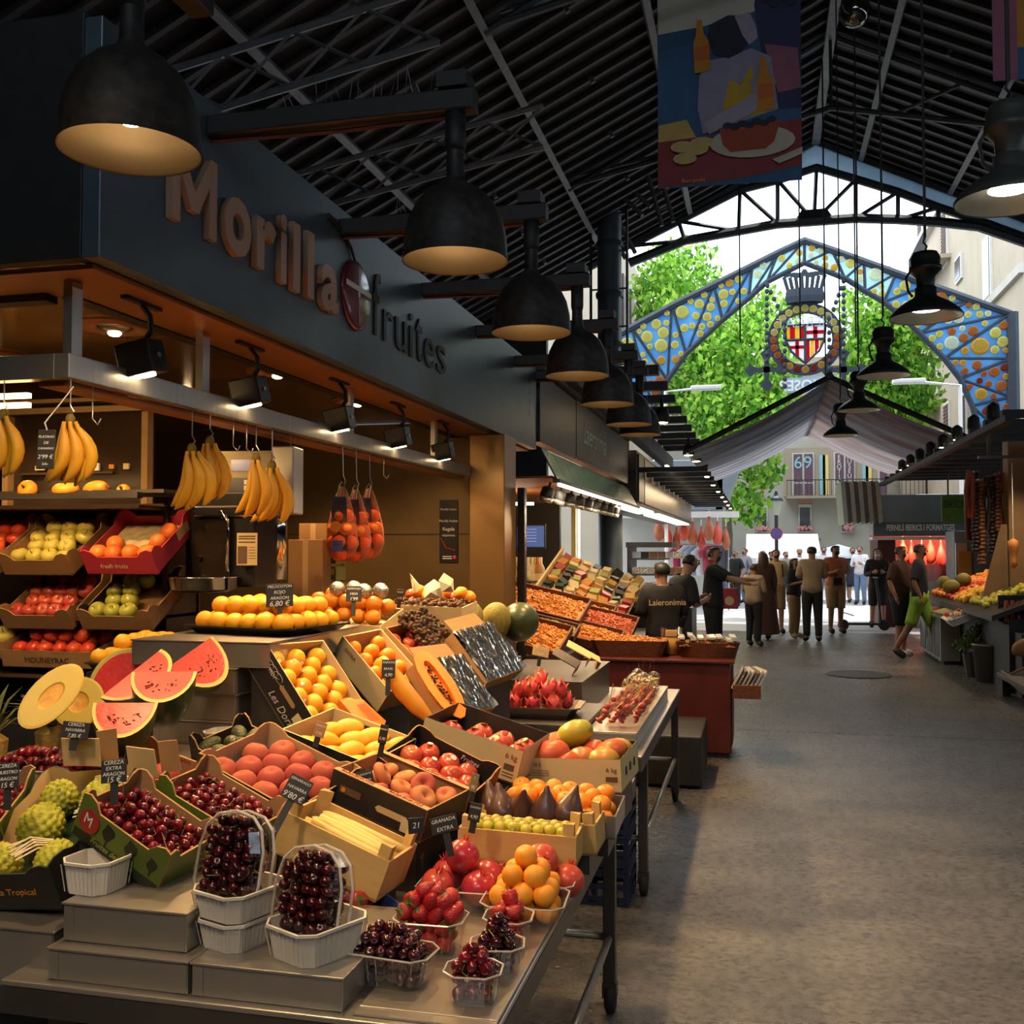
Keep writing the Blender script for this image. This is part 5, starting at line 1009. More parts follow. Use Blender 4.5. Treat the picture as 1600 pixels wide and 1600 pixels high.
# ------------------------------------------------------------------ chalk price cards of the display
sign(178, 1205, 2.38, .060, .052, ['CEREZA', 'EXTRA', 'ARAGON', '15 €'], 'black chalk card reading CEREZA EXTRA ARAGON in the logo box', .05, 0, 0, -5, [.013, .012, .012, .018])
sign(12, 1212, 2.45, .055, .060, ['CEREZA', 'NUESTRO', 'ARAGON', '15 €'], 'black chalk price card at the left picture edge', .05, 0, 0, -5, [.012, .011, .011, .017])
sign(464, 1233, 2.52, .060, .062, ['ESPARRAGO', 'NAVARRA', "9'80 €"], 'black chalk card reading ESPARRAGO NAVARRA above the asparagus', .09, 0, -18, 26, [.013, .011, .022])
sign(694, 1288, 2.62, .070, .042, ['GRANADA', 'EXTRA'], 'black chalk card reading GRANADA behind the pomegranates', .06, 0, 0, -14, [.017, .014])
sign(568, 1215, 2.86, .055, .034, ['PARAGUAYO', 'NAVARRA'], 'dark chalk card reading PARAGUAYO among the flat peaches', .03, 0, 0, -14, [.013, .009])
sign(437, 930, 3.75, .100, .085, ['MELOCOTON', 'ROJO', 'ARAGON', '6,80 €'], 'black chalk card reading MELOCOTON above the yellow peaches', .10, 0, 0, -3, [.020, .017, .016, .028])
sign(553, 928, 4.3, .066, .066, ['NARANJA', 'MESA', "1'99"], 'black chalk card among the oranges and nuts', .06, 0, 0, 0, [.016, .014, .02])
sign(118, 1141, 2.62, .070, .042, ['CEREZA', 'NAVARRA', '7,85 €'], 'faint chalk card in front of the back cherry punnet', .03, 0, 0, 5, [.012, .011, .013])
sign(607, 1045, 3.62, .048, .066, ['PAPAYA', 'BRASIL', '4,90'], 'small chalk card above the cut papayas', .06, 0, 0, 0, [.013, .011, .016])
sign(599, 1147, 3.02, .030, .055, ['MANGO', '5,90'], 'narrow chalk card in the yellow mango box', .04, -30, 0, 4, [.012, .013])
sign(500, 1140, 3.05, .035, .045, ['MANGO', '7,95'], 'weathered grey price card at the left of the mango box', .03, -10, 0, 14, [.010, .012], CARD)
sign(741, 1223, 2.85, .028, .05, ['1', '95'], 'small green card standing in the nectarine box', .03, -40, 0, 5, [.014, .014], mat('olive_card', (.16, .14, .06), .6, 0, (.2, .17, .08), 9))
sign(650, 1290, 2.55, .040, .038, ['21'], 'small black card at the corner of the flat peach box', None, 20, 0, 0, [.02], BLKCARD)
sign(742, 1269, 2.70, .035, .048, ['CLAUDIA', '4,90'], 'small chalk card at the left of the green plums', .03, -24, 0, 6, [.010, .013])
sign(625, 930, 4.62, .034, .055, ['NUEZ', '6,50'], 'small chalk card stuck in the nuts', .03, -20, 0, 3, [.012, .013])
# crate stack under the second table, dark box under the counter
BCR = mat('blue_crate', (.018, .028, .085), .5, 0, (.012, .02, .06), 9)
for i in range(4):
    t = thing('blue_crate', 'dark blue plastic crate under the steel table, %s' % ('lowest', 'second', 'third', 'topmost')[i], 'crate', TR((-.80, 4.90, .001+.155*i)), 'blue crates under the table')
    MB().bx(-.2, .2, -.15, .15, 0, .012).build('base', BCR, t)
    for z in (.02, .075, .13):
        for a in ((-.2, -.15, .2, -.14), (-.2, .14, .2, .15), (.19, -.139, .2, .139), (-.2, -.139, -.19, .139)): MB().bx(a[0], a[2], a[1], a[3], z, z+.022).build('slat', BCR, t)
    for sx in (-.19, 0, .19): 
        for sy in (-.145, .145): MB().bx(sx-.012, sx+.012, sy-.008, sy+.008, .0125, .15).build('post', BCR, t)
tag(MB().bx(-.95, -.40, 7.15, 8.0, .02, .36).build('storage_box', BLACK, bevel=.01), 'black storage box on the floor behind the second table', 'box')
# ------------------------------------------------------------------ shelf unit inside the stall
shelf = thing('shelf_unit', 'dark slanted shelf unit of apple crates inside the stall', 'shelf', TR((-2.95, 4.05, 0)))
DWOOD = mat('dark_shelf', (.05, .03, .018), .45, 0, (.08, .045, .025), 6)
for z in (1.845, 1.365, 1.115): MB().bx(-1.15, .40, -.22, .25, z-.025, z-.012).build('shelf_board', DWOOD, shelf)
for x in (-1.15, .38): MB().bx(x, x+.02, .0, .25, .9, 1.86).build('upright', DWOOD, shelf)
MB().bx(-1.15, .42, -.26, -.22, 1.86, 1.885).build('rail', STEELD, shelf)
MB().bx(-1.16, .41, .251, .265, .9, 1.86).build('back_board', DWOOD, shelf)
tag(MB().bx(-4.1, -2.5, 3.78, 4.35, 0, .90).build('stall_counter', BLACK), 'low dark cabinet under the apple shelves', 'cabinet')
WCR = mat('crate_wood', (.34, .19, .075), .7, 0, (.26, .14, .05), 9, .5, stretch=(1, 5, 5)); PINKC = mat('pink_card', (.50, .045, .07), .5, 0, (.44, .035, .06), 9)
def shelf_crate(key, px, py, w, l, h, tilt, lab, m, inner, prof, yaw=0, word=None):
    p = ony(px, py, 3.83); t = crate(key, lab, (p.x, p.y+l/2*math.cos(math.radians(tilt)), p.z), (yaw, tilt, 0), (w, l, h), m, inner, prof, edge=m)
    if word: text('printed_word', word, .036, BLACK, t, on_front(t, w, l, 0, h*.42))
    return t
shelf_crate('s1', 62, 865, .345, .34, .075, 33, 'wooden crate of yellow apples on the upper shelf', WCR, WCR, 'corner', word='')
fill(CR['s1'], .31, .30, 'apple_y', 4, 4, .062, 'pale yellow apple in the upper shelf crate', 'yellow apples on the upper shelf', .6, .003, 1.02)
tp = shelf_crate('s2', 193, 863, .34, .34, .085, 33, 'pink card box with a moulded tray and a few grapefruit', PINKC, PINKC, 'corner')
mb = MB(); nx, ny = 20, 20
mb.add([(-.15+.30*i/nx, -.15+.30*j/ny, .045+.008*math.sin(i*PI/2.5)*math.sin(j*PI/2.5)) for j in range(ny+1) for i in range(nx+1)], [(j*(nx+1)+i, j*(nx+1)+i+1, (j+1)*(nx+1)+i+1, (j+1)*(nx+1)+i) for j in range(ny) for i in range(nx)]); mb.build('moulded_tray', mat('pulp_tray', (.55, .45, .22), .8, 0, (.48, .38, .18), 9), tp, True)
for x, y in ((-.12, -.12), (-.045, -.125), (.035, -.12), (.11, -.12), (-.08, -.05), (.12, -.035), (.125, .05)): put('grapefruit', CR['s2'] @ TR((x, y, .075), rrot(.5), .92), 'orange red grapefruit in the pink box', 'grapefruit in the pink box')
text('printed_script', 'Pink Lady', .032, CREAM, tp, on_front(tp, .34, .34, -.03, .04), shear=.2) if 0 else text('printed_script', 'fresh fruits', .030, CREAM, tp, on_front(tp, .34, .34, -.03, .04), shear=.2)
MB().bx(-.05, .05, -.022, .022, 0, .001).build('paper_label', CREAM, tp, M=on_right(.34, .08, .06))
shelf_crate('s3', 62, 950, .345, .34, .07, 32, 'wooden crate of shiny red apples on the lower shelf', WCR, WCR, 'corner')
fill(CR['s3'], .31, .30, 'apple_r', 5, 4, .055, 'shiny red apple in the lower shelf crate', 'red apples on the lower shelf', .6, .003, .92)
shelf_crate('s4', 185, 951, .34, .34, .07, 32, 'wooden crate half filled with green apples on the lower shelf', WCR, BLKCARD, 'corner')
fill(CR['s4'], .31, .30, 'apple_g', 4, 4, .058, 'green apple in the half filled crate', 'green apples on the lower shelf', .6, .003, 1.0, skip=((3, 0), (2, 2), (3, 2), (2, 3), (2, 1)))
shelf_crate('s0', -45, 865, .30, .34, .075, 33, 'wooden crate of red tomatoes cut by the left picture edge', WCR, WCR, 'corner'); fill(CR['s0'], .27, .30, 'tomato', 4, 4, .055, 'red tomato in the crate at the left edge', 'tomatoes at the left edge', .6, .003)
tb_ = shelf_crate('s5', 75, 1030, .45, .30, .075, 14, 'wooden crate of tomatoes and a melon branded on the front', WCR, WCR, 'plain', word='MOUNEYRAC')
fill(CR['s5'], .40, .26, 'tomato', 6, 4, .070, 'ripe tomato in the branded crate', 'tomatoes in the branded crate', .6, .004, 1.05); fill(CR['s5'], .30, .18, 'tomato', 4, 2, .115, 'ripe tomato in the branded crate', 'tomatoes in the branded crate', .6, .004, 1.1)
sc6 = shelf_crate('s6', -30, 1015, .26, .30, .075, 14, 'wooden crate of yellow apples low at the left edge', WCR, WCR, 'plain'); fill(CR['s6'], .24, .26, 'apple_y', 3, 3, .085, 'large yellow apple low at the left edge', 'yellow apples low at the left edge', .6, .004, 1.15)
# pumpkins on the top rail shelf
def pumpkin(px, py, d, r, h, rot, lab):
    t = thing('pumpkin', lab, 'pumpkin', TR(at(px, py, d), rot), 'small pumpkins on the top shelf')
    MB().lathe(globe(r, h, .012, .008, 12), 30, wob=lambda q, i: 1+.06*abs(math.cos(q*4))-.03).build('body', PUMPM, t, True); MB().tube([(0, 0, h-.012), (.004, 0, h+.012)], [.006, .005], 6).build('stalk', BROWNS, t)
pumpkin(43, 765, 4.45, .042, .036, (1.2, .2, 0), 'round orange pumpkin at the left of the top shelf'); pumpkin(103, 765, 4.45, .056, .034, (.1, 0, 0), 'yellow squat pumpkin on the top shelf'); pumpkin(150, 764, 4.45, .036, .062, (0, 1.45, 0), 'long orange squash lying on the top shelf'); pumpkin(193, 767, 4.45, .030, .028, (1.1, .1, 0), 'smallest orange pumpkin on the top shelf')
tag(MB().bx(-3.9, -2.45, 3.86, 4.2, 1.885, 1.90).build('glass_shelf', STEELD), 'narrow top shelf carrying the pumpkins', 'shelf')
# framed back bar with mirror
bar = thing('back_bar', 'wood framed dark glass cabinet behind the bananas', 'cabinet', TR(ony(120, 700, 4.6)))
FRAMEW = mat('frame_wood', (.38, .24, .10), .45, 0, (.30, .18, .07), 8)
MB().box((0, .03, -.06), (.85, .02, .55)).build('glass', mat('smoked_glass', (.03, .018, .01), .12, 0, (.05, .03, .018), 3), bar)
for z, h in ((.195, .03), (.245, .02)): MB().box((0, 0, z), (.88+h, .06, h)).build('frame_rail', FRAMEW, bar)
for x in (-.41, .41): MB().box((x, 0, -.10), (.035, .05, .55)).build('frame_stile', FRAMEW, bar)
MB().box((-.06, .005, -.13), (.55, .02, .012)).build('mid_shelf', DWOOD, bar)
for i in range(7): MB().box((-.22+.085*i, .004, -.10), (R.uniform(.02, .06), .012, R.uniform(.02, .045))).build('bottle_label', (CREAM, DOT, MATS['print_orange'])[i % 3], bar)
# weighing scale, mixer column with steel bowl, poster, cardboard boxes, carton stack
scl = thing('weighing_scale', 'cream weighing scale with a blue display', 'scale', TR(at(385, 745, 4.6), (0, 0, .15)))
MB().box((0, 0, 0), (.30, .16, .22)).build('body', mat('scale_cream', (.42, .36, .18), .45, 0, (.36, .3, .15), 8), scl, bevel=.012); MB().box((.01, -.082, .045), (.10, .005, .05)).build('display', mat('blue_lcd', (.03, .06, .16), .2, em=(.05, .10, .3), es=.25), scl); MB().box((-.02, -.082, -.055), (.22, .005, .09)).build('keypad', BLACKG, scl)
MB().box((-.02, -.03, -.16), (.34, .22, .05)).build('pan', mat('chrome', (.6, .58, .55), .1, 1.0, (.5, .48, .45), 3), scl, bevel=.008); MB().box((.19, 0, -.02), (.10, .15, .30)).build('side_block', STEEL, scl, bevel=.006)
for k in range(3): MB().box((.03, -.086, -.03-.025*k), (.02, .002, .02)).build('sticker', DOT, scl)
mach = thing('juice_machine', 'black juice machine with a chrome drip bowl', 'machine', TR(at(345, 850, 4.5)))
MB().box((0, .10, .02), (.34, .22, .42)).build('housing', BLACKG, mach, bevel=.01); MB().box((-.035, -.012, .0), (.18, .01, .30)).build('front_window', mat('dark_panel', (.02, .015, .01), .15, .3, (.03, .022, .015), 3), mach)
MB().tube([(.0, -.03, .14), (.03, -.04, .14), (.055, -.04, .10), (.055, -.04, -.12)], .009, 8).build('chrome_pipe', MATS['chrome'], mach, True)
MB().lathe([(0, -.06), (.10, -.06), (.135, -.045), (.145, .0), (.150, .002), (.150, .006), (.140, .004), (.13, -.04), (.10, -.052), (0, -.052)], 36, TR((0, -.14, -.145))).build('drip_bowl', MATS['chrome'], mach, True)
for q in ((-.095, .12), (.02, .12), (-.09, -.06)): MB().lathe([(0, 0), (.012, 0), (.012, .01), (0, .012)], 12, TR((q[0], -.02, q[1]), (PI/2, 0, 0))).build('knob', MATS['chrome'], mach)
pos_ = thing('notice_sheet', 'printed notice sheet with a fruit photo on the machine', 'notice', TR(at(386, 858, 4.42), (0, 0, .1)))
MB().box((0, 0, 0), (.092, .003, .14)).build('paper', CREAM, pos_); MB().box((-.02, -.002, -.025), (.042, .001, .075)).build('photo', MATS['print_brown'], pos_)
for z in (.055, .045, .03): MB().box((0, -.002, z), (.075, .001, .005)).build('printed_line', BROWNS, pos_)
for k in range(5): MB().box((.024, -.002, .008-.012*k), (.03, .001, .002)).build('printed_line', BROWNS, pos_)
tag(MB().tube([(0, 0, 0), (0, 0, .45)], .052, 24).build('chrome_column', MATS['chrome'], None, True, M=TR(at(430, 905, 4.7))), 'polished chrome cylinder beside the juice machine', 'column')
for i, (px, py, d, w, h, lab) in enumerate(((478, 895, 5.4, .19, .36, 'tall plain cardboard box behind the chrome cylinder'), (490, 832, 5.6, .16, .10, 'small cardboard box on top of the tall one'))):
    t = thing('cardboard_box', lab, 'box', TR(at(px, py, d), (0, 0, .1))); MB().box((0, .06, -.09 if i == 0 else 0), (w, .14, h+(.17 if i == 0 else 0))).build('body', CARD, t, bevel=.003); MB().box((0, -.011, .0), (.03, .001, h*.98)).build('tape', CARDL, t)
for i in range(5):
    t = thing('fruit_carton', 'green printed fruit carton by the wall, %s of the stack' % ('lowest', 'second', 'middle', 'fourth', 'topmost')[i], 'carton', TR(at(505, 974-26*i, 5.7)), 'fruit cartons by the wall')
    MB().box((0, .05, 0), (.17, .14, .075)).build('body', mat('olive_print', (.20, .20, .05), .6, 0, (.14, .14, .03), 9), t, bevel=.002); MB().lathe([(0, 0), (.022, 0), (.022, .001), (0, .001)], 16, TR((.01, -.021, .0), (PI/2, 0, 0))).build('printed_tomato', LOGO, t); MB().box((.055, -.0205, .01), (.035, .001, .03)).build('label', CREAM, t)
tag(MB().bx(-3.9, -2.62, 5.0, 6.2, 0, 1.17).build('back_counter', DWOOD), 'dark counter at the back of the stall', 'counter')
# poster on the wall
po = thing('wall_poster', 'black poster with a red arc on the bronze wall', 'poster', TR(ony(701, 830, 7.19)))
MB().box((0, 0, 0), (.14, .004, .46)).build('sheet', BLACKG, po); 
for i, (s, z, h_) in enumerate((('Morilla fruites', .16, .022), ('Morilla fruites', .075, .026), ('Regala', .015, .036), ('vitamines', -.03, .026))): text('printed_word', s, h_, CHALKW, po, TR((0, -.003, z), (PI/2, 0, 0)))
MB().tube([(-.06, -.003, -.05), (-.02, -.003, -.12), (.05, -.003, -.14)], .004, 4).build('printed_arc', LOGO, po); MB().lathe([(0, 0), (.013, 0), (.013, .001), (0, .001)], 16, TR((.045, -.002, -.19), (PI/2, 0, 0))).build('printed_dot', mat('poster_red', (.55, .02, .06), .5, 0, (.5, .02, .05), 9), po)
for z in (-.185, -.20): MB().box((-.01, -.0025, z), (.07, .001, .006)).build('printed_line', CHALKW, po)
# ------------------------------------------------------------------ hanging bananas, hooks, orange nets
ban = MB(); 
bp_ = [(0, 0, 0), (.004, 0, -.022), (.014, 0, -.045), (.025, 0, -.070), (.033, 0, -.100), (.034, 0, -.130), (.027, 0, -.160), (.014, 0, -.188), (.004, 0, -.202), (-.002, 0, -.211)]
ban.tube(bp_, [.007, .009, .015, .0205, .0235, .0235, .021, .015, .009, .004], 9); ban_me = ban.mesh('banana', BANM, True); tip_me = MB().tube([(.003, 0, -.201), (-.004, 0, -.214)], [.0075, .005], 7).mesh('tip', BANT)
ban_st = mat('blue_red_sticker', (.6, .12, .05), .5, 0, (.5, .1, .05), 9)
def bunch(px, py, d, n, yaw, lab, spread=.9, sc=1.0, stk=False):
    p = onx(px, py, -2.03) if px > 200 else ony(px, py, 2.675); t = thing('banana_bunch', lab, 'bananas', TR(p, (0, 0, yaw), sc), 'banana bunches on the rail')
    for i in range(n):
        f = i/(n-1)-.5; M = TR((.052*f*spread, -.020*(i % 2)+.006, -.008), (R.uniform(-.06, .06), .12-.55*f*spread+R.uniform(-.04, .04), .5*f+R.uniform(-.15, .15)), R.uniform(.95, 1.05))
        b = obj('banana', ban_me, t, M); obj('tip', tip_me, b)
        if stk and i == n//2: MB().lathe([(0, 0), (.008, 0), (.008, .001), (0, .001)], 10, TR((.058, 0, -.115), (0, PI/2, 0))).build('sticker', ban_st, b)
    MB().lathe([(0, -.02), (.018, -.02), (.016, .008), (.010, .02), (0, .022)], 10).build('crown', BANT, t, True)
    zr = 2.16-p.z
    MB().tube([(0, 0, .015), (.012, 0, .03), (.0, 0, .05), (0, 0, zr/sc)], .0025, 5).build('hook', STEEL, t)
bunch(300, 702, 3.18, 5, .1, 'banana bunch on the left of the middle pair, with a red sticker', .8, 1.0, True); bunch(328, 690, 3.32, 4, .5, 'banana bunch on the right of the middle pair', .7, 1.0)
bunch(400, 716, 3.50, 4, .0, 'banana bunch left of the pair by the scale', .6, 1.08); bunch(425, 728, 3.55, 4, .5, 'rightmost banana bunch on the rail', .7, 1.1)
bunch(110, 656, 2.98, 6, .2, 'full banana bunch behind the hanging price board', .95, .86, True); bunch(6, 648, 2.92, 4, .0, 'banana bunch cut by the left picture edge', .8, .86)
pb = thing('price_board', 'black hanging chalk board reading PLATANO DE CANARIAS', 'price sign', TR(at(72, 702, 2.86), (-.1, 0, .25)))
MB().box((0, 0, 0), (.050, .004, .112)).build('board', CHALK, pb, bevel=.002)
for s, z, h_ in (('PLATANO', .035, .013), ('DE', .018, .011), ('CANARIAS', .002, .012), ("2'99 €", -.022, .018), ('kilo', -.042, .011)):
    me = text_mesh(s, h_, CHALKW, ext=.0003, shear=.15); ww = max(v.co.x for v in me.vertices)*2; k = min(1, .044/ww); obj('writing', me, pb, TR((0, -.0026, z), (PI/2, 0, 0), (k, k, 1)))
MB().tube([(0, 0, .054), (-.008, 0, .075), (.02, .02, .13), (.05, .04, .19)], .0025, 5).build('hook', STEEL, pb)
NETM = mat('red_net', (.55, .06, .02), .6, 0, (.5, .08, .02), 40); BLBAG = mat('net_label', (.015, .015, .03), .2, 0, (.06, .06, .12), 12, .4)
net_labs = ['net bag of oranges at the left of the hanging three', 'net bag of oranges in the middle of the hanging three', 'net bag of oranges at the right of the hanging three']
for i, (px, py, d) in enumerate(((535, 757, 4.55), (556, 762, 4.70), (577, 760, 4.62))):
    p = onx(px, py, -2.03); t = thing('orange_net_bag', net_labs[i], 'orange bag', TR(p, (0, 0, .1-.1*i), 1.12), 'hanging orange nets')
    MB().lathe([(.012, -.01), (.03, -.05), (.05, -.12), (.068, -.20), (.072, -.27), (.055, -.32), (.015, -.345)], 14).build('net', glassy('net_film', (.92, .5, .3), .93, .4, False), t, True)
    MB().box((0, -.06, -.17), (.070, .004, .24), TR((0, 0, 0), (.12, 0, 0))).build('label_band', BLBAG, t); MB().lathe([(0, 0), (.024, 0), (.024, .002), (0, .002)], 16, TR((0, -.092, -.19), (PI/2+.12, 0, 0))).build('printed_orange', MATS['print_orange'], t); MB().box((.0, -.1, -.265), (.05, .003, .05), TR((0, 0, 0), (.12, 0, 0))).build('label_patch', (BLUEC, LOGO, BLUEC)[i], t)
    for s in (-1, 1): MB().tube([(s*.016, -.03, -.06), (s*.010, 0, 0), (0, 0, .012)], .004, 5).build('handle', BLACK, t)
    MB().tube([(0, 0, .008), (.01, 0, .0), (.014, 0, .018), (.004, 0, .04), (0, 0, (2.16-p.z)/1.12)], .0025, 5).build('hook', STEEL, t)
    for j in range(4):
        for q in range(4 if j < 3 else 2):
            a = q*PI/2+j*.8; rr = (.040 if j < 3 else .018)*1.12; put('orange', TR((p.x+rr*math.cos(a)*(.6 if j == 0 else 1), p.y+rr*math.sin(a)*(.6 if j == 0 else 1), p.z-.157-.065*j), rrot(.6), .92), 'orange inside the ' + ('left', 'middle', 'right')[i] + ' hanging net bag', 'oranges in the %s net bag' % ('left', 'middle', 'right')[i], parts=False)
for i, px in enumerate((145, 365, 386, 455, 600)):
    yy = onx(px, 600, -2.03).y; yy = max(2.75, yy)
    tag(MB().tube([(0, 0, 0), (.0, .0, -.10), (.02, 0, -.12), (.03, 0, -.10)], .0025, 5).build('butcher_hook', STEEL, None, True, M=TR((-2.03, yy, 2.155))), 'empty steel hook on the rail, %s from the left' % ('first', 'second', 'third', 'fourth', 'fifth')[i], 'hook', 'empty hooks on the rail')
# ------------------------------------------------------------------ second table: dragon fruit, wrapped fruit
sb = [(-1.45, -.80, 4.70, 5.4, .7205, .83, 'low dark steel step on the second table'), (-1.5, -.95, 5.55, 6.6, .7205, .92, 'tall dark steel step behind the dragon fruit')]
for x0, x1, y0, y1, z0, z1, lab in sb: steel_bin(x0, x1, y0, y1, z0, z1, lab, STEELD)
steel_bin(-.79, -.56, 4.75, 6.4, .7205, .80, 'narrow steel step along the aisle edge of the second table', STEEL)
dt = thing('steel_tray', 'dark flared metal tray of dragon fruit', 'tray', TR((-1.06, 4.96, .831), (0, 0, .05))); shell(.42, .30, .055, .03, STEELD, dt, 'tray_shell', .80)
Td = TR((-1.06, 4.96, .831), (0, 0, .05))
for x, y, z in ((-.12, -.06, .06), (-.02, -.08, .06), (.08, -.07, .06), (-.07, .04, .07), (.04, .03, .07), (.13, .02, .07), (-.04, -.03, .125), (.05, -.04, .125), (-.09, 0, .12), (.0, .02, .165), (.10, .0, .12), (-.13, .07, .07), (.02, .10, .10)):
    put('dragon', Td @ TR((x, y, z), (R.uniform(-.5, .5), R.uniform(-.5, .5), R.uniform(0, 6)), R.uniform(.92, 1.08)), 'pink scaly dragon fruit in the metal tray', 'dragon fruit in the tray')
PKT = mat('red_fruit_bag', (.30, .012, .03), .3, 0, (.46, .10, .08), 24, .5)
for i in range(16):
    x = -.76+.052*(i % 4)+R.uniform(-.01, .01); y = 4.86+.20*(i//4)+.03*(i % 4)
    t = thing('fruit_packet', 'clear pointed packet of red cut fruit leaning on the aisle step', 'packet', TR((x, y, .802), (R.uniform(-.1, .2), .55, R.uniform(-.4, .5))), 'packets of red cut fruit')
    mb = MB()
    for k in range(5): mb.lathe(globe(.016-.0015*k, .020, n=6), 8, TR((R.uniform(-.012, .012)*(1-k/6), R.uniform(-.008, .008), .105-.019*k), rrot()))
    mb.build('fruit_pieces', PKT, t, True)
    MB().lathe([(0, .008), (.014, .03), (.030, .085), (.034, .125), (.040, .16)], 4, TR(sc=(1, .6, 1))).build('clear_wrap', CLEAR, t); MB().add([(-.042, 0, .165), (-.040, .004, .165), (0, .004, .0), (0, 0, .0), (.042, 0, .165), (.040, .004, .165)], [(0, 1, 2, 3), (4, 3, 2, 5)]).build('paper_edge', CREAM, t)
for i in range(7):
    x = -.72+.055*(i % 3); y = 5.75+.22*(i//3)+.05*(i % 3)
    t = thing('fruit_cup', 'clear lidded cup of mixed cut fruit with fork on top', 'cup', TR((x, y, .801), (0, 0, i)), 'cups of cut fruit')
    MB().lathe([(.028, 0), (.036, .085), (.038, .085)], 16).build('cup', CLEAR, t, True); MB().lathe([(.038, .086), (.032, .11), (.01, .125), (0, .125)], 16).build('dome_lid', CLEAR, t, True)
    mb = MB()
    for k in range(24): a = R.uniform(0, 6.28); q = R.uniform(0, .022); mb.box((0, 0, 0), (.014, .014, .014), TR((q*math.cos(a), q*math.sin(a), R.uniform(.01, .085)), rrot()), k % 3)
    stuff(mb.build('fruit_cubes', [WMFLESH, MELFLESH, APPLEG], t)); MB().tube([(0, 0, .11), (.006, 0, .17), (-.01, 0, .20)], .0025, 5).build('fork', CLEAR, t)
for i, (px, py, d) in enumerate(((885, 1028, 5.9), (905, 1015, 6.1), (920, 1022, 6.2))):
    t = thing('card_stand', 'empty card fruit stand behind the dragon fruit, %s' % ('left', 'middle', 'right')[i], 'box', TR(at(px, py, d), (.3, .5, .2*i)), 'card stands behind the dragon fruit'); MB().box((0, 0, 0), (.16, .10, .006)).build('face', CARDL if i else STEELD, t); MB().box((.08, 0, -.03), (.004, .10, .06)).build('edge', CARD, t)
sign(845, 1018, 5.15, .09, .05, ['PITAYA', '2,50'], 'pale card price sign beside the dragon fruit', .05, 20, 0, 14, [.02, .02], CARDL)
tag(MB().bx(-.95, -.62, 6.5, 6.8, 0, .001).build('wet_patch', BLACK), 'dark wet patch on the floor', 'patch') if 0 else None
# dark red counter with baskets
rc = thing('red_counter', 'dark red panelled counter facing the aisle', 'counter', TR((-.8, 8.95, 0))); DRED = mat('dark_red_wood', (.075, .012, .010), .4, 0, (.11, .02, .015), 5)
MB().bx(-.57, .57, -.70, -.12, .04, .74).build('body', DRED, rc, bevel=.008); MB().bx(-.55, .55, -.68, -.14, 0, .039).build('plinth', BLACK, rc); MB().bx(-.60, .60, -.73, -.10, .741, .765).build('top', DRED, rc, bevel=.005); MB().bx(.572, .58, -.66, -.16, .10, .68).build('side_panel', DRED, rc)
WICK = mat('wicker', (.17, .055, .02), .6, 0, (.10, .03, .012), 30, bump=.6, bs=80); 
NUTS = [mat('spice_orange', (.52, .17, .03), .6, 0, (.62, .28, .06), 60), mat('spice_gold', (.60, .34, .08), .6, 0, (.50, .24, .05), 60), mat('spice_red', (.42, .07, .03), .6, 0, (.5, .14, .05), 60), mat('spice_green', (.30, .32, .08), .6, 0, (.45, .38, .12), 60), mat('spice_cream', (.62, .50, .30), .6, 0, (.5, .36, .18), 60), mat('spice_brown', (.25, .12, .05), .6, 0, (.34, .18, .08), 60)]
def pile(t, w, l, h, m, n=120, s=.012, name='heap'):
    n = int(n*2.4); s *= 1.5
    mb = MB(); 
    nx, ny = 10, 8; mb.add([(-w/2+w*i/nx, -l/2+l*j/ny, h*math.sin(PI*(i+.3)/(nx+.6))*math.sin(PI*(j+.3)/(ny+.6))) for j in range(ny+1) for i in range(nx+1)], [(j*(nx+1)+i, j*(nx+1)+i+1, (j+1)*(nx+1)+i+1, (j+1)*(nx+1)+i) for j in range(ny) for i in range(nx)])
    for k in range(n):
        x, y = R.uniform(-.47, .47), R.uniform(-.47, .47); mb.box((0, 0, 0), (s*R.uniform(.7, 1.6), s, s*.7), TR((x*w, y*l, h*math.cos(x*PI)*math.cos(y*PI)+s*.2), rrot()))
    return stuff(mb.build(name, m, t))
def basket(x, y, z, w, l, h, m, lab, film=False, shape='oval'):
    t = thing('basket', lab, 'basket', TR((x, y, z)), 'baskets of dried fruit and nuts')
    pts = [(w/2*math.cos(a*PI/10), l/2*math.sin(a*PI/10)) for a in range(20)] if shape == 'oval' else rrect(w, l, .04)
    n = len(pts); mb = MB().add([(px*.85, py*.85, 0) for px, py in pts]+[(px, py, h) for px, py in pts]+[(px*.94, py*.94, h) for px, py in pts]+[(px*.82, py*.82, .01) for px, py in pts], [tuple(range(n))[::-1]]+[(r*n+i, r*n+(i+1) % n, (r+1)*n+(i+1) % n, (r+1)*n+i) for r in range(3) for i in range(n)]+[tuple(range(3*n, 4*n))]); mb.build('weave', WICK, t)
    o = pile(t, w*.85, l*.85, .05, m, 90, .014); o.location.z = h*.75
    if film:
        for k in range(9): MB().bx(-w*.45+k*w*.1, -w*.45+k*w*.1+w*.085, -l*.42, l*.42, h+.03, h+.045, M=TR((0, 0, 0), (0, .12*math.sin(k*2), .1))).build('snack_bag', FILM, t)
    return t
basket(-.42, 8.55, .766, .52, .36, .12, NUTS[5], 'wicker basket of nut bags at the aisle end of the red counter', True)
basket(-1.05, 8.55, .766, .62, .42, .13, NUTS[0], 'wide wicker basket of orange snacks on the red counter', False, 'box')
jar = thing('plastic_jar', 'clear plastic jar of amber sweets on the red counter', 'jar', TR((-.72, 8.62, .87)))
MB().lathe([(0, -.10), (.075, -.10), (.092, .12), (.094, .12)], 20).build('jar_wall', CLEAR, jar, True); MB().lathe([(0, -.095), (.07, -.095), (.082, .03), (0, .035)], 20).build('sweets', NUTS[1], jar, True); MB().box((0, -.03, .075), (.09, .05, .05)).build('label', CARDL, jar)
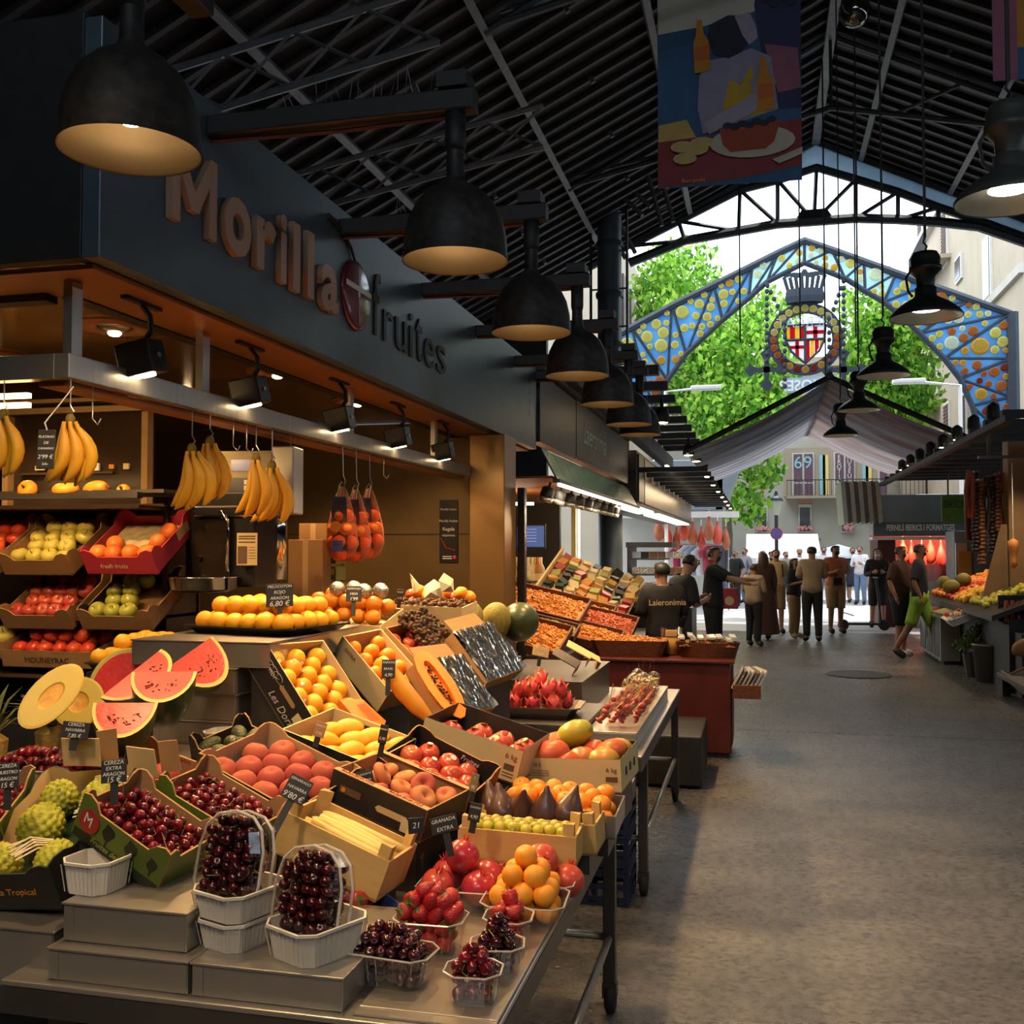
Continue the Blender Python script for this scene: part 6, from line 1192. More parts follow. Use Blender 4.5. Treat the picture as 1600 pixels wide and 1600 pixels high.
bag = thing('snack_rack', 'small hanging basket of shiny snack bags on the red counter side', 'basket', TR((-.18, 8.25, .50))); MB().bx(-.03, .18, -.2, .2, 0, .10).build('basket_body', WICK, bag)
for k in range(7): MB().box((0, 0, 0), (.012, .30, .16), TR((.0+.025*k, 0, .14), (0, .5, .05*k))).build('snack_bag', (FILM, FOIL, FILM)[k % 3], bag)
# ------------------------------------------------------------------ spice and dried fruit stall behind
S2 = thing('spice_stall', 'dark timber spice stall with a black name board', 'stall', TR((0, 0, 0)))
SD = mat('stall_dark', (.028, .024, .022), .45, .2, (.045, .038, .033), 4)
MB().bx(-1.90, -1.80, 8.45, 14.4, 2.55, 3.15).build('name_board', SD, S2, bevel=.006)
MB().bx(-1.91, -1.795, 10.2, 12.6, 2.58, 3.18).build('name_panel', mat('name_panel', (.05, .05, .048), .5, .2, (.035, .035, .034), 5), S2)
MB().bx(-1.97, -1.75, 8.45, 14.4, 3.16, 3.20).build('cornice', SD, S2); MB().bx(-1.95, -1.90, 14.0, 14.5, 2.2, 3.1).build('end_board', SD, S2)
text('name_script', 'Laieronimia', .34, mat('name_green', (.30, .42, .38), .5, 0, (.25, .36, .32), 8), S2, Matrix.Translation((-1.79, 11.4, 2.86)) @ FACE, shear=.3)
AWG = mat('awning_glass', (.16, .19, .19), .2, .4, (.10, .12, .12), 3)
for k in range(12):
    y0 = 8.5+.49*k; MB().add([(-1.80, y0, 2.50), (-1.80, y0+.47, 2.50), (-1.66, y0+.47, 2.235), (-1.66, y0, 2.235), (-1.81, y0, 2.49), (-1.81, y0+.47, 2.49), (-1.67, y0+.47, 2.225), (-1.67, y0, 2.225)], [(0, 1, 2, 3), (7, 6, 5, 4), (0, 3, 7, 4), (1, 5, 6, 2), (2, 6, 7, 3), (0, 4, 5, 1)]).build('awning_pane', AWG, S2)
MB().bx(-1.69, -1.63, 8.45, 14.4, 2.20, 2.232).build('awning_edge', STEELD, S2); MB().bx(-1.66, -1.635, 8.5, 14.3, 2.175, 2.199).build('led_strip', LED, S2)
MB().bx(-4.2, -1.70, 8.45, 14.4, 2.24, 2.26).build('ceiling', WOODO, S2); MB().bx(-3.6, -2.2, 10.0, 10.03, 2.08, 2.11).build('led_tube', LED, S2); MB().bx(-3.6, -3.57, 8.5, 14.3, 0, 2.24).build('back_wall', mat('olive_wall', (.10, .085, .045), .6, 0, (.07, .06, .03), 3), S2)
MB().bx(-3.5, -2.55, 13.2, 13.3, 0, 2.24).build('patterned_post', SD, S2); MB().bx(-2.36, -2.30, 13.0, 13.06, 0, 2.24).build('door_post', CREAM, S2); MB().bx(-2.27, -2.25, 13.0, 13.02, .9, 2.2).build('light_post', LEDC, S2)
for k in range(3): add_area('spice_led', (-1.66, 9.3+2*k, 2.16), (-2.2, 9.3+2*k, 1.0), 20, .1, 1.8, (1, .80, .52)); 
add_point('spice_glow', (-2.6, 10.2, 2.0), 16, (1, .66, .34))
for i in range(9):
    y = 8.9+.55*i
    t = thing('spot_lamp', 'black spot lamp under the spice stall awning, number %s from the front' % ('one', 'two', 'three', 'four', 'five', 'six', 'seven', 'eight', 'nine')[i], 'lamp', TR((-1.80, y, 2.235), (0, .3, 0)), 'spot lamps of the spice stall')
    MB().lathe([(0, -.18), (.062, -.18), (.066, -.175), (.058, -.06), (.03, -.045), (.012, -.04), (.012, 0)], 16).build('lamp_head', BLACK, t, True); MB().lathe([(.064, -.182), (.068, -.182), (.068, -.14), (.064, -.14)], 16).build('rim_band', PREF, t, True); MB().lathe([(0, -.1815), (.05, -.1815), (.05, -.180), (0, -.180)], 14).build('lens', BULB, t)
tv = thing('price_screen', 'blue screen hanging in the spice stall', 'screen', TR(at(829, 838, 10.2), (0, 0, .1))); MB().box((0, .02, 0), (.30, .04, .24)).build('casing', BLACK, tv); MB().box((0, -.002, 0), (.27, .004, .21)).build('screen', mat('screen_blue', (.05, .08, .2), .3, em=(.08, .12, .32), es=.5), tv)
for k in range(5): MB().box((-.02, -.005, .07-.03*k), (.16, .001, .006)).build('screen_line', mat('screen_text', (.3, .35, .5), .3, em=(.3, .36, .5), es=.5), tv)
# bottles on the shelf
bshelf = tag(MB().bx(-3.0, -2.2, 9.9, 10.2, 1.30, 1.32).build('bottle_shelf', SD), 'dark shelf of bottles below the blue screen', 'shelf'); tag(MB().bx(-3.4, -1.95, 9.6, 12.5, 0, .95).build('spice_counter', SD), 'dark counter base of the spice stall', 'counter')
bot_me = MB().lathe([(0, 0), (.028, 0), (.03, .01), (.03, .14), (.012, .18), (.012, .23), (0, .23)], 10); bots = [bot_me.mesh('bottle', m, True) for m in (mat('bottle_dark', (.02, .015, .01), .15, 0, (.05, .03, .01), 9), mat('bottle_amber', (.30, .12, .02), .2, 0, (.4, .2, .04), 9), mat('bottle_pale', (.5, .42, .22), .3, 0, (.4, .3, .14), 9))]
lb = MB().lathe([(.0305, .04), (.0305, .10)], 10).mesh('label', CREAM)
for i in range(9):
    o = tag(obj('bottle', bots[i % 3], None, TR((-2.95+.085*i, 10.05, 1.321))), 'small bottle in the row below the blue screen', 'bottle', 'bottles below the screen'); obj('label', lb, o)
for i in range(10):
    o = tag(obj('bottle', bots[1+i % 2], None, TR((-2.62+.07*(i % 5), 10.9+.12*(i//5), 1.24+.0*i), sc=(1.5, 1.5, 1.35))), 'tall amber bottle standing at the back of the spice stall', 'bottle', 'amber bottles of the spice stall'); obj('label', lb, o)
tag(MB().bx(-2.8, -2.1, 10.75, 11.2, .95, 1.239).build('bottle_step', SD), 'dark step under the amber bottles', 'step')
# sloping trays of spices
def slope_tray(px, py, d, w, l, m, lab, rx=.35, yaw=0, s=.016, n=140, roll=.22, h=.05):
    t = thing('spice_tray', lab, 'tray', TR(at(px, py, d), (rx, roll, yaw)), 'sloping trays of the spice stall')
    MB().bx(-w/2, w/2, -l/2, l/2, -.05, -.04).build('base', WICK, t)
    for a in ((-w/2, -l/2, w/2, -l/2+.015), (-w/2, l/2-.015, w/2, l/2), (-w/2, -l/2, -w/2+.015, l/2), (w/2-.015, -l/2, w/2, l/2)): MB().bx(a[0], a[2], a[1], a[3], -.0395, .02).build('side', WICK, t)
    o = pile(t, w*.95, l*.93, h, m, n, s); o.location.z = -.03
tag(MB().bx(-2.4, -1.42, 7.52, 9.7, 0, .84).build('display_base', SD), 'dark base under the sloping spice trays', 'plinth')
trays = [(850, 940, 8.9, .75, .5, 0, 'sloping tray of orange dried fruit beside the black post'), (905, 955, 9.3, .6, .5, 1, 'sloping tray of golden nuts in the middle of the spice stall'), (835, 990, 7.9, .5, .5, 0, 'low tray of orange dried fruit by the black post'), (860, 978, 8.3, .45, .25, 3, 'narrow tray of green dried pods'), (945, 970, 9.0, .55, .4, 2, 'sloping tray of reddish nuts near the amber jar'), (925, 990, 8.6, .5, .35, 0, 'tray of orange crisps before the reddish nuts'), (880, 965, 9.6, .5, .4, 2, 'tray of chillies behind the golden nuts')]
for px, py, d, w, l, m, lab in trays: slope_tray(px, py, d, w, l, NUTS[m], lab)
gb = thing('gift_shelf', 'sloping cream display of boxed sweets and bottles', 'display', TR(at(920, 925, 10.2), (.45, .30, .0))); MB().bx(-.45, .45, -.55, .55, -.05, -.02).build('board', CARDL, gb); MB().bx(-.47, -.45, -.55, .55, -.10, .10).build('side_board', CARDL, gb)
GM = [BLKCARD, CREAM, NUTS[1], NUTS[3], LOGO, CARDL, DGREEN, NUTS[0]]
for i in range(8):
    for j in range(9):
        MB().box((0, 0, 0), (R.uniform(.07, .10), R.uniform(.06, .11), R.uniform(.03, .07)), TR((-.39+.112*i, -.48+.12*j, .02), (R.uniform(-.3, .3), R.uniform(-.3, .3), R.uniform(-.4, .4)))).build('boxed_sweet', R.choice(GM), gb)
tag(MB().bx(-1.95, -1.0, 9.75, 11.2, 0, .80).build('display_base', SD), 'dark plinth under the sloping sweet display', 'plinth')
# candy counter with clear bins
cc = thing('candy_counter', 'dark counter of clear bins full of bright sweets', 'counter', TR((-1.55, 12.9, 0))); MB().bx(-.45, .45, -1.9, 1.9, 0, 1.02).build('body', SD, cc)
CM = [mat('candy_pink', (.55, .12, .16), .4, 0, (.6, .3, .3), 30), mat('candy_green', (.35, .50, .06), .4, 0, (.5, .6, .2), 30), mat('candy_yellow', (.75, .55, .08), .4, 0, (.7, .6, .3), 30), mat('candy_red', (.55, .04, .05), .4, 0, (.6, .15, .1), 30), mat('candy_white', (.70, .66, .56), .4, 0, (.6, .5, .4), 30), mat('candy_orange', (.75, .26, .04), .4, 0, (.7, .4, .1), 30)]
for i in range(2):
    for j in range(8):
        M_ = TR((-.20+.42*i, -1.6+.45*j, 1.06+.06*(1-i)), (0, .2, 0)); MB().box((0, 0, 0), (.40, .42, .14)).build('clear_bin', CLEAR, cc, M=M_)
        o = pile(cc, .36, .38, .06, R.choice(CM), 60, .03, 'sweets'); o.matrix_local = M_ @ TR((0, 0, .0))
rk = thing('snack_gondola', 'tiered wire rack of wrapped snacks beyond the candy counter', 'rack', TR((-1.5, 16.2, 0)))
for j in range(4):
    z = .75+.24*j; MB().bx(-.45, .45-.12*j, -.5, .5, z, z+.02).build('tier_shelf', IRON, rk)
    for k in range(6): MB().box((-.36+.13*k, -.30, z+.075), (.11, .16, .10), TR((0, 0, 0), (0, 0, 0))).build('snack_pack', R.choice([FOIL, FILM, MATS['spice_brown'], BLKCARD]), rk)
MB().bx(-.5, .5, -.55, .6, 0, .749).build('base', SD, rk); MB().bx(-.5, .2, -.5, .5, 1.66, 1.74).build('canopy', SD, rk); MB().bx(-.48, -.45, -.5, .5, .77, 1.66).build('back', SD, rk)
# third stall fascia box, cross beams and slatted canopy
S3 = thing('metal_stall', 'brushed metal fascia box of the next stall with strip lights', 'stall', TR((0, 0, 0))); BRM = mat('brushed_dark', (.20, .15, .11), .35, .7, (.14, .10, .08), 2, stretch=(1, 1, 6))
MB().bx(-2.5, -1.70, 14.6, 26.5, 2.26, 3.05).build('fascia_box', SD, S3, bevel=.01); MB().bx(-1.699, -1.68, 15.5, 26.2, 2.32, 3.0).build('front_panel', BRM, S3); MB().bx(-1.70, -1.67, 14.65, 15.3, 2.32, 3.0).build('front_panel', SD, S3)
MB().bx(-2.0, -1.72, 14.7, 17.2, 2.225, 2.258).build('strip_light', LEDC, S3); MB().bx(-2.0, -1.72, 18.2, 26.0, 2.225, 2.258).build('strip_light', LED, S3); MB().bx(-1.98, -1.85, 14.2, 14.5, 3.06, 3.10).build('strip_light', LED, S3)
for i in range(9):
    y = 10.6+i*1.05; tag(MB().bx(-1.72, -1.0, y-.06, y+.06, 3.44, 3.54).build('cross_beam', BLACK, bevel=.008), 'black cross beam over the left stalls, %s from the camera' % ('first', 'second', 'third', 'fourth', 'fifth', 'sixth', 'seventh', 'eighth', 'ninth')[i], 'beam', 'black cross beams')
tag(MB().bx(-1.80, -1.66, 9.5, 20.5, 3.20, 3.435).build('beam_carrier', BLACK), 'long black girder carrying the cross beams', 'girder')
for i, (y, x) in enumerate(((11.1, -1.25), (12.2, -1.12), (16.6, -1.1), (17.8, -1.05), (19.1, -1.0))):
    t = thing('beam_spotlight', 'small warm spotlight hung on the cross beams, %s' % ('nearest', 'second', 'third', 'fourth', 'farthest')[i], 'spotlight', TR((x, y, 3.44)), 'spotlights on the cross beams'); MB().lathe([(0, -.30), (.085, -.30), (.095, -.27), (.075, -.14), (.02, -.12), (.015, 0)], 14).build('lamp_head', BLACK, t, True); MB().lathe([(0, -.315), (.06, -.305), (.07, -.301), (0, -.301)], 14).build('lens', BULB, t, True)
sc3 = thing('slatted_canopy', 'black slatted canopy with pin lights over the left row', 'canopy', TR((-1.2, 14.5, 2.72)))
for i in range(15):
    MB().bx(-.46, .5, i*1.05-.07, i*1.05+.07, 0, .07).build('slat', BLACK, sc3, bevel=.005)
    if i % 2: MB().lathe([(0, -.02), (.03, -.015), (.035, -.001), (0, -.001)], 10).build('pin_light', BULB, sc3, M=TR((.44, i*1.05, 0)))
MB().bx(-.10, -.06, .1, 9.5, .075, .11).build('light_strip', LED, sc3)
add_area('canopy_glow', (-1.2, 19, 2.68), (-1.2, 19, 0), 60, .3, 8, (1, .75, .45))
# butcher stall far left: grey metal, hanging hams, clothes
b4 = thing('grey_stall', 'grey metal market stall with a white awning rail beyond the left row', 'stall', TR((0, 0, 0))); GMET = mat('grey_metal', (.26, .30, .33), .45, .3, (.21, .245, .27), 2)
p0, p1 = ony(1000, 862, 27), ony(1142, 862, 27)
MB().bx(p0.x-1, p1.x-.2, 27.6, 29, 2.65, 4.0).build('metal_hood', GMET, b4, bevel=.02); MB().bx(p0.x-1, p1.x+.2, 27.0, 27.5, 2.45, 2.6).build('awning_rail', WHITE, b4); MB().bx(p0.x-1, p1.x-.3, 29, 29.1, 0, 2.65).build('back_wall', mat('pale_wall', (.5, .5, .44), .7, 0, (.44, .44, .39), 3), b4)
MB().add([(p1.x-.4, 27.6, 4.0), (p1.x+.3, 27.6, 4.0), (p1.x-.2, 27.6, 2.65), (p1.x-.4, 27.6, 2.65), (p1.x-.4, 29, 4.0), (p1.x+.3, 29, 4.0), (p1.x-.2, 29, 2.65), (p1.x-.4, 29, 2.65)], [(0, 1, 2, 3), (7, 6, 5, 4), (1, 5, 6, 2), (0, 4, 5, 1)]).build('flared_end', GMET, b4)
HAM = mat('ham_skin', (.42, .14, .06), .5, 0, (.30, .07, .03), 6, rand=.4); HAM2 = mat('ham_red', (.55, .08, .05), .45, 0, (.42, .05, .03), 6, rand=.4)
ham_me = [MB().lathe([(0, -.62), (.06, -.60), (.13, -.50), (.145, -.38), (.10, -.22), (.045, -.10), (.03, -.02), (.05, 0), (0, .01)], 14, TR(sc=(1, .7, 1))).mesh('ham', m, True) for m in (HAM, HAM2)]
for i in range(9):
    x = ony(1030+13*i, 840, 26.6).x; o = tag(obj('ham', ham_me[i % 2], None, TR((x, 26.6+.1*(i % 3), 2.45-.12*(i % 3)), (0, 0, i), 1.0)), 'cured ham hanging at the far left stall', 'ham', 'hams of the far left stall'); MB().tube([(0, 0, 0), (0, 0, .18)], .01, 4).build('string', WHITE, o)
CLO = [mat('cloth_red', (.42, .05, .09), .8, 0, (.36, .04, .08), 6), mat('cloth_white', (.66, .68, .72), .8, 0, (.58, .6, .66), 6), mat('cloth_blue', (.30, .42, .60), .8, 0, (.26, .36, .54), 6), mat('cloth_dark', (.05, .05, .07), .8, 0, (.07, .07, .09), 6)]
cr_ = thing('clothes_rack', 'chrome clothes rack with shirts beside the far left stall', 'rack', TR(onz(1095, 955, 0)+Vector((0, .6, 0)))); MB().tube([(-.7, 0, 0), (-.7, 0, 1.75), (.7, 0, 1.75), (.7, 0, 0)], .02, 6).build('rail', STEEL, cr_)
for k in range(6): MB().prism([(-.22, 0), (.22, 0), (.24, .55), (.33, .45), (.38, .62), (.14, .80), (-.14, .80), (-.38, .62), (-.33, .45), (-.24, .55)], .05, TR((-.55+.2*k, -.02, .92), (PI/2, 0, .5))).build('shirt', CLO[(0, 1, 2, 1, 0, 3)[k]], cr_)
# ------------------------------------------------------------------ right hand stalls
GREYP = mat('grey_plastic', (.13, .13, .12), .5, 0, (.10, .10, .095), 9)
def slope_pile(o0, ux, uy, nx, ny, k, lab, grp, sc=1.0, j=.012, lift=0.0):
    for a in range(nx):
        for b in range(ny):
            p = Vector(o0)+Vector(ux)*((a+.5+(.5 if b % 2 else 0))/nx)+Vector(uy)*((b+.5)/ny); put(k, TR((p.x+R.uniform(-j, j), p.y+R.uniform(-j, j), p.z+lift+R.uniform(-j, j)), rrot(.8), sc*R.uniform(.9, 1.1)), lab, grp, parts=False)
rb = thing('fruit_stand', 'sloping dark stand under the fruit heaps on the right', 'stand', TR((0, 0, 0)))
def slab(name, a, ux, uy, th, m, par):
    a, ux, uy = Vector(a), Vector(ux), Vector(uy); d = Vector((0, 0, -th)); c = [a, a+ux, a+ux+uy, a+uy]
    return MB().add(c+[q+d for q in c], [(0, 1, 2, 3), (7, 6, 5, 4), (0, 4, 5, 1), (1, 5, 6, 2), (2, 6, 7, 3), (3, 7, 4, 0)]).build(name, m, par)
slab('slope_board', (2.55, 12.6, .88), (1.6, 0, .65), (0, 4.9, 0), .06, SD, rb); MB().bx(2.75, 4.1, 12.7, 17.4, 0, .84).build('base', BLACK, rb)
zs = lambda x: .88+(x-2.55)*.65/1.6
for x0, y0, w, l, nx, ny, k, lab, grp, s in ((2.6, 16.3, .55, 1.0, 6, 9, 'persimmon', 'orange persimmon in the far heap on the right stand', 'persimmons on the right stand', 1.25), (3.1, 15.9, .75, 1.4, 8, 11, 'orange', 'orange in the tall heap on the right stand', 'oranges on the right stand', 1.1), (2.6, 15.5, .5, .8, 5, 7, 'tomato', 'red tomato in the heap on the right stand', 'tomatoes on the right stand', 1.3), (2.62, 14.6, .55, .85, 6, 7, 'mango_y', 'yellow fruit in the middle heap on the right stand', 'yellow fruit on the right stand', 1.1), (3.15, 14.3, .7, 1.4, 7, 10, 'apple_y', 'pale yellow apple in the heap behind the wooden post', 'yellow apples on the right stand', 1.2), (2.62, 13.4, .6, 1.1, 6, 8, 'plum', 'small brown mushroom in the near heap on the right stand', 'mushrooms on the right stand', 2.6), (3.2, 12.9, .8, 1.3, 7, 8, 'loquat', 'golden fruit in the near heap on the right stand', 'golden fruit on the right stand', 1.1)):
    slope_pile((x0, y0, zs(x0)+.04), (w, 0, w*.41), (0, l, 0), nx, ny, k, lab, grp, s)
for x, y, m in ((2.75, 16.9, .1), (2.9, 16.2, .3), (2.68, 15.9, .6)): put('melon', TR((x, y, zs(x)+.16), (1.3, m, m), 1.2), 'pale melon among the persimmons on the right stand', 'melons on the right stand')
for i in range(3):
    t = thing('steel_cabinet', 'grey steel counter cabinet below the right fruit stand, %s' % ('farthest', 'middle', 'nearest')[i], 'cabinet', TR((2.62, 17.1-.62*i, 0)), 'steel cabinets on the right'); MB().bx(-.15, .12, -.29, .29, .05, .72).build('body', STEEL, t, bevel=.006); MB().bx(-.158, -.151, -.26, .26, .10, .68).build('door', STEELD, t); MB().bx(-.10, .1, -.27, .27, 0, .049).build('plinth', BLACK, t); MB().bx(-.17, -.159, .18, .20, .3, .5).build('handle', STEEL, t)
tl = thing('leek_tray', 'tray of pale leeks at the front of the right stand', 'tray', TR((2.68, 15.2, .78), (0, -.25, .1))); MB().bx(-.28, .28, -.45, .45, -.03, 0).build('board', STEEL, tl)
for k in range(16): MB().tube([(-.26, -.40+.052*k, .03), (0, -.40+.052*k, .035), (.27, -.38+.05*k, .05)], [.018, .02, .028], 6).build('leek', (NUTS[4], MATS['spice_green'])[k % 2], tl, True)
tg = thing('garlic_tray', 'white tray of wrapped garlic on the right stand', 'tray', TR((2.62, 14.35, .74), (.05, -.4, 0))); shell(.55, .5, .10, .04, WHITE, tg, 'tray_shell')
for k in range(24): MB().lathe(globe(.034, .03, n=6), 8, TR((R.uniform(-.23, .23), R.uniform(-.2, .2), .09+R.uniform(0, .03)), rrot())).build('garlic', (FOIL, MATS['spice_cream'], DRAGM)[k % 3], tg, True)
bn = thing('waste_bin', 'grey plastic bin on the floor before the right stand', 'bin', TR((2.74, 13.75, 0))); MB().lathe([(0, 0), (.15, 0), (.185, .46), (.19, .46), (.175, .44), (.145, .02), (0, .02)], 24).build('body', GREYP, bn, True); MB().lathe([(.186, .44), (.197, .45), (.186, .47)], 24).build('rim', GREYP, bn)
pl = thing('potted_herb', 'dark bushy herbs beside the grey bin', 'plant', TR((2.72, 14.25, .0))); MB().lathe([(0, 0), (.16, 0), (.2, .3), (0, .3)], 16).build('pot', BLACK, pl); mb = MB()
for k in range(420):
    a = R.uniform(0, 6.28); u = R.uniform(0, 1); p = Vector((math.cos(a)*u*.32, math.sin(a)*u*.32, .34+R.uniform(0, .30)*(1.2-u))); s = .035; mb.add([(-s, 0, 0), (0, -s*.5, .01), (s, 0, 0), (0, s*.5, .01)], [(0, 1, 2, 3)], 0, TR(p, rrot()))
stuff(mb.build('foliage', LEAFG, pl))
rk2 = thing('spice_jar_rack', 'black rack of small red jars on the right', 'rack', TR((3.02, 12.75, .78))); MB().bx(-.32, .32, 0, .25, 0, .02).build('shelf', BLACK, rk2); MB().bx(-.32, .32, .24, .26, .02, .32).build('back', BLACK, rk2); MB().bx(-.32, .32, 0, .24, .15, .165).build('shelf', BLACK, rk2)
jm = MB().lathe([(0, 0), (.025, 0), (.025, .07), (.02, .08), (.02, .1), (0, .1)], 8).mesh('jar', NUTS[2])
for z in (.02, .166):
    for k in range(9): obj('jar', jm, rk2, TR((-.27+.066*k, .06, z)))
rbk = thing('red_basket', 'red plastic basket on top of the right stand', 'basket', TR((3.25, 13.0, 1.2))); shell(.5, .35, .13, .05, mat('red_plastic', (.40, .03, .03), .4, 0, (.34, .025, .025), 9), rbk, 'basket_body')
# low bench, vegetables and green bananas
be = thing('low_bench', 'low grey wooden bench at the right picture edge', 'bench', TR((3.2, 12.0, 0))); MB().bx(-.62, .7, -.9, .55, .20, .26).build('top', mat('grey_wood', (.16, .15, .14), .6, 0, (.12, .11, .10), 6), be, bevel=.008)
for x in (-.55, .6):
    for y in (-.8, .45): MB().bx(x-.04, x+.04, y-.04, y+.04, 0, .199).build('leg', BLACK, be)
vt = thing('root_tray', 'sloping tray of pale roots and bunched vegetables at the right edge', 'tray', TR((3.1, 11.75, .40), (.1, -.42, 0))); MB().bx(-.5, .5, -.6, .6, -.06, -.03).build('board', STEEL, vt); MB().bx(-.52, -.50, -.6, .6, -.06, .06).build('lip', STEEL, vt)
for k in range(34): MB().tube([(R.uniform(-.45, -.1), -.55+.033*k, .0), (R.uniform(.0, .2), -.55+.033*k, .03), (.45, -.53+.032*k, .02)], [.012, .022, .016], 6).build('root', (NUTS[4], NUTS[5], MATS['spice_green'], MATS['spice_orange'])[k % 4], vt, True)
gb2 = thing('green_banana_heap', 'heap of green bananas at the right picture edge', 'bananas', TR((3.15, 12.55, .72))); BG = mat('green_banana', (.22, .26, .04), .45, 0, (.34, .34, .05), 7)
gbm = ban.mesh('banana', BG, True)
for k in range(22): obj('banana', gbm, gb2, TR((-.18+.08*(k % 6), .1*(k//6)-.1, .12+.05*(k//6)), (PI/2+R.uniform(-.2, .2), R.uniform(-.3, .3), -.6+R.uniform(-.2, .2)), 1.15))
tag(MB().bx(2.8, 3.6, 12.35, 12.69, .0, .70).build('banana_plinth', BLACK), 'black plinth under the green bananas', 'plinth')
rootm = tag(MB().lathe(globe(.10, .16, n=10), 14, wob=lambda q, i: 1+.15*math.sin(3*q+i)).build('taro_root', NUTS[5], None, True, M=TR((2.82, 12.35, .55), (1.2, .2, .4))), 'large brown root lying before the green bananas', 'root')
# post, leaning panel, hanging sausages, dark awning
tag(MB().bx(3.05, 3.32, 14.0, 14.3, 0, 3.1).build('wood_post', mat('post_wood', (.22, .13, .06), .6, 0, (.17, .10, .045), 4), bevel=.01), 'square brown wooden post of the right stall', 'post')
tag(MB().add([(2.72, 14.05, .95), (3.04, 14.05, 1.05), (3.04, 14.05, 1.95), (2.97, 14.05, 1.95), (2.72, 14.09, .95), (3.04, 14.09, 1.05), (3.04, 14.09, 1.95), (2.97, 14.09, 1.95)], [(0, 1, 2, 3), (7, 6, 5, 4), (0, 4, 5, 1), (1, 5, 6, 2), (2, 6, 7, 3), (3, 7, 4, 0)]).build('side_panel_board', MATS['post_wood']), 'tapered brown side panel leaning on the post', 'panel')
tag(MB().bx(3.5, 5.0, 14.6, 14.7, 0, 2.6).build('stall_back_board', mat('brown_board', (.12, .07, .035), .6, 0, (.09, .05, .028), 4)), 'brown back board of the right stall', 'board')
SAU = [mat('sausage_red', (.16, .022, .014), .5, 0, (.22, .04, .02), 20), mat('sausage_dark', (.018, .010, .008), .5, 0, (.03, .016, .012), 20), mat('sausage_brown', (.14, .05, .022), .5, 0, (.2, .08, .035), 30)]
for i in range(24):
    px = 1515+ (i % 12)*8.5; d = 13.2+.5*(i//12); p = at(px, 735+ (i*17) % 20, d); L_ = .75+.45*((i*7) % 5)/5
    mb = MB(); n = int(L_/.05)
    if i % 3 == 0: mb.tube([(0, 0, 0), (-.04, 0, -L_*.35), (-.03, 0, -L_*.8), (.03, 0, -L_*.82), (.045, 0, -L_*.35), (0, 0, 0)], .036, 7)
    else:
        for k in range(n): mb.lathe(globe(.055, .034, n=6), 8, TR((R.uniform(-.012, .012), R.uniform(-.01, .01), -.03-.05*k)))
    o = tag(mb.build('hanging_sausage', SAU[(0, 1, 2, 1, 1, 2)[i % 6]], None, True, M=TR(p)), 'string of dark dried sausage hanging over the right stall', 'sausage', 'dried sausages on the right'); MB().tube([(0, 0, 0), (0, 0, max(.02, 2.70-p.z))], .005, 4).build('string', BLACK, o)
o = tag(MB().lathe([(0, -.02)]+[(.05*(1+.3*math.sin(k)), -.06*k) for k in range(1, 7)]+[(0, -.40)], 10).build('chilli_string', NUTS[0], None, True, M=TR(at(1583, 838, 12.6))), 'bright orange chilli string at the right edge', 'chilli'); MB().tube([(0, 0, -.03), (0, 0, 2.70-at(1583, 838, 12.6).z)], .004, 4).build('string', WHITE, o)
ra = thing('dark_awning', 'black awning frame with roof slats over the right stall', 'awning', TR((0, 0, 0)))
for i in range(13):
    y = 11.5+i*.85; MB().bx(2.45, 4.4, y-.06, y+.06, 3.0, 3.08).build('slat', BLACK, ra)
MB().bx(2.42, 2.52, 11.2, 22.4, 2.93, 2.999).build('front_rail', BLACK, ra); MB().bx(2.5, 5.2, 12.9, 13.0, 2.70, 2.73).build('hook_rail', STEELD, ra); [MB().bx(x, x+.04, 12.93, 12.97, 2.731, 2.999).build('rail_hanger', BLACK, ra) for x in (2.6, 4.2)]; MB().bx(4.4, 4.5, 11.2, 22, 0, 3.0).build('rear_wall', BLACK, ra)
for i in range(8):
    t = thing('awning_spotlight', 'small black spotlight on the right awning, %s from the front' % ('first', 'second', 'third', 'fourth', 'fifth', 'sixth', 'seventh', 'eighth')[i], 'spotlight', TR((2.6, 12.6+1.1*i, 3.09)), 'spotlights on the right awning'); MB().lathe([(0, .02), (.06, .02), (.075, .05), (.07, .18), (.02, .22), (0, .22)], 12).build('lamp_head', BLACK, t, True); MB().tube([(0, 0, -.01), (0, 0, .03)], .012, 5).build('bracket', BLACK, t); MB().lathe([(0, .012), (.05, .016), (.05, .019), (0, .019)], 12).build('lens', BULB, t)
for y in (13.2, 15.0, 16.8): add_spot('right_stall_light', (3.1, y, 2.9), (3.0, y+.1, .8), 75, (1, .72, .42), 110, .8, .06)
# ham stall facing the camera
hs = thing('ham_stall', 'grey metal ham stall with white lettering and red lit hams', 'stall', TR((0, 0, 0))); HY = 22.6
q0, q1 = ony(1372, 830, HY), ony(1525, 830, HY)
MB().bx(q0.x, q1.x+1.2, HY, HY+1.6, ony(1450, 836, HY).z, ony(1450, 772, HY).z).build('metal_hood', GMET, hs, bevel=.02); MB().bx(q0.x-.1, q1.x+1.2, HY-.12, HY-.01, ony(1450, 836, HY).z-.02, ony(1450, 816, HY).z).build('sign_strip', mat('slate_sign', (.10, .12, .14), .5, .2, (.085, .10, .12), 5), hs)
me = text_mesh('PERNILS IBERICS I FORMATGES', .16, CHALKW, ext=.004, bold=.004); text_w = ony(1490, 822, HY).x-ony(1384, 822, HY).x; fit_mesh(me, text_w, .13); obj('lettering', me, hs, TR((ony(1384, 822, HY).x, HY-.126, ony(1384, 828, HY).z-.02), (PI/2, 0, 0)))
MB().bx(q0.x-.15, q1.x+1.3, HY-.35, HY+.2, ony(1450, 836, HY).z-.10, ony(1450, 836, HY).z-.04).build('awning_edge', WHITE, hs)
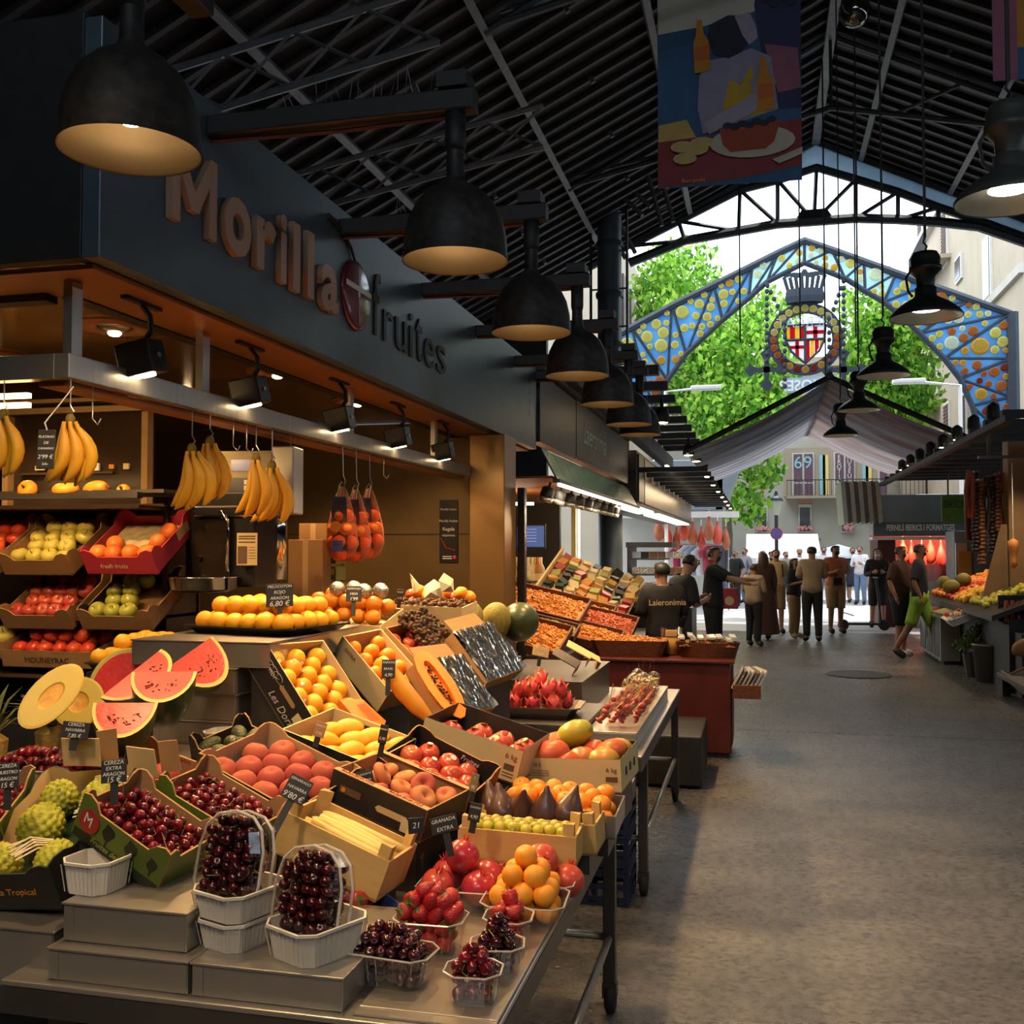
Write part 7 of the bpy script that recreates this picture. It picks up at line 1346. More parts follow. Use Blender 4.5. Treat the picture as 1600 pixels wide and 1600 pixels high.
MB().bx(q0.x, q1.x+1.2, HY+1.6, HY+1.7, 0, 2.2).build('back_wall', mat('red_wall', (.30, .05, .03), .6, 0, (.24, .035, .02), 4), hs); MB().bx(q0.x, q0.x+.35, HY+.1, HY+1.6, 0, ony(1450, 836, HY).z-.1).build('side_wall', mat('maroon', (.08, .02, .015), .6, 0, (.06, .015, .012), 4), hs); MB().bx(q0.x+.4, q1.x+1, HY+.1, HY+.8, 0, .95).build('counter', STEEL, hs); MB().bx(q0.x+.4, q1.x+1, HY+.1, HY+.8, .951, 1.3).build('glass_case', glassy('case_glass', (.85, .6, .55), .6), hs)
for k in range(9):
    z0_ = 2.45; x = q0.x-.75+.085*k; MB().add([(x, HY-.2, 3.05+.0*k), (x+.085, HY-.2, 3.02), (x+.15, HY-.2, 2.2), (x+.06, HY-.2, 2.15), (x, HY+1.4, 3.05), (x+.085, HY+1.4, 3.02), (x+.15, HY+1.4, 2.2), (x+.06, HY+1.4, 2.15)], [(0, 1, 2, 3), (7, 6, 5, 4), (0, 4, 5, 1), (1, 5, 6, 2), (2, 6, 7, 3), (3, 7, 4, 0)]).build('corrugated_rib', (PREF, STEELD)[k % 2], hs)
add_area('ham_light', (q0.x+1.5, HY+.24, 1.84), (q0.x+1.5, HY+1.1, 1.3), 60, 2.2, .1, (1, .42, .28))
for i in range(12):
    x = q0.x+.55+.19*i; o = tag(obj('ham', ham_me[1 if i % 3 else 0], None, TR((x, HY+.55+.12*(i % 2), 1.84-.06*(i % 3)), (0, 0, i), .85)), 'red lit ham hanging in the lettered ham stall', 'ham', 'hams of the lettered stall'); MB().tube([(0, 0, 0), (0, 0, .12)], .008, 4).build('string', WHITE, o)
for i in range(6):
    o = tag(obj('ham', ham_me[1], None, TR((q0.x+.9+.22*i, HY+1.2, 1.42), (0, 0, i), .7)), 'small ham hanging low at the back of the ham stall', 'ham', 'small hams of the lettered stall'); MB().tube([(0, 0, 0), (0, 0, .1)], .008, 4).build('string', WHITE, o)
fr = thing('steel_fridge', 'grey steel fridge between the ham stall and the fruit stand', 'fridge', TR(ony(1512, 880, 19.0)*Vector((1, 1, 0)) if 0 else (ony(1512, 880, 19.0).x, 19.0, 0))); MB().bx(-.22, .6, 0, .8, 0, 1.95).build('body', GMET, fr, bevel=.02); MB().bx(-.20, .0, -.03, -.001, .2, 1.75).build('door', STEEL, fr, bevel=.01); MB().bx(-.15, .05, -.06, -.031, 1.2, 1.6).build('orange_poster', MATS['spice_orange'], fr); MB().bx(.1, .5, -.03, -.001, .2, 1.9).build('door', GMET, fr)
gs = thing('green_sign', 'green sign with black lettering above the right stall', 'sign', TR(ony(1500, 795, 20.0))); MB().box((0, 0, 0), (.62, .05, .48)).build('panel', mat('leaf_sign', (.16, .34, .05), .5, 0, (.10, .22, .04), 9), gs); text('lettering', 'IDEAL CONSERVES', .12, BLACK, gs, TR((0, -.03, .08), (PI/2, 0, 0), (.55, 1.6, 1))); MB().tube([(-.2, 0, .24), (-.2, 0, .7)], .015, 5).build('bracket', BLACK, gs)
# ------------------------------------------------------------------ people
SKIN = mat('skin', (.42, .22, .14), .55, 0, (.36, .18, .11), 8, sss=.1); SKIND = mat('skin_tan', (.26, .13, .075), .55, 0, (.22, .10, .06), 8)
HAIRB = mat('hair_black', (.012, .010, .009), .5, 0, (.025, .02, .016), 30, stretch=(4, 4, 1)); HAIRBR = mat('hair_brown', (.05, .028, .016), .5, 0, (.08, .045, .025), 30, stretch=(4, 4, 1)); HAIRBL = mat('hair_blond', (.40, .28, .14), .5, 0, (.3, .2, .1), 30); HAIRG = mat('hair_grey', (.4, .4, .4), .6, 0, (.3, .3, .3), 30)
MASKK = mat('mask_black', (.012, .012, .014), .7, 0, (.02, .02, .022), 20); MASKW = mat('mask_pale', (.55, .60, .64), .7, 0, (.5, .54, .58), 20)
def cloth(n, c): return mat('cloth_'+n, c, .85, 0, tuple(x*.75 for x in c), 12, .6, bump=.15, bs=30)
CB, CBR, CBEI, CYEL, CORA, CLIME, CTAN, CWHI, CNAV, CGRY, CDEN = cloth('black', (.014, .014, .016)), cloth('brown', (.07, .028, .02)), cloth('beige', (.36, .26, .16)), cloth('yellowtee', (.62, .44, .20)), cloth('orange', (.42, .12, .05)), cloth('lime', (.24, .40, .04)), cloth('tan', (.30, .19, .09)), cloth('white_tee', (.62, .62, .64)), cloth('navy', (.018, .022, .04)), cloth('grey', (.22, .22, .24)), cloth('denim', (.12, .18, .30))
def person(pos, h, yaw, label, top, sleeve, bottom, leg, hair, skin=SKIN, mask=MASKK, arms=None, stride=0., shoe=CB, longhair=0, skirt=None, bag=None, lean=0., wide=1.0, sit=False):
    """arms = ((elbow L, hand L), (elbow R, hand R)) local offsets; faces -y at yaw 0"""
    s = h/1.75; V = []; E = []; RAD = []; LAB = []
    def v(x, y, z, r): V.append(Vector((x, y, z))); RAD.append(r); return len(V)-1
    def e(a, b, lab): E.append((a, b)); LAB.append(lab)
    ly = lambda z: -lean*max(0, z-.95)
    pel = v(0, 0, .96, (.15*wide, .115*wide)); bel = v(0, ly(1.10), 1.10, (.145*wide, .11*wide)); che = v(0, ly(1.32), 1.32, (.165*wide, .115*wide)); nec = v(0, ly(1.46)-.005, 1.46, (.06, .055)); hb = v(0, ly(1.54)-.02, 1.545, (.062, .07)); hm_ = v(0, ly(1.63)-.022, 1.63, (.080, .098)); ht = v(0, ly(1.70)-.012, 1.695, (.066, .085))
    e(pel, bel, 'torso'); e(bel, che, 'torso'); e(che, nec, 'neck'); e(nec, hb, 'neck'); e(hb, hm_, 'head'); e(hm_, ht, 'head')
    arms = arms or (((-.05, .02, -.27), (-.06, -.06, -.50)), ((.05, .02, -.27), (.06, -.06, -.50)))
    hands = []
    for sx, (eo, ho) in zip((-1, 1), arms):
        sh = Vector((sx*.175*wide, ly(1.40), 1.405)); a = v(*sh, (.062, .062)); el = v(*(sh+Vector(eo)), (.043, .043)); wr = v(*(sh+Vector(ho)), (.029, .026)); d = (V[wr]-V[el]).normalized(); hd = v(*(V[wr]+d*.07), (.036, .020))
        e(che, a, 'torso'); e(a, el, 'uparm'); e(el, wr, 'forearm'); e(wr, hd, 'hand'); hands.append((V[hd].copy(), d, sx))
    for sx in (-1, 1):
        st = stride*sx; hp = v(sx*.085*wide, 0, .90, (.098*wide, .10*wide)); kn = v(sx*.10, -st*.26-.02, .50+abs(st)*.01, (.062, .065)); an = v(sx*.105, -st*.42+(.10 if st < 0 else 0)+.015, .085+(.05 if st < 0 else 0), (.040, .045)); to = v(sx*.125, V[an].y-.15, .04, (.044, .034))
        e(pel, hp, 'hip'); e(hp, kn, 'thigh'); e(kn, an, 'shin'); e(an, to, 'foot')
    me = bpy.data.meshes.new('sk'); me.from_pydata(V, E, []); o = bpy.data.objects.new('sk', me)
    m = o.modifiers.new('skin', 'SKIN'); m.use_smooth_shade = True; o.modifiers.new('sub', 'SUBSURF').levels = 1
    for i, r in enumerate(RAD): me.skin_vertices[0].data[i].radius = r
    me.skin_vertices[0].data[0].use_root = True
    bm_ = evaluate(o)
    vs = [x.co.copy() for x in bm_.vertices]; ns = [x.normal.copy() for x in bm_.vertices]; fs = [tuple(p.vertices) for p in bm_.polygons]; bpy.data.meshes.remove(bm_)
    def near(p):
        b = None
        for (i, j), l in zip(E, LAB):
            a, c = V[i], V[j]; ab = c-a; t = max(0, min(1, (p-a).dot(ab)/ab.length_squared)); dd = (p-a-ab*t).length-(RAD[i][0]*(1-t)+RAD[j][0]*t)*.8
            if b is None or dd < b[0]: b = (dd, l, t)
        return b[1], b[2]
    lab = [near(p) for p in vs]
    t = thing('person', label, 'person', TR(pos, (0, 0, math.radians(yaw)), s), 'people in the market')
    mb = MB().add(vs, fs)
    for hp, d, sx in hands:                      # five fingers per hand
        side = d.cross(Vector((0, 1, 0))) if abs(d.y) < .9 else d.cross(Vector((0, 0, 1))); side.normalize(); nn = d.cross(side)
        for k in range(4): q = hp+side*(-.027+.018*k); mb.tube([q-d*.01, q+d*(.040+.006*(1-abs(k-1.3)))-nn*.004, q+d*(.066+.008*(1-abs(k-1.3)))-nn*.018], [.0095, .0085, .006], 5)
        q = hp-d*.03+side*.03*sx; mb.tube([q, q+side*.022*sx+d*.028, q+side*.026*sx+d*.055], [.011, .0095, .007], 5)
    hc = V[hm_]
    mb.lathe(globe(.014, .022, n=5), 6, TR((hc.x, hc.y-.097, hc.z-.02)))
    for sx in (-1, 1): mb.lathe(globe(.014, .03, n=5), 6, TR((sx*.080, hc.y+.01, hc.z-.015), sc=(.5, 1, 1)))
    mb.build('body', skin, t, True)
    for sx in (-1, 1): MB().lathe(globe(.012, .009, n=5), 7, TR((sx*.032, hc.y-.083, hc.z+.012))).build('eye', BLACKG, t)
    def sheet(name, pick, off, m_, extra=None):
        sel = [f for f in fs if sum(pick(lab[i], vs[i]) for i in f) > len(f)/2]
        if not sel: return
        idx = sorted(set(i for f in sel for i in f)); mp = {k: n for n, k in enumerate(idx)}
        o = MB().add([vs[i]+ns[i]*off for i in idx], [tuple(mp[i] for i in f) for f in sel]).build(name, m_, t, True)
        so = o.modifiers.new('thick', 'SOLIDIFY'); so.thickness = .006; so.offset = 1
    slv = {0: .0, 1: .95, 2: 9}[sleeve]
    sheet('shirt', lambda l, p: (l[0] == 'torso' and p.z > .86) or (l[0] == 'hip' and p.z > .90) or (l[0] == 'uparm' and l[1] < slv) or (l[0] == 'forearm' and sleeve == 2) or (l[0] == 'neck' and p.z < 1.455), .016, top)
    if bottom: sheet('trousers', lambda l, p: (l[0] in ('hip', 'thigh') or (l[0] == 'torso' and p.z < 1.0) or (l[0] == 'shin' and l[1] < {0: .0, 1: .12, 2: .95}[leg])) and (leg > 0 or p.z > .60), .012 if leg == 2 else .022, bottom)
    if skirt: MB().lathe([(.19, .98), (.24, .70), (.30, .20), (.31, .12)], 20, TR(sc=(1, .8, 1)), wob=lambda q, i: 1+.05*math.sin(7*q)).build('skirt', skirt, t, True)
    sheet('shoes', lambda l, p: l[0] == 'foot' or p.z < .07, .010, shoe)
    sheet('hair', lambda l, p: l[0] == 'head' and (p.z > hc.z+.045 or (p.y > hc.y+.0 and p.z > hc.z-.075)), .014, hair)
    if longhair: MB().lathe([(.075, hc.z+.04), (.105, hc.z-.05), (.11, hc.z-.15), (.09, hc.z-longhair), (0, hc.z-longhair-.02)], 14, TR((0, hc.y+.055, 0), sc=(1, .62, 1))).build('long_hair', hair, t, True)
    if mask: sheet('face_mask', lambda l, p: l[0] in ('head', 'neck') and p.y < hc.y-.025 and hc.z-.12 < p.z < hc.z-.008, .008, mask)
    if bag == 'pack': MB().box((0, .17, 1.22), (.30, .16, .42)).build('backpack', CB, t, bevel=.04); [MB().tube([(sx*.10, .10, 1.42), (sx*.11, -.10, 1.40), (sx*.12, -.12, 1.15)], .014, 5).build('strap', CB, t) for sx in (-1, 1)]
    if bag == 'sling': MB().tube([(.14, -.05, 1.44), (0, -.135, 1.2), (-.16, -.08, .98)], .012, 5).build('strap', CB, t); MB().box((-.05, -.16, 1.02), (.20, .08, .14)).build('pouch', CB, t, bevel=.02)
    if bag == 'apron': MB().box((0, -.145, .95), (.34, .012, .75)).build('apron', CNAV, t, bevel=.005)
    return t
def foot(px, py): p = onz(px, py, 0); return (p.x, p.y, 0)
REACH = (((.10, -.22, -.10), (.16, -.44, -.16)), ((-.02, -.22, -.12), (-.02, -.46, -.12))); PHONE = (((-.06, -.03, -.26), (.06, -.22, -.20)), ((.06, -.03, -.26), (-.06, -.22, -.20))); POCK = (((-.09, .04, -.26), (-.06, -.04, -.46)), ((.09, .04, -.26), (.06, -.04, -.46)))
pv = at(1035, 905, 9.35); ps_ = person((pv.x, pv.y, 0), 1.56, 205, 'stall keeper in a black T-shirt with back lettering, seen from behind', CB, 1, CB, 2, HAIRB, arms=PHONE)
text('shirt_lettering', 'Laieronimia', .085, CREAM, ps_, TR((0, .146, 1.30), (PI/2, 0, PI)))
pv = at(1047, 905, 10.6); person((pv.x, pv.y, 0), 1.62, 120, 'stall keeper in black bending over the candy counter', CB, 1, CB, 2, HAIRB, arms=PHONE, lean=.35)
pv = at(1114, 905, 13.0); person((pv.x, pv.y, 0), 1.70, 78, 'shop assistant in a black T-shirt handing over a red bag', CB, 1, CB, 2, HAIRB, arms=REACH)
person(foot(1178, 1010), 1.42, 150, 'short customer in a beige top and wide dark trousers with a pink hairband', CBEI, 2, CB, 2, HAIRBR, arms=PHONE, skirt=None, wide=1.05)
person(foot(1193, 1000), 1.62, 200, 'woman in a long dark brown dress with long dark hair', CBR, 2, CB, 2, HAIRBR, longhair=.42, skirt=CBR)
person(foot(1213, 990), 1.66, 12, 'man in a pale yellow T-shirt and khaki shorts with a black backpack', CYEL, 1, CTAN, 1, HAIRBR, bag='pack', arms=POCK)
person(foot(1241, 997), 1.50, 60, 'small woman in a black top and pale leggings', CB, 1, CTAN, 2, HAIRB, longhair=.18, arms=PHONE, shoe=CBEI)
person(foot(1270, 1003), 1.72, 184, 'man in a beige T-shirt and dark trousers seen from behind', CBEI, 1, CB, 2, HAIRB, arms=PHONE)
person(foot(1306, 990), 1.74, 25, 'man in an orange T-shirt and beige shorts with a waist pouch', CORA, 1, CTAN, 1, HAIRB, skin=SKIND, bag='sling', arms=PHONE, wide=1.08)
person(foot(1333, 942), 1.70, 0, 'waiter in dark clothes and apron standing in the bright street', CNAV, 1, CNAV, 1, HAIRB, arms=POCK, bag='apron')
person(foot(1372, 982), 1.68, 0, 'woman with long dark hair in a black jacket and shorts holding a phone', CB, 2, CB, 1, HAIRB, mask=MASKW, longhair=.38, arms=PHONE, stride=.15)
person(foot(1408, 1026), 1.72, 60, 'heavy man in a brown T-shirt and black shorts with glasses on his head', CBR, 1, CB, 1, HAIRB, arms=POCK, wide=1.18, shoe=CWHI)
person(foot(1438, 1030), 1.75, 75, 'man in a dark T-shirt and lime green shorts walking to the right', CNAV, 1, CLIME, 1, HAIRB, stride=.55, arms=POCK, skin=SKIND)
rb_ = thing('paper_bag', 'small red paper bag held out by the shop assistant', 'bag', TR(at(1140, 935, 13.4))); MB().box((0, 0, 0), (.22, .10, .27)).build('bag_body', mat('bag_red', (.42, .05, .08), .6, 0, (.36, .04, .07), 9), rb_, bevel=.01); MB().lathe([(0, 0), (.06, 0), (.06, .002), (0, .002)], 14, TR((0, -.052, -.03), (PI/2, 0, 0))).build('emblem', CREAM, rb_); MB().tube([(-.06, 0, .135), (-.04, 0, .2), (.04, 0, .2), (.06, 0, .135)], .006, 5).build('handle', CREAM, rb_)
sc_ = thing('electric_scooter', 'black electric kick scooter standing before the long haired woman', 'scooter', TR(foot(1348, 985), (0, 0, math.radians(8))))
MB().box((0, 0, .13), (.62, .15, .045)).build('deck', BLACK, sc_, bevel=.015); MB().tube([(.36, 0, .12), (.32, 0, .6), (.27, 0, 1.05)], .025, 8).build('steering_post', BLACK, sc_); MB().tube([(.27, -.2, 1.06), (.27, .2, 1.06)], .018, 6).build('handlebar', BLACK, sc_)
for x in (-.38, .42): MB().lathe([(0, -.025), (.09, -.025), (.11, -.015), (.11, .015), (.09, .025), (0, .025)], 18, TR((x, 0, .11), (PI/2, 0, 0))).build('wheel', RUBBER, sc_, True)
MB().box((-.36, 0, .23), (.2, .10, .02), TR((0, 0, 0), (0, .3, 0))).build('mudguard', BLACK, sc_)
crowd = [(1135, 945, CWHI, CDEN, HAIRG, 'person in white in the far left of the street crowd'), (1150, 948, CB, CB, HAIRBL, 'blond woman in black in the street crowd'), (1165, 943, CGRY, CDEN, HAIRBR, 'person in grey in the street crowd'), (1192, 942, CWHI, CDEN, HAIRG, 'grey haired person in white in the street'), (1228, 945, CGRY, CNAV, HAIRBR, 'woman in a grey top in the street'), (1250, 947, CWHI, CGRY, HAIRBL, 'person in a white patterned shirt in the street'), (1288, 942, CWHI, CDEN, HAIRBR, 'person in white behind the man in orange'), (1322, 938, CWHI, CDEN, HAIRBL, 'person in pale clothes left of the waiter'), (1345, 945, CWHI, CDEN, HAIRBR, 'person in white and light jeans right of the waiter'), (1392, 958, CWHI, CGRY, HAIRG, 'white haired person behind the man in brown'), (1205, 938, CB, CNAV, HAIRB, 'person in dark clothes far in the street'), (1120, 940, CDEN, CB, HAIRBR, 'person in blue far left in the street')]
for px, py, a, b, hr, lab in crowd: person(foot(px, py), R.uniform(1.58, 1.74), R.uniform(-60, 60), lab, a, R.choice((1, 2)), b, 2, hr, arms=R.choice((PHONE, POCK, None)))
# ------------------------------------------------------------------ stained glass entrance arch
AY = 27.0
ar = thing('stained_glass_arch', 'iron entrance arch of blue stained glass with yellow and red discs', 'arch', TR((0, AY, 0)))
def A(px, py): p = ony(px, py, AY); return Vector((p.x, 0, p.z))
outer = [(940, 538), (987, 512), (1050, 478), (1115, 446), (1175, 416), (1215, 396), (1257, 376), (1300, 391), (1350, 409), (1400, 427), (1450, 445), (1515, 468), (1578, 490), (1579, 560), (1579, 620), (1578, 690)]
inner = [(1020, 640), (1043, 594), (1072, 553), (1129, 500), (1170, 466), (1198, 441), (1257, 411), (1320, 435), (1352, 455), (1381, 472), (1412, 497), (1437, 521), (1475, 560), (1500, 592), (1519, 634), (1535, 690)]
AF = mat('arch_iron', (.012, .02, .032), .75, 0, (.02, .03, .045), 5)
MB().tube([A(*p) for p in outer], .10, 6).build('outer_frame', AF, ar); MB().tube([A(*p) for p in inner], .07, 6).build('inner_frame', AF, ar)
GB = [sheer('glass_blue', (.16, .38, .66), .75, (.26, .52, .78), 2, .12), sheer('glass_pale', (.55, .78, .90), .75, (.68, .86, .94), 2, .2)]
DC = [sheer('disc_yellow', (.85, .70, .12), .75, (.95, .85, .35), 6), sheer('disc_gold', (.80, .45, .06), .75, (.90, .6, .15), 6), sheer('disc_orange', (.62, .20, .05), .75, (.75, .32, .08), 6), sheer('disc_red', (.34, .06, .04), .75, (.48, .12, .06), 6), sheer('disc_cream', (.85, .85, .55), .75, (.92, .9, .7), 6)]
disc_me = {}
def disc(par, p, r, m):
    if m not in disc_me:
        disc_me[m] = MB().lathe([(0, -.03), (1, -.03), (1, .03), (.8, .05), (.6, .03), (.4, .05), (.2, .03), (0, .05)], 16, TR(rot=(PI/2, 0, 0), sc=(1, 1, 1))).mesh('glass_disc', DC[m], True)
    o = obj('glass_disc', disc_me[m], par, TR((p.x, -.02, p.z), sc=(r, 1, r)))
placed = []
def inside(p, t):
    a, b, c = t
    def s(u, v_, w): return (u.x-w.x)*(v_.z-w.z)-(v_.x-w.x)*(u.z-w.z)
    d1, d2, d3 = s(p, a, b), s(p, b, c), s(p, c, a); return not ((d1 < 0 or d2 < 0 or d3 < 0) and (d1 > 0 or d2 > 0 or d3 > 0))
def edist(p, t):
    m_ = 9
    for i in range(3):
        a, b = t[i], t[(i+1) % 3]; ab = b-a; q = max(0, min(1, (p-a).dot(ab)/ab.length_squared)); m_ = min(m_, (p-a-ab*q).length)
    return m_
nd = 0
for i in range(len(outer)-1):
    o0, o1, i0, i1 = A(*outer[i]), A(*outer[i+1]), A(*inner[i]), A(*inner[i+1])
    for tri in ((o0, o1, i0), (o1, i1, i0)):
        MB().add([tri[0], tri[1], tri[2]]+[q+Vector((0, .03, 0)) for q in tri], [(0, 1, 2), (5, 4, 3), (0, 3, 4, 1), (1, 4, 5, 2), (2, 5, 3, 0)]).build('glass_panel', GB[1 if 4 <= i <= 8 else 0], ar)
        for k in range(420):
            u, w = R.random(), R.random()
            if u+w > 1: u, w = 1-u, 1-w
            p = tri[0]+(tri[1]-tri[0])*u+(tri[2]-tri[0])*w; rr = min(edist(p, tri)-.04, R.choice((.27, .22, .17, .13)) if k < 120 else R.choice((.13, .10, .08)))
            if rr < .068 or nd > 296: continue
            if any((p-q).length < rr+r2+.015 for q, r2 in placed): continue
            placed.append((p, rr)); low = p.z; m = 0 if low > 6.7 else (R.choice((0, 1, 1)) if low > 6.2 else R.choice((1, 2, 2, 3)))
            if low > 8.4: m = R.choice((0, 1, 4))
            if p.x > 3.5 and p.z > 6.6: m = R.choice((0, 0, 4, 2)) 
            disc(ar, p, rr, m); nd += 1
    MB().tube([o1, i0], .035, 5).build('bar', AF, ar); MB().tube([o1, i1], .04, 5).build('bar', AF, ar)
for px in (955, 1582): b0 = A(px, 520 if px < 1000 else 488); MB().tube([b0, Vector((b0.x, 0, 0))], .14, 8).build('post', AF, ar)
# crest
cr = thing('crest_emblem', 'round stained glass crest with striped shield and crowned bat, hung in the arch', 'emblem', TR((0, AY, 0)))
cc0 = A(1258, 530); k1 = (A(1316, 530)-cc0).length; cx, cz = cc0.x, cc0.z
def ringm(r0, r1, y0, y1, n=40): return MB().lathe([(r0, -y0), (r1, -y0), (r1, y1), (r0, y1), (r0, -y0)], n, TR((cx, 0, cz), (PI/2, 0, 0)))
ringm(k1*.76, k1*.98, .02, .02).build('blue_ring', sheer('ring_blue', (.10, .22, .60), .7, (.20, .34, .66), 1, .1), cr); ringm(k1*.97, k1*1.03, .05, .05).build('outer_hoop', AF, cr); ringm(k1*.73, k1*.78, .05, .05).build('inner_hoop', AF, cr)
for k in range(24):
    a = k*2*PI/24; disc(cr, Vector((cx+k1*.87*math.cos(a), 0, cz+k1*.87*math.sin(a))), .095, 0 if math.sin(a) > .25 else (2 if math.sin(a) > -.6 else (1, 3)[k % 2]))
SHW, SHR, SHY = sheer('shield_white', (.85, .85, .85), .7), sheer('shield_red', (.62, .02, .05), .7), sheer('shield_yellow', (.85, .60, .08), .7)
w_, hu = k1*.58, k1*.36
def poly(name, pts, m, y=-.02): 
    pts = [(cx+a*k1, cz+b*k1) for a, b in pts]; n = len(pts); MB().add([(a, y, b) for a, b in pts]+[(a, y+.02, b) for a, b in pts], [tuple(range(n)), tuple(range(n, 2*n))[::-1]]+[(i, (i+1) % n, n+(i+1) % n, n+i) for i in range(n)]).build(name, m, cr)
Q = lambda x: -.66+ (abs(x)/.58)**2*.66*1.0       # lower shield outline
for k in range(4): poly('stripe', [(-.55+.137*k, -.02), (-.55+.137*(k+1), -.02), (-.55+.137*(k+1), .38), (-.55+.137*k, .38)], (SHY, SHR)[k % 2])
poly('quarter', [(.0, -.02), (.55, -.02), (.55, .38), (0, .38)], SHW); poly('cross_bar', [(.22, -.02), (.33, -.02), (.33, .38), (.22, .38)], SHR, -.045); poly('cross_bar', [(0, .13), (.55, .13), (.55, .23), (0, .23)], SHR, -.045)
poly('quarter', [(-.52, -.02), (0, -.02), (0, -.68), (-.22, -.50), (-.40, -.28)], SHW); poly('cross_bar', [(-.27, -.02), (-.17, -.02), (-.17, -.54), (-.27, -.46)], SHR, -.045); poly('cross_bar', [(-.47, -.18), (0, -.18), (0, -.27), (-.41, -.27)], SHR, -.045)
for k in range(4):
    x0, x1 = .125*k+.005, .125*(k+1); f = lambda x: -.68+.68*(x/.52)**1.5; poly('stripe', [(x0, -.02), (x1, -.02), (x1, f(x1)), (x0, f(x0))], (SHR, SHY)[k % 2])
for pts in ([(-.56, .40), (.56, .40)], [(-.56, .40), (-.52, -.05), (-.38, -.35), (0, -.70), (.38, -.35), (.52, -.05), (.56, .40)], [(0, .40), (0, -.70)], [(-.54, -.02), (.54, -.02)]): MB().tube([(cx+a*k1, -.03, cz+b*k1) for a, b in pts], .035, 5).build('lead_line', AF, cr)
MIR = lambda px, py, sx, sy: Matrix.Translation(Vector((A(px, py).x, -.05, A(px, py).z))) @ Matrix.Rotation(PI/2, 4, 'X') @ Matrix.Diagonal((-sx, sy, 1, 1))
obj('mirrored_word', text_mesh('MERCAT', .36, sheer('frost', (.62, .70, .78), .6), ext=.01), cr, MIR(1257, 505, 1.0, 1)); 
MB().lathe([(.50*k1, 0), (.54*k1, .10), (.50*k1, .22)], 24, TR((cx, 0, cz+k1*1.02), sc=(1, .5, 1.6))).build('crown_band', AF, cr)
for k in range(8): MB().tube([(cx-.42*k1+.12*k1*k, 0, cz+k1*1.3), (cx-.55*k1+.157*k1*k, 0, cz+k1*1.78)], .05, 5).build('crown_spike', AF, cr)
MB().prism([(-.62, 0), (-.5, .14), (-.3, .16), (-.1, .14), (-.04, .24), (.04, .24), (.1, .14), (.3, .16), (.5, .14), (.62, 0), (.4, .06), (.2, .0), (0, .05), (-.2, 0), (-.4, .06)], .06, TR((cx, .03, cz+k1*1.75), (PI/2, 0, 0), (k1, k1, 1))).build('bat', AF, cr)
MB().bx(A(1226, 600).x, A(1310, 600).x, -.02, .02, A(1226, 614).z, A(1226, 591).z).build('name_plate', sheer('plate', (.5, .62, .72), .6, trans=.2), cr); obj('mirrored_word', text_mesh('ST JOSEP', .42, WHITE, ext=.012, bold=.01), cr, MIR(1262, 603, .85, .9))
for px0, py0, px1, py1 in ((1198, 445, 1198, 575), (1199, 447, 1225, 500), (1318, 440, 1318, 570), (1318, 440, 1298, 495), (1226, 505, 1226, 615), (1295, 498, 1296, 610)):
    t0, t1 = A(px0, py0), A(px1, py1); n = max(4, int((t1-t0).length/.17))
    ch = thing('bead_chain', 'dark bead chain hanging beside the crest, from %s' % ('the left arch bar straight down', 'the left arch bar to the crest', 'the right arch bar straight down', 'the right arch bar to the crest', 'the crest left side', 'the crest right side')[[(1198, 575), (1225, 500), (1318, 570), (1298, 495), (1226, 615), (1296, 610)].index((px1, py1))], 'chain', TR((t0.x, AY-.05, t0.z)))
    for k in range(n): MB().lathe(globe(.06, .07, n=5), 7, TR((t1-t0)*(k/n))).build('bead', AF, ch)
for i, px in enumerate((1198, 1318)):
    c = A(px, 578); ft = thing('iron_finial', ('left', 'right')[i]+' wrought iron cross finial hanging below the crest chains', 'finial', TR((c.x, AY, c.z)))
    for k in range(4): a = k*PI/2; MB().prism([(0, -.08), (.25, -.05), (.42, -.16), (.55, 0), (.42, .16), (.25, .05), (0, .08)], .06, TR(rot=(PI/2, 0, 0)) @ TR(rot=(0, 0, a))).build('arm', AF, ft)
# ------------------------------------------------------------------ fabric awning over the aisle end
aw = thing('fabric_awning', 'peaked printed fabric awning above the end of the aisle', 'awning', TR((1.05, 16.2, 0))); FAB = [sheer('awning_fabric', (.30, .29, .30), .45, (.13, .135, .16), 1.1, stretch=(.5, 2.2, 1)), sheer('awning_fabric_warm', (.30, .28, .28), .45, (.20, .12, .11), 1.0, stretch=(.5, 2.0, 1))]
nx, ny = 8, 10
for sx in (-1, 1):
    vs = [(sx*2.15*i/nx, 8*j/ny, 4.22-(1.05*i/nx)-.10*math.sin(PI*i/nx)-.05*math.sin(PI*j/ny)) for j in range(ny+1) for i in range(nx+1)]
    MB().add(vs, [(j*(nx+1)+i, j*(nx+1)+i+1, (j+1)*(nx+1)+i+1, (j+1)*(nx+1)+i) for j in range(ny) for i in range(nx)]).build('fabric_side', FAB[0 if sx < 0 else 1], aw, True)
    MB().tube([(0, 0, 4.25), (sx*2.15, 0, 3.17)], .045, 6).build('front_bar', BLACK, aw); MB().tube([(sx*2.15, 0, 3.17), (sx*2.15, 8, 3.17)], .03, 6).build('side_bar', BLACK, aw)
MB().tube([(0, -.05, 4.27), (0, 8, 4.25)], .06, 6).build('ridge_bar', BLACK, aw)
for i, (x, z) in enumerate(((-.3, 9), (.7, 9.3), (1.05, 9.5), (1.6, 9.3))): tag(MB().tube([(0, 0, 0), (0, 0, z-4.2 if i == 2 else z-5.2)], .014, 5).build('hanging_wire', BLACK, None, M=TR((x, 16.3+i*.4 if i == 2 else 18, 4.28 if i == 2 else 5.2))), 'thin black wire hanging from the roof, %s' % ('left of the crest', 'before the crest', 'holding up the awning peak', 'right of the crest')[i], 'wire')
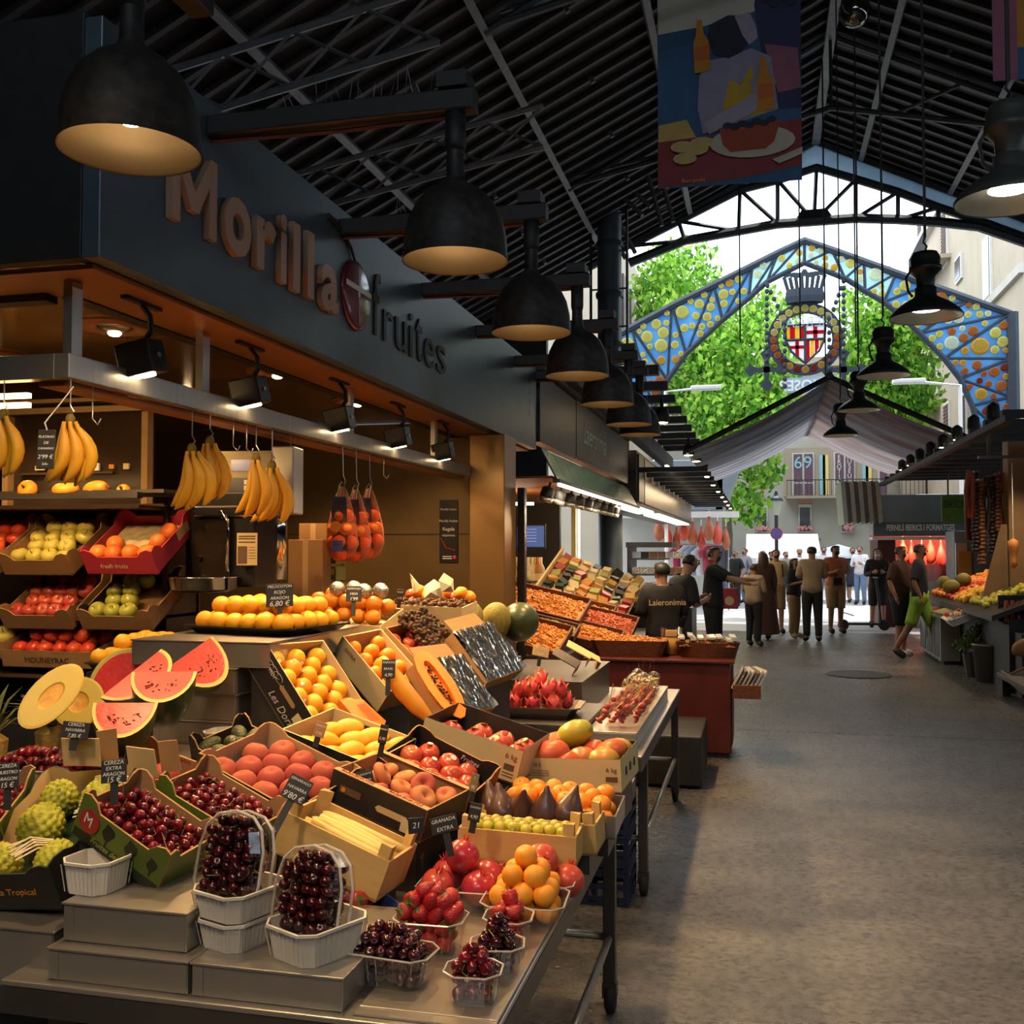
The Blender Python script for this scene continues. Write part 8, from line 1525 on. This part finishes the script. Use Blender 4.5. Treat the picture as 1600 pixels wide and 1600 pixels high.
# ------------------------------------------------------------------ painted banners
def banner(x0, x1, y, z0, z1, lab, full):
    b = thing('painted_banner', lab, 'banner', TR(((x0+x1)/2, y, z0), (0, 0, .06))); w, h = x1-x0, z1-z0
    BM = lambda n, c: mat('ban_'+n, tuple(min(.8, q*2.3) for q in c), .8, 0, tuple(min(.7, q*1.9) for q in c), 5)
    MB().bx(-w/2, w/2, 0, .012, .0, h).build('cloth', BM('blue', (.035, .085, .17)), b)
    L_ = [0]
    def sh(name, pts, m): L_[0] += 1; MB().prism([((px-1140)/220*w, (298-py)/308*h*.995*(308/308)) for px, py in pts], .002, TR((0, -.001-.0022*L_[0], 0), (PI/2, 0, 0))).build(name, m, b)
    if full:
        sh('sky', [(1030, -12), (1250, -12), (1250, 20), (1175, 40), (1100, 55), (1031, 62)], BM('cream', (.40, .38, .30))); sh('dark_band', [(1031, 62), (1100, 55), (1110, 70), (1031, 90)], BM('teal', (.025, .07, .12)))
        sh('sand', [(1031, 202), (1075, 196), (1090, 225), (1031, 232)], BM('sand', (.42, .26, .08))); sh('tablecloth', [(1030, 228), (1120, 222), (1250, 205), (1250, 275), (1160, 290), (1030, 297)], BM('wine', (.17, .04, .045)))
        sh('far_figure', [(1185, 0), (1250, -5), (1250, 190), (1200, 190), (1190, 100), (1180, 30)], BM('violet', (.03, .035, .08))); sh('striped_sleeve', [(1195, 90), (1245, 100), (1250, 160), (1215, 165)], BM('rose', (.20, .08, .12)))
        sh('torso', [(1100, 110), (1140, 105), (1175, 95), (1205, 110), (1215, 190), (1160, 205), (1100, 220), (1092, 180), (1095, 135)], BM('blueskin', (.19, .19, .27))); sh('dress', [(1130, 185), (1142, 140), (1158, 150), (1175, 120), (1180, 150), (1205, 160), (1195, 195), (1150, 200)], BM('gold', (.48, .24, .03)))
        sh('hair', [(1110, 55), (1140, 42), (1165, 45), (1172, 65), (1172, 85), (1160, 100), (1140, 108), (1118, 100), (1108, 80)], BM('hair', (.025, .028, .045))); sh('face', [(1150, 45), (1172, 40), (1176, 48), (1182, 60), (1185, 80), (1172, 90), (1162, 75)], BM('face', (.24, .22, .28)))
        for q in range(6): sh('curl', [(1190+10*q-(q % 2)*4+9*math.cos(a), 12+(q % 3)*8+9*math.sin(a)) for a in [k*PI/4 for k in range(8)]], MATS['ban_hair'])
        sh('forearm', [(1100, 205), (1160, 175), (1200, 150), (1210, 165), (1175, 195), (1110, 222)], MATS['ban_face']); sh('hand', [(1172, 145), (1205, 135), (1212, 150), (1206, 168), (1180, 168)], MATS['ban_blueskin'])
        for ox, oy in ((0, 0), (97, 65)):
            sh('bottle', [(1090+ox, 70+oy), (1091+ox, 47+oy), (1100+ox, 47+oy), (1102+ox, 68+oy), (1110+ox, 80+oy), (1112+ox, 125+oy), (1088+ox, 128+oy), (1086+ox, 82+oy)], BM('amber', (.50, .16, .025))); sh('bottle_label', [(1088+ox, 88+oy), (1111+ox, 86+oy), (1111+ox, 108+oy), (1088+ox, 110+oy)], BM('label', (.50, .10, .03)))
        sh('plate', [(1175+65*math.cos(a*PI/10), 238+24*math.sin(a*PI/10)) for a in range(20)], BM('plate', (.34, .32, .26))); sh('bowl', [(1125, 215), (1218, 208), (1208, 240), (1195, 250), (1142, 252), (1130, 240)], BM('bowl', (.22, .05, .03)))
        for q in range(7): sh('mussel', [(1138+11*q+8*math.cos(a), 212+(q % 2)*4-q*.8+5*math.sin(a)) for a in [k*PI/4 for k in range(8)]], MATS['ban_hair'])
        for x, y in ((1068, 240), (1090, 245), (1072, 258), (1098, 236)): sh('bread', [(x+17*math.cos(a)*1.1, y+9*math.sin(a)) for a in [k*PI/5 for k in range(10)]], BM('bread', (.44, .28, .11)))
        sh('knife', [(1205, 268), (1250, 252), (1250, 262), (1215, 275)], MATS['ban_plate']); text('caption', 'Bon profit', .07, MATS['ban_sand'], b, TR((-w*.25, -.075, .05), (PI/2, 0, 0)))
    else:
        MB().bx(-w/2, -w/2+.25, -.006, -.001, 0, h*.6).build('stripes', mat('ban_rose', (.2, .08, .12)), b); MB().bx(-w/2+.25, w/2, -.006, -.001, .35, .9).build('amber_patch', MATS['ban_amber'], b); MB().bx(-w/2, w/2, -.006, -.001, h*.62, h).build('dark_patch', MATS['ban_violet'], b)
    MB().tube([(-w/2, .006, h), (w/2, .006, h)], .03, 6).build('top_rod', IRON, b); [MB().tube([(x, .006, h), (x, .006, h+(RZ-RS*abs(RX-((x0+x1)/2+x))-z1-h*0)-.1)], .01, 4).build('cord', IRON, b) for x in (-w*.45, w*.45)]
banner(-1.22, .55, 13.0, 6.22, 8.82, 'large painted banner of a woman drinking beer above mussels', True)
bp2 = ony(1550, 130, 12.0); banner(bp2.x, bp2.x+1.75, 12.0, bp2.z-.0, bp2.z+2.2, 'second painted banner cut by the right picture edge', False)
# ------------------------------------------------------------------ street: trees, houses, tents, lamps
BARK = mat('bark', (.10, .085, .065), .8, 0, (.16, .14, .11), 6, bump=.4, bs=20); LV = [sheer('leaf_bright', (.22, .46, .05), .55, (.36, .56, .10), 2), sheer('leaf_deep', (.06, .20, .03), .5, (.12, .30, .04), 2)]
def tree(x, y, trunk_h, blobs, lab, n=5200, ls=.17):
    t = thing('plane_tree', lab, 'tree', TR((x, y, 0)), 'street trees')
    MB().tube([(0, 0, 0), (.1, 0, trunk_h*.5), (0, .1, trunk_h)], [.30, .24, .18], 10).build('trunk', BARK, t, True)
    for bx_, by_, bz_, br in blobs[:6]: MB().tube([(0, .1, trunk_h*.85), (bx_*.5, by_*.5, (trunk_h+bz_)/2), (bx_, by_, bz_)], [.12, .08, .03], 6).build('branch', BARK, t, True)
    tot = sum(b[3]**2 for b in blobs); mb = MB()
    for bx_, by_, bz_, br in blobs:
        for k in range(int(n*br**2/tot)):
            d = Vector((R.gauss(0, 1), R.gauss(0, 1), R.gauss(0, 1))).normalized()*br*R.uniform(.45, 1.05); s = ls*R.uniform(.6, 1.3); mb.add([(-s, 0, 0), (-.3*s, -.6*s, .1*s), (s, 0, 0), (-.3*s, .6*s, .1*s)], [(0, 1, 2, 3)], 0 if R.random() < .65 else 1, TR(Vector((bx_, by_, bz_))+d, rrot()))
    stuff(mb.build('foliage', LV, t))
def blob(px, py, y, r, x0, y0): p = ony(px, py, y); return (p.x-x0, y-y0, p.z, r)
tx = ony(1128, 800, 33).x
tree(tx, 33, 4.2, [blob(px, py, y, r, tx, 33) for px, py, y, r in ((1065, 440, 35, 1.5), (1060, 500, 34, 1.4), (1120, 520, 34, 1.6), (1170, 560, 33, 1.5), (1110, 600, 33, 1.5), (1180, 640, 32, 1.2), (1130, 660, 32, 1.3), (1070, 590, 34, 1.4), (1185, 730, 32, .8), (1165, 790, 32, .7), (1200, 500, 35, 1.1), (1150, 690, 32, .9), (1030, 460, 35, 1.1), (1210, 610, 33, .9))], 'tall plane tree with bright leaves left of the crest', 14000, .125)
tx = ony(1395, 800, 36).x
tree(tx, 36, 5, [blob(px, py, 36, r, tx, 36) for px, py, r in ((1370, 480, 1.3), (1395, 540, 1.5), (1375, 590, 1.4), (1420, 600, 1.2), (1360, 540, 1.1), (1400, 640, 1.1), (1425, 500, 1.0))], 'plane tree behind the right side of the arch', 7000, .13)
FC = mat('facade_stone', (.40, .39, .34), .85, 0, (.33, .32, .28), 1.2, bump=.1, bs=8); FC2 = mat('facade_warm', (.36, .31, .235), .85, 0, (.30, .255, .19), 1.0, bump=.1, bs=6); WIN = mat('window_glass', (.05, .06, .07), .15, 0, (.09, .10, .11), 3); FRW = mat('window_frame', (.55, .55, .52), .6, 0, (.48, .48, .45), 5); SHUT = mat('shutter', (.09, .055, .045), .7, 0, (.13, .08, .06), 6); RAILM = mat('balcony_iron', (.03, .03, .032), .6, .3, (.05, .05, .052), 8)
BY = 46.0
ba = thing('museum_building', 'pale stone building across the street with purple museum window signs', 'building', TR((0, BY, 0)))
bx0, bx1 = -4.5, 6.8
def Bz(py): return ony(1250, py, BY).z
def Bx(px): return ony(px, 750, BY).x
MB().bx(bx0, bx1, 0, 3, 0, Bz(560)).build('wall', FC, ba); MB().bx(bx0, bx1, -.25, 0, Bz(575), Bz(560)).build('cornice', FC2, ba); MB().bx(Bx(1225), bx1, -.06, -.005, Bz(776), Bz(700)).build('painted_wall', FC2, ba)
PURP = mat('purple_sign', (.13, .07, .10), .6, 0, (.10, .055, .08), 8)
for k, (px0, px1) in enumerate(((1240, 1270), (1305, 1334), (1374, 1400))):
    w = thing('x', '', '') if 0 else None
    o = MB().bx(Bx(px0)-.06, Bx(px1)+.06, -.12, -.07, Bz(774), Bz(708)).build('window', FRW, ba)
    for a, b in ((px0, (px0+px1)/2-1.5), ((px0+px1)/2+1.5, px1)):
        MB().bx(Bx(a), Bx(b), -.15, -.125, Bz(753), Bz(710)).build('pane', PURP, o); MB().bx(Bx(a), Bx(b), -.15, -.125, Bz(773), Bz(756)).build('pane', PURP, o)
SKYB = mat('numeral_blue', (.25, .50, .58), .6, 0, (.2, .44, .52), 9)
for s, px in (('6', 1247), ('9', 1262)): text('numeral', s, .75, SKYB, ba, TR((Bx(px), -.17, Bz(724)), (PI/2, 0, 0)))
for s, px in (('EROTIC', 1311), ('MUSEUM', 1327)):
    for k, c in enumerate(s): text('sign_letter', c, .26, WHITE, ba, TR((Bx(px), -.17, Bz(716)-.205*k), (PI/2, 0, 0)))
for px, m in ((1285, SKYB), (1290, MATS['candy_yellow']), (1352, SKYB), (1357, MATS['candy_yellow'])): MB().bx(Bx(px)-.12, Bx(px)+.12, -.10, -.065, Bz(774), Bz(712)).build('painted_band', m, ba)
MB().bx(Bx(1228), bx1, -.8, -.001, Bz(780), Bz(776)).build('balcony_slab', FC2, ba); MB().bx(Bx(1228), bx1, -.79, -.77, Bz(752)-.02, Bz(752)+.02).build('balcony_rail', RAILM, ba)
for k in range(40): x = Bx(1229)+k*.165; MB().bx(x-.012, x+.012, -.785, -.765, Bz(776), Bz(752)).build('baluster', RAILM, ba)
for px, pw in ((1257, 20), (1322, 18), (1190, 18)):
    o = MB().bx(Bx(px-pw/2), Bx(px+pw/2), -.10, -.005, Bz(832), Bz(788)).build('window', FRW, ba); MB().bx(Bx(px-pw/2+2), Bx(px+pw/2-2), -.12, -.101, Bz(830), Bz(793)).build('pane', WIN, o); MB().bx(Bx(px-pw/2), Bx(px+pw/2), -.09, -.006, Bz(787), Bz(780)).build('lintel', mat('lintel_pink', (.45, .26, .18), .8, 0, (.38, .22, .15), 5), ba)
    for k in range(7): x = Bx(px-8)+k*.075; MB().bx(x-.008, x+.008, -.2, -.185, Bz(830), Bz(814)).build('baluster', RAILM, ba)
    mb = MB(); [mb.lathe(globe(.07, .07, n=4), 6, TR((Bx(px)+R.uniform(-.28, .28), -.22, Bz(826)+R.uniform(-.06, .08)))) for k in range(16)]; stuff(mb.build('window_flowers', MATS['candy_pink'], ba))
MB().bx(Bx(1235), Bx(1281), -.15, -.005, Bz(845), Bz(841)).build('shop_awning_bar', mat('teal_trim', (.03, .22, .20), .5, 0, (.03, .18, .17), 8), ba)
for px in (1330, 1345, 1405, 1420):                                   # upper windows
    o = MB().bx(Bx(px-5), Bx(px+5), -.08, -.005, Bz(690), Bz(655)).build('window', FRW, ba); MB().bx(Bx(px-4), Bx(px+4), -.1, -.081, Bz(688), Bz(657)).build('pane', WIN, o)
rbg = thing('corner_building', 'cream corner building on the right with balconies and brown shutters', 'building', TR((6.9, 0, 0))); MB().bx(0, 6, 29.5, 47, 0, 14.5).build('wall', FC2, rbg); MB().bx(-.25, 6, 29.3, 47.2, 14.5, 14.9).build('cornice', FC, rbg)
def RP(px, py): p = onx(px, py, 6.9); return p.y, p.z
MB().bx(-.12, -.001, 29.5, 47, 9.0, 9.25).build('string_course', FC, rbg)
for px, py, hh, sh in ((1478, 372, 2.2, True), (1440, 375, 2.2, True), (1500, 420, .9, False), (1520, 300, 2.2, True), (1462, 575, 2.2, True), (1482, 670, 2.0, True), (1508, 660, 2.0, True), (1545, 420, 2.0, False), (1450, 680, 2.0, True)):
    y_, z_ = RP(px, py); o = MB().bx(-.08, -.001, y_-.55, y_+.55, z_-hh/2, z_+hh/2).build('window', FRW, rbg); MB().bx(-.10, -.081, y_-.45, y_+.45, z_-hh/2+.1, z_+hh/2-.1).build('pane', SHUT if sh else WIN, o)
    if sh: [MB().bx(-.12, -.101, y_-.44, y_+.44, z_-hh/2+.12+.13*k, z_-hh/2+.17+.13*k).build('shutter_slat', SHUT, o) for k in range(int(hh/.14))]
for px, py in ((1470, 420), (1455, 640)):
    y_, z_ = RP(px, py); MB().bx(-.9, -.001, y_-2.2, y_+2.2, z_-.15, z_).build('balcony_slab', FC2, rbg); MB().bx(-.88, -.85, y_-2.2, y_+2.2, z_+.95, z_+1.0).build('balcony_rail', RAILM, rbg); [MB().bx(-.875, -.855, y_-2.2+.15*k, y_-2.18+.15*k, z_, z_+.95).build('baluster', RAILM, rbg) for k in range(30)]
lbg = thing('left_building', 'cream building sliver left of the trees with a balcony', 'building', TR((-4.6, 0, 0))); MB().bx(-6, 0, 31, 46, 0, 12.5).build('wall', FC2, lbg); MB().bx(0, .8, 33, 36, 8.6, 8.8).build('balcony_slab', FC, lbg); MB().bx(.76, .8, 33, 36, 9.6, 9.65).build('balcony_rail', RAILM, lbg); [MB().bx(.001, .08, 33+k*2.2, 34+k*2.2, 9.0, 11.2).build('window', SHUT, lbg) for k in range(4)]
for i, (px0, px1, py0, py1, y, lab) in enumerate(((1165, 1284, 846, 872, 38, 'long white awning of the street stalls behind the crowd'), (1030, 1120, 850, 870, 36, 'white awning far left behind the clothes rack'))):
    a, b = ony(px0, py0, y), ony(px1, py1, y); t = thing('white_awning', lab, 'awning', TR((a.x, y, 0))); MB().add([(0, 0, b.z), (b.x-a.x, 0, b.z), (b.x-a.x, 2.5, a.z+.3), (0, 2.5, a.z+.3), (0, 0, b.z-.3), (b.x-a.x, 0, b.z-.3)], [(0, 1, 2, 3), (4, 5, 1, 0)]).build('fabric', sheer('white_canvas', (.80, .82, .82), .4), t)
    for x in (0.1, b.x-a.x-.1): MB().tube([(x, 0.05, 0), (x, 0.05, b.z-.05)], .03, 6).build('pole', WHITE, t)
pc = ony(1310, 868, 33); um = thing('parasol', 'white parasol left of the waiter', 'parasol', TR((pc.x, 33, 0))); MB().lathe([(0, pc.z+.35), (.5, pc.z+.2), (.75, pc.z), (.76, pc.z-.08)], 8).build('canopy', MATS['white_canvas'], um); MB().tube([(0, 0, 0), (0, 0, pc.z+.35)], .025, 6).build('pole', WHITE, um)
lp = ony(1213, 815, 35); sl = thing('street_lantern', 'classic street lantern with a blue no parking disc on its post', 'street lamp', TR((lp.x, 35, 0))); zl = ony(1213, 805, 35).z
MB().tube([(0, 0, 0), (0, 0, zl)], .06, 8).build('post', IRON, sl); MB().lathe([(.10, zl), (.20, zl+.45), (.22, zl+.47), (.0, zl+.49)], 6).build('lantern_glass', sheer('lantern_glass', (.7, .72, .6), .5), sl); MB().lathe([(.24, zl+.47), (.20, zl+.56), (.07, zl+.66), (.04, zl+.8), (0, zl+.82)], 6).build('lantern_roof', IRON, sl)
zd = ony(1213, 834, 35).z; DM = TR((0, -.09, zd), (PI/2, 0, 0)); MB().lathe([(0, 0), (.20, 0), (.20, .02), (0, .02)], 24).build('sign_disc', mat('sign_red', (.5, .03, .04), .5), sl, M=DM); MB().lathe([(0, .021), (.16, .021), (.16, .025), (0, .025)], 24).build('sign_face', mat('sign_blue', (.06, .12, .42), .5), sl, M=DM); MB().box((0, 0, .028), (.30, .035, .004), TR(rot=(0, 0, -.8))).build('sign_bar', MATS['sign_red'], sl, M=DM)
for i, (px0, px1, py) in enumerate(((1040, 1103, 606), (1500, 1420, 596))):
    a, b = ony(px0, py+6, 26), ony(px1, py, 26); t = thing('street_light', ('white street light arm at the left before the trees', 'white street light arm at the right of the arch')[i], 'street lamp', TR((a.x, 26, 0))); MB().tube([(0, 0, 0), (0, 0, a.z), (b.x-a.x, 0, b.z)], .05, 6).build('arm', WHITE, t); MB().box((b.x-a.x, 0, b.z), (.75, .22, .12)).build('lamp_head', WHITE, t, bevel=.03)
bpy.data.scenes.remove(TMP)
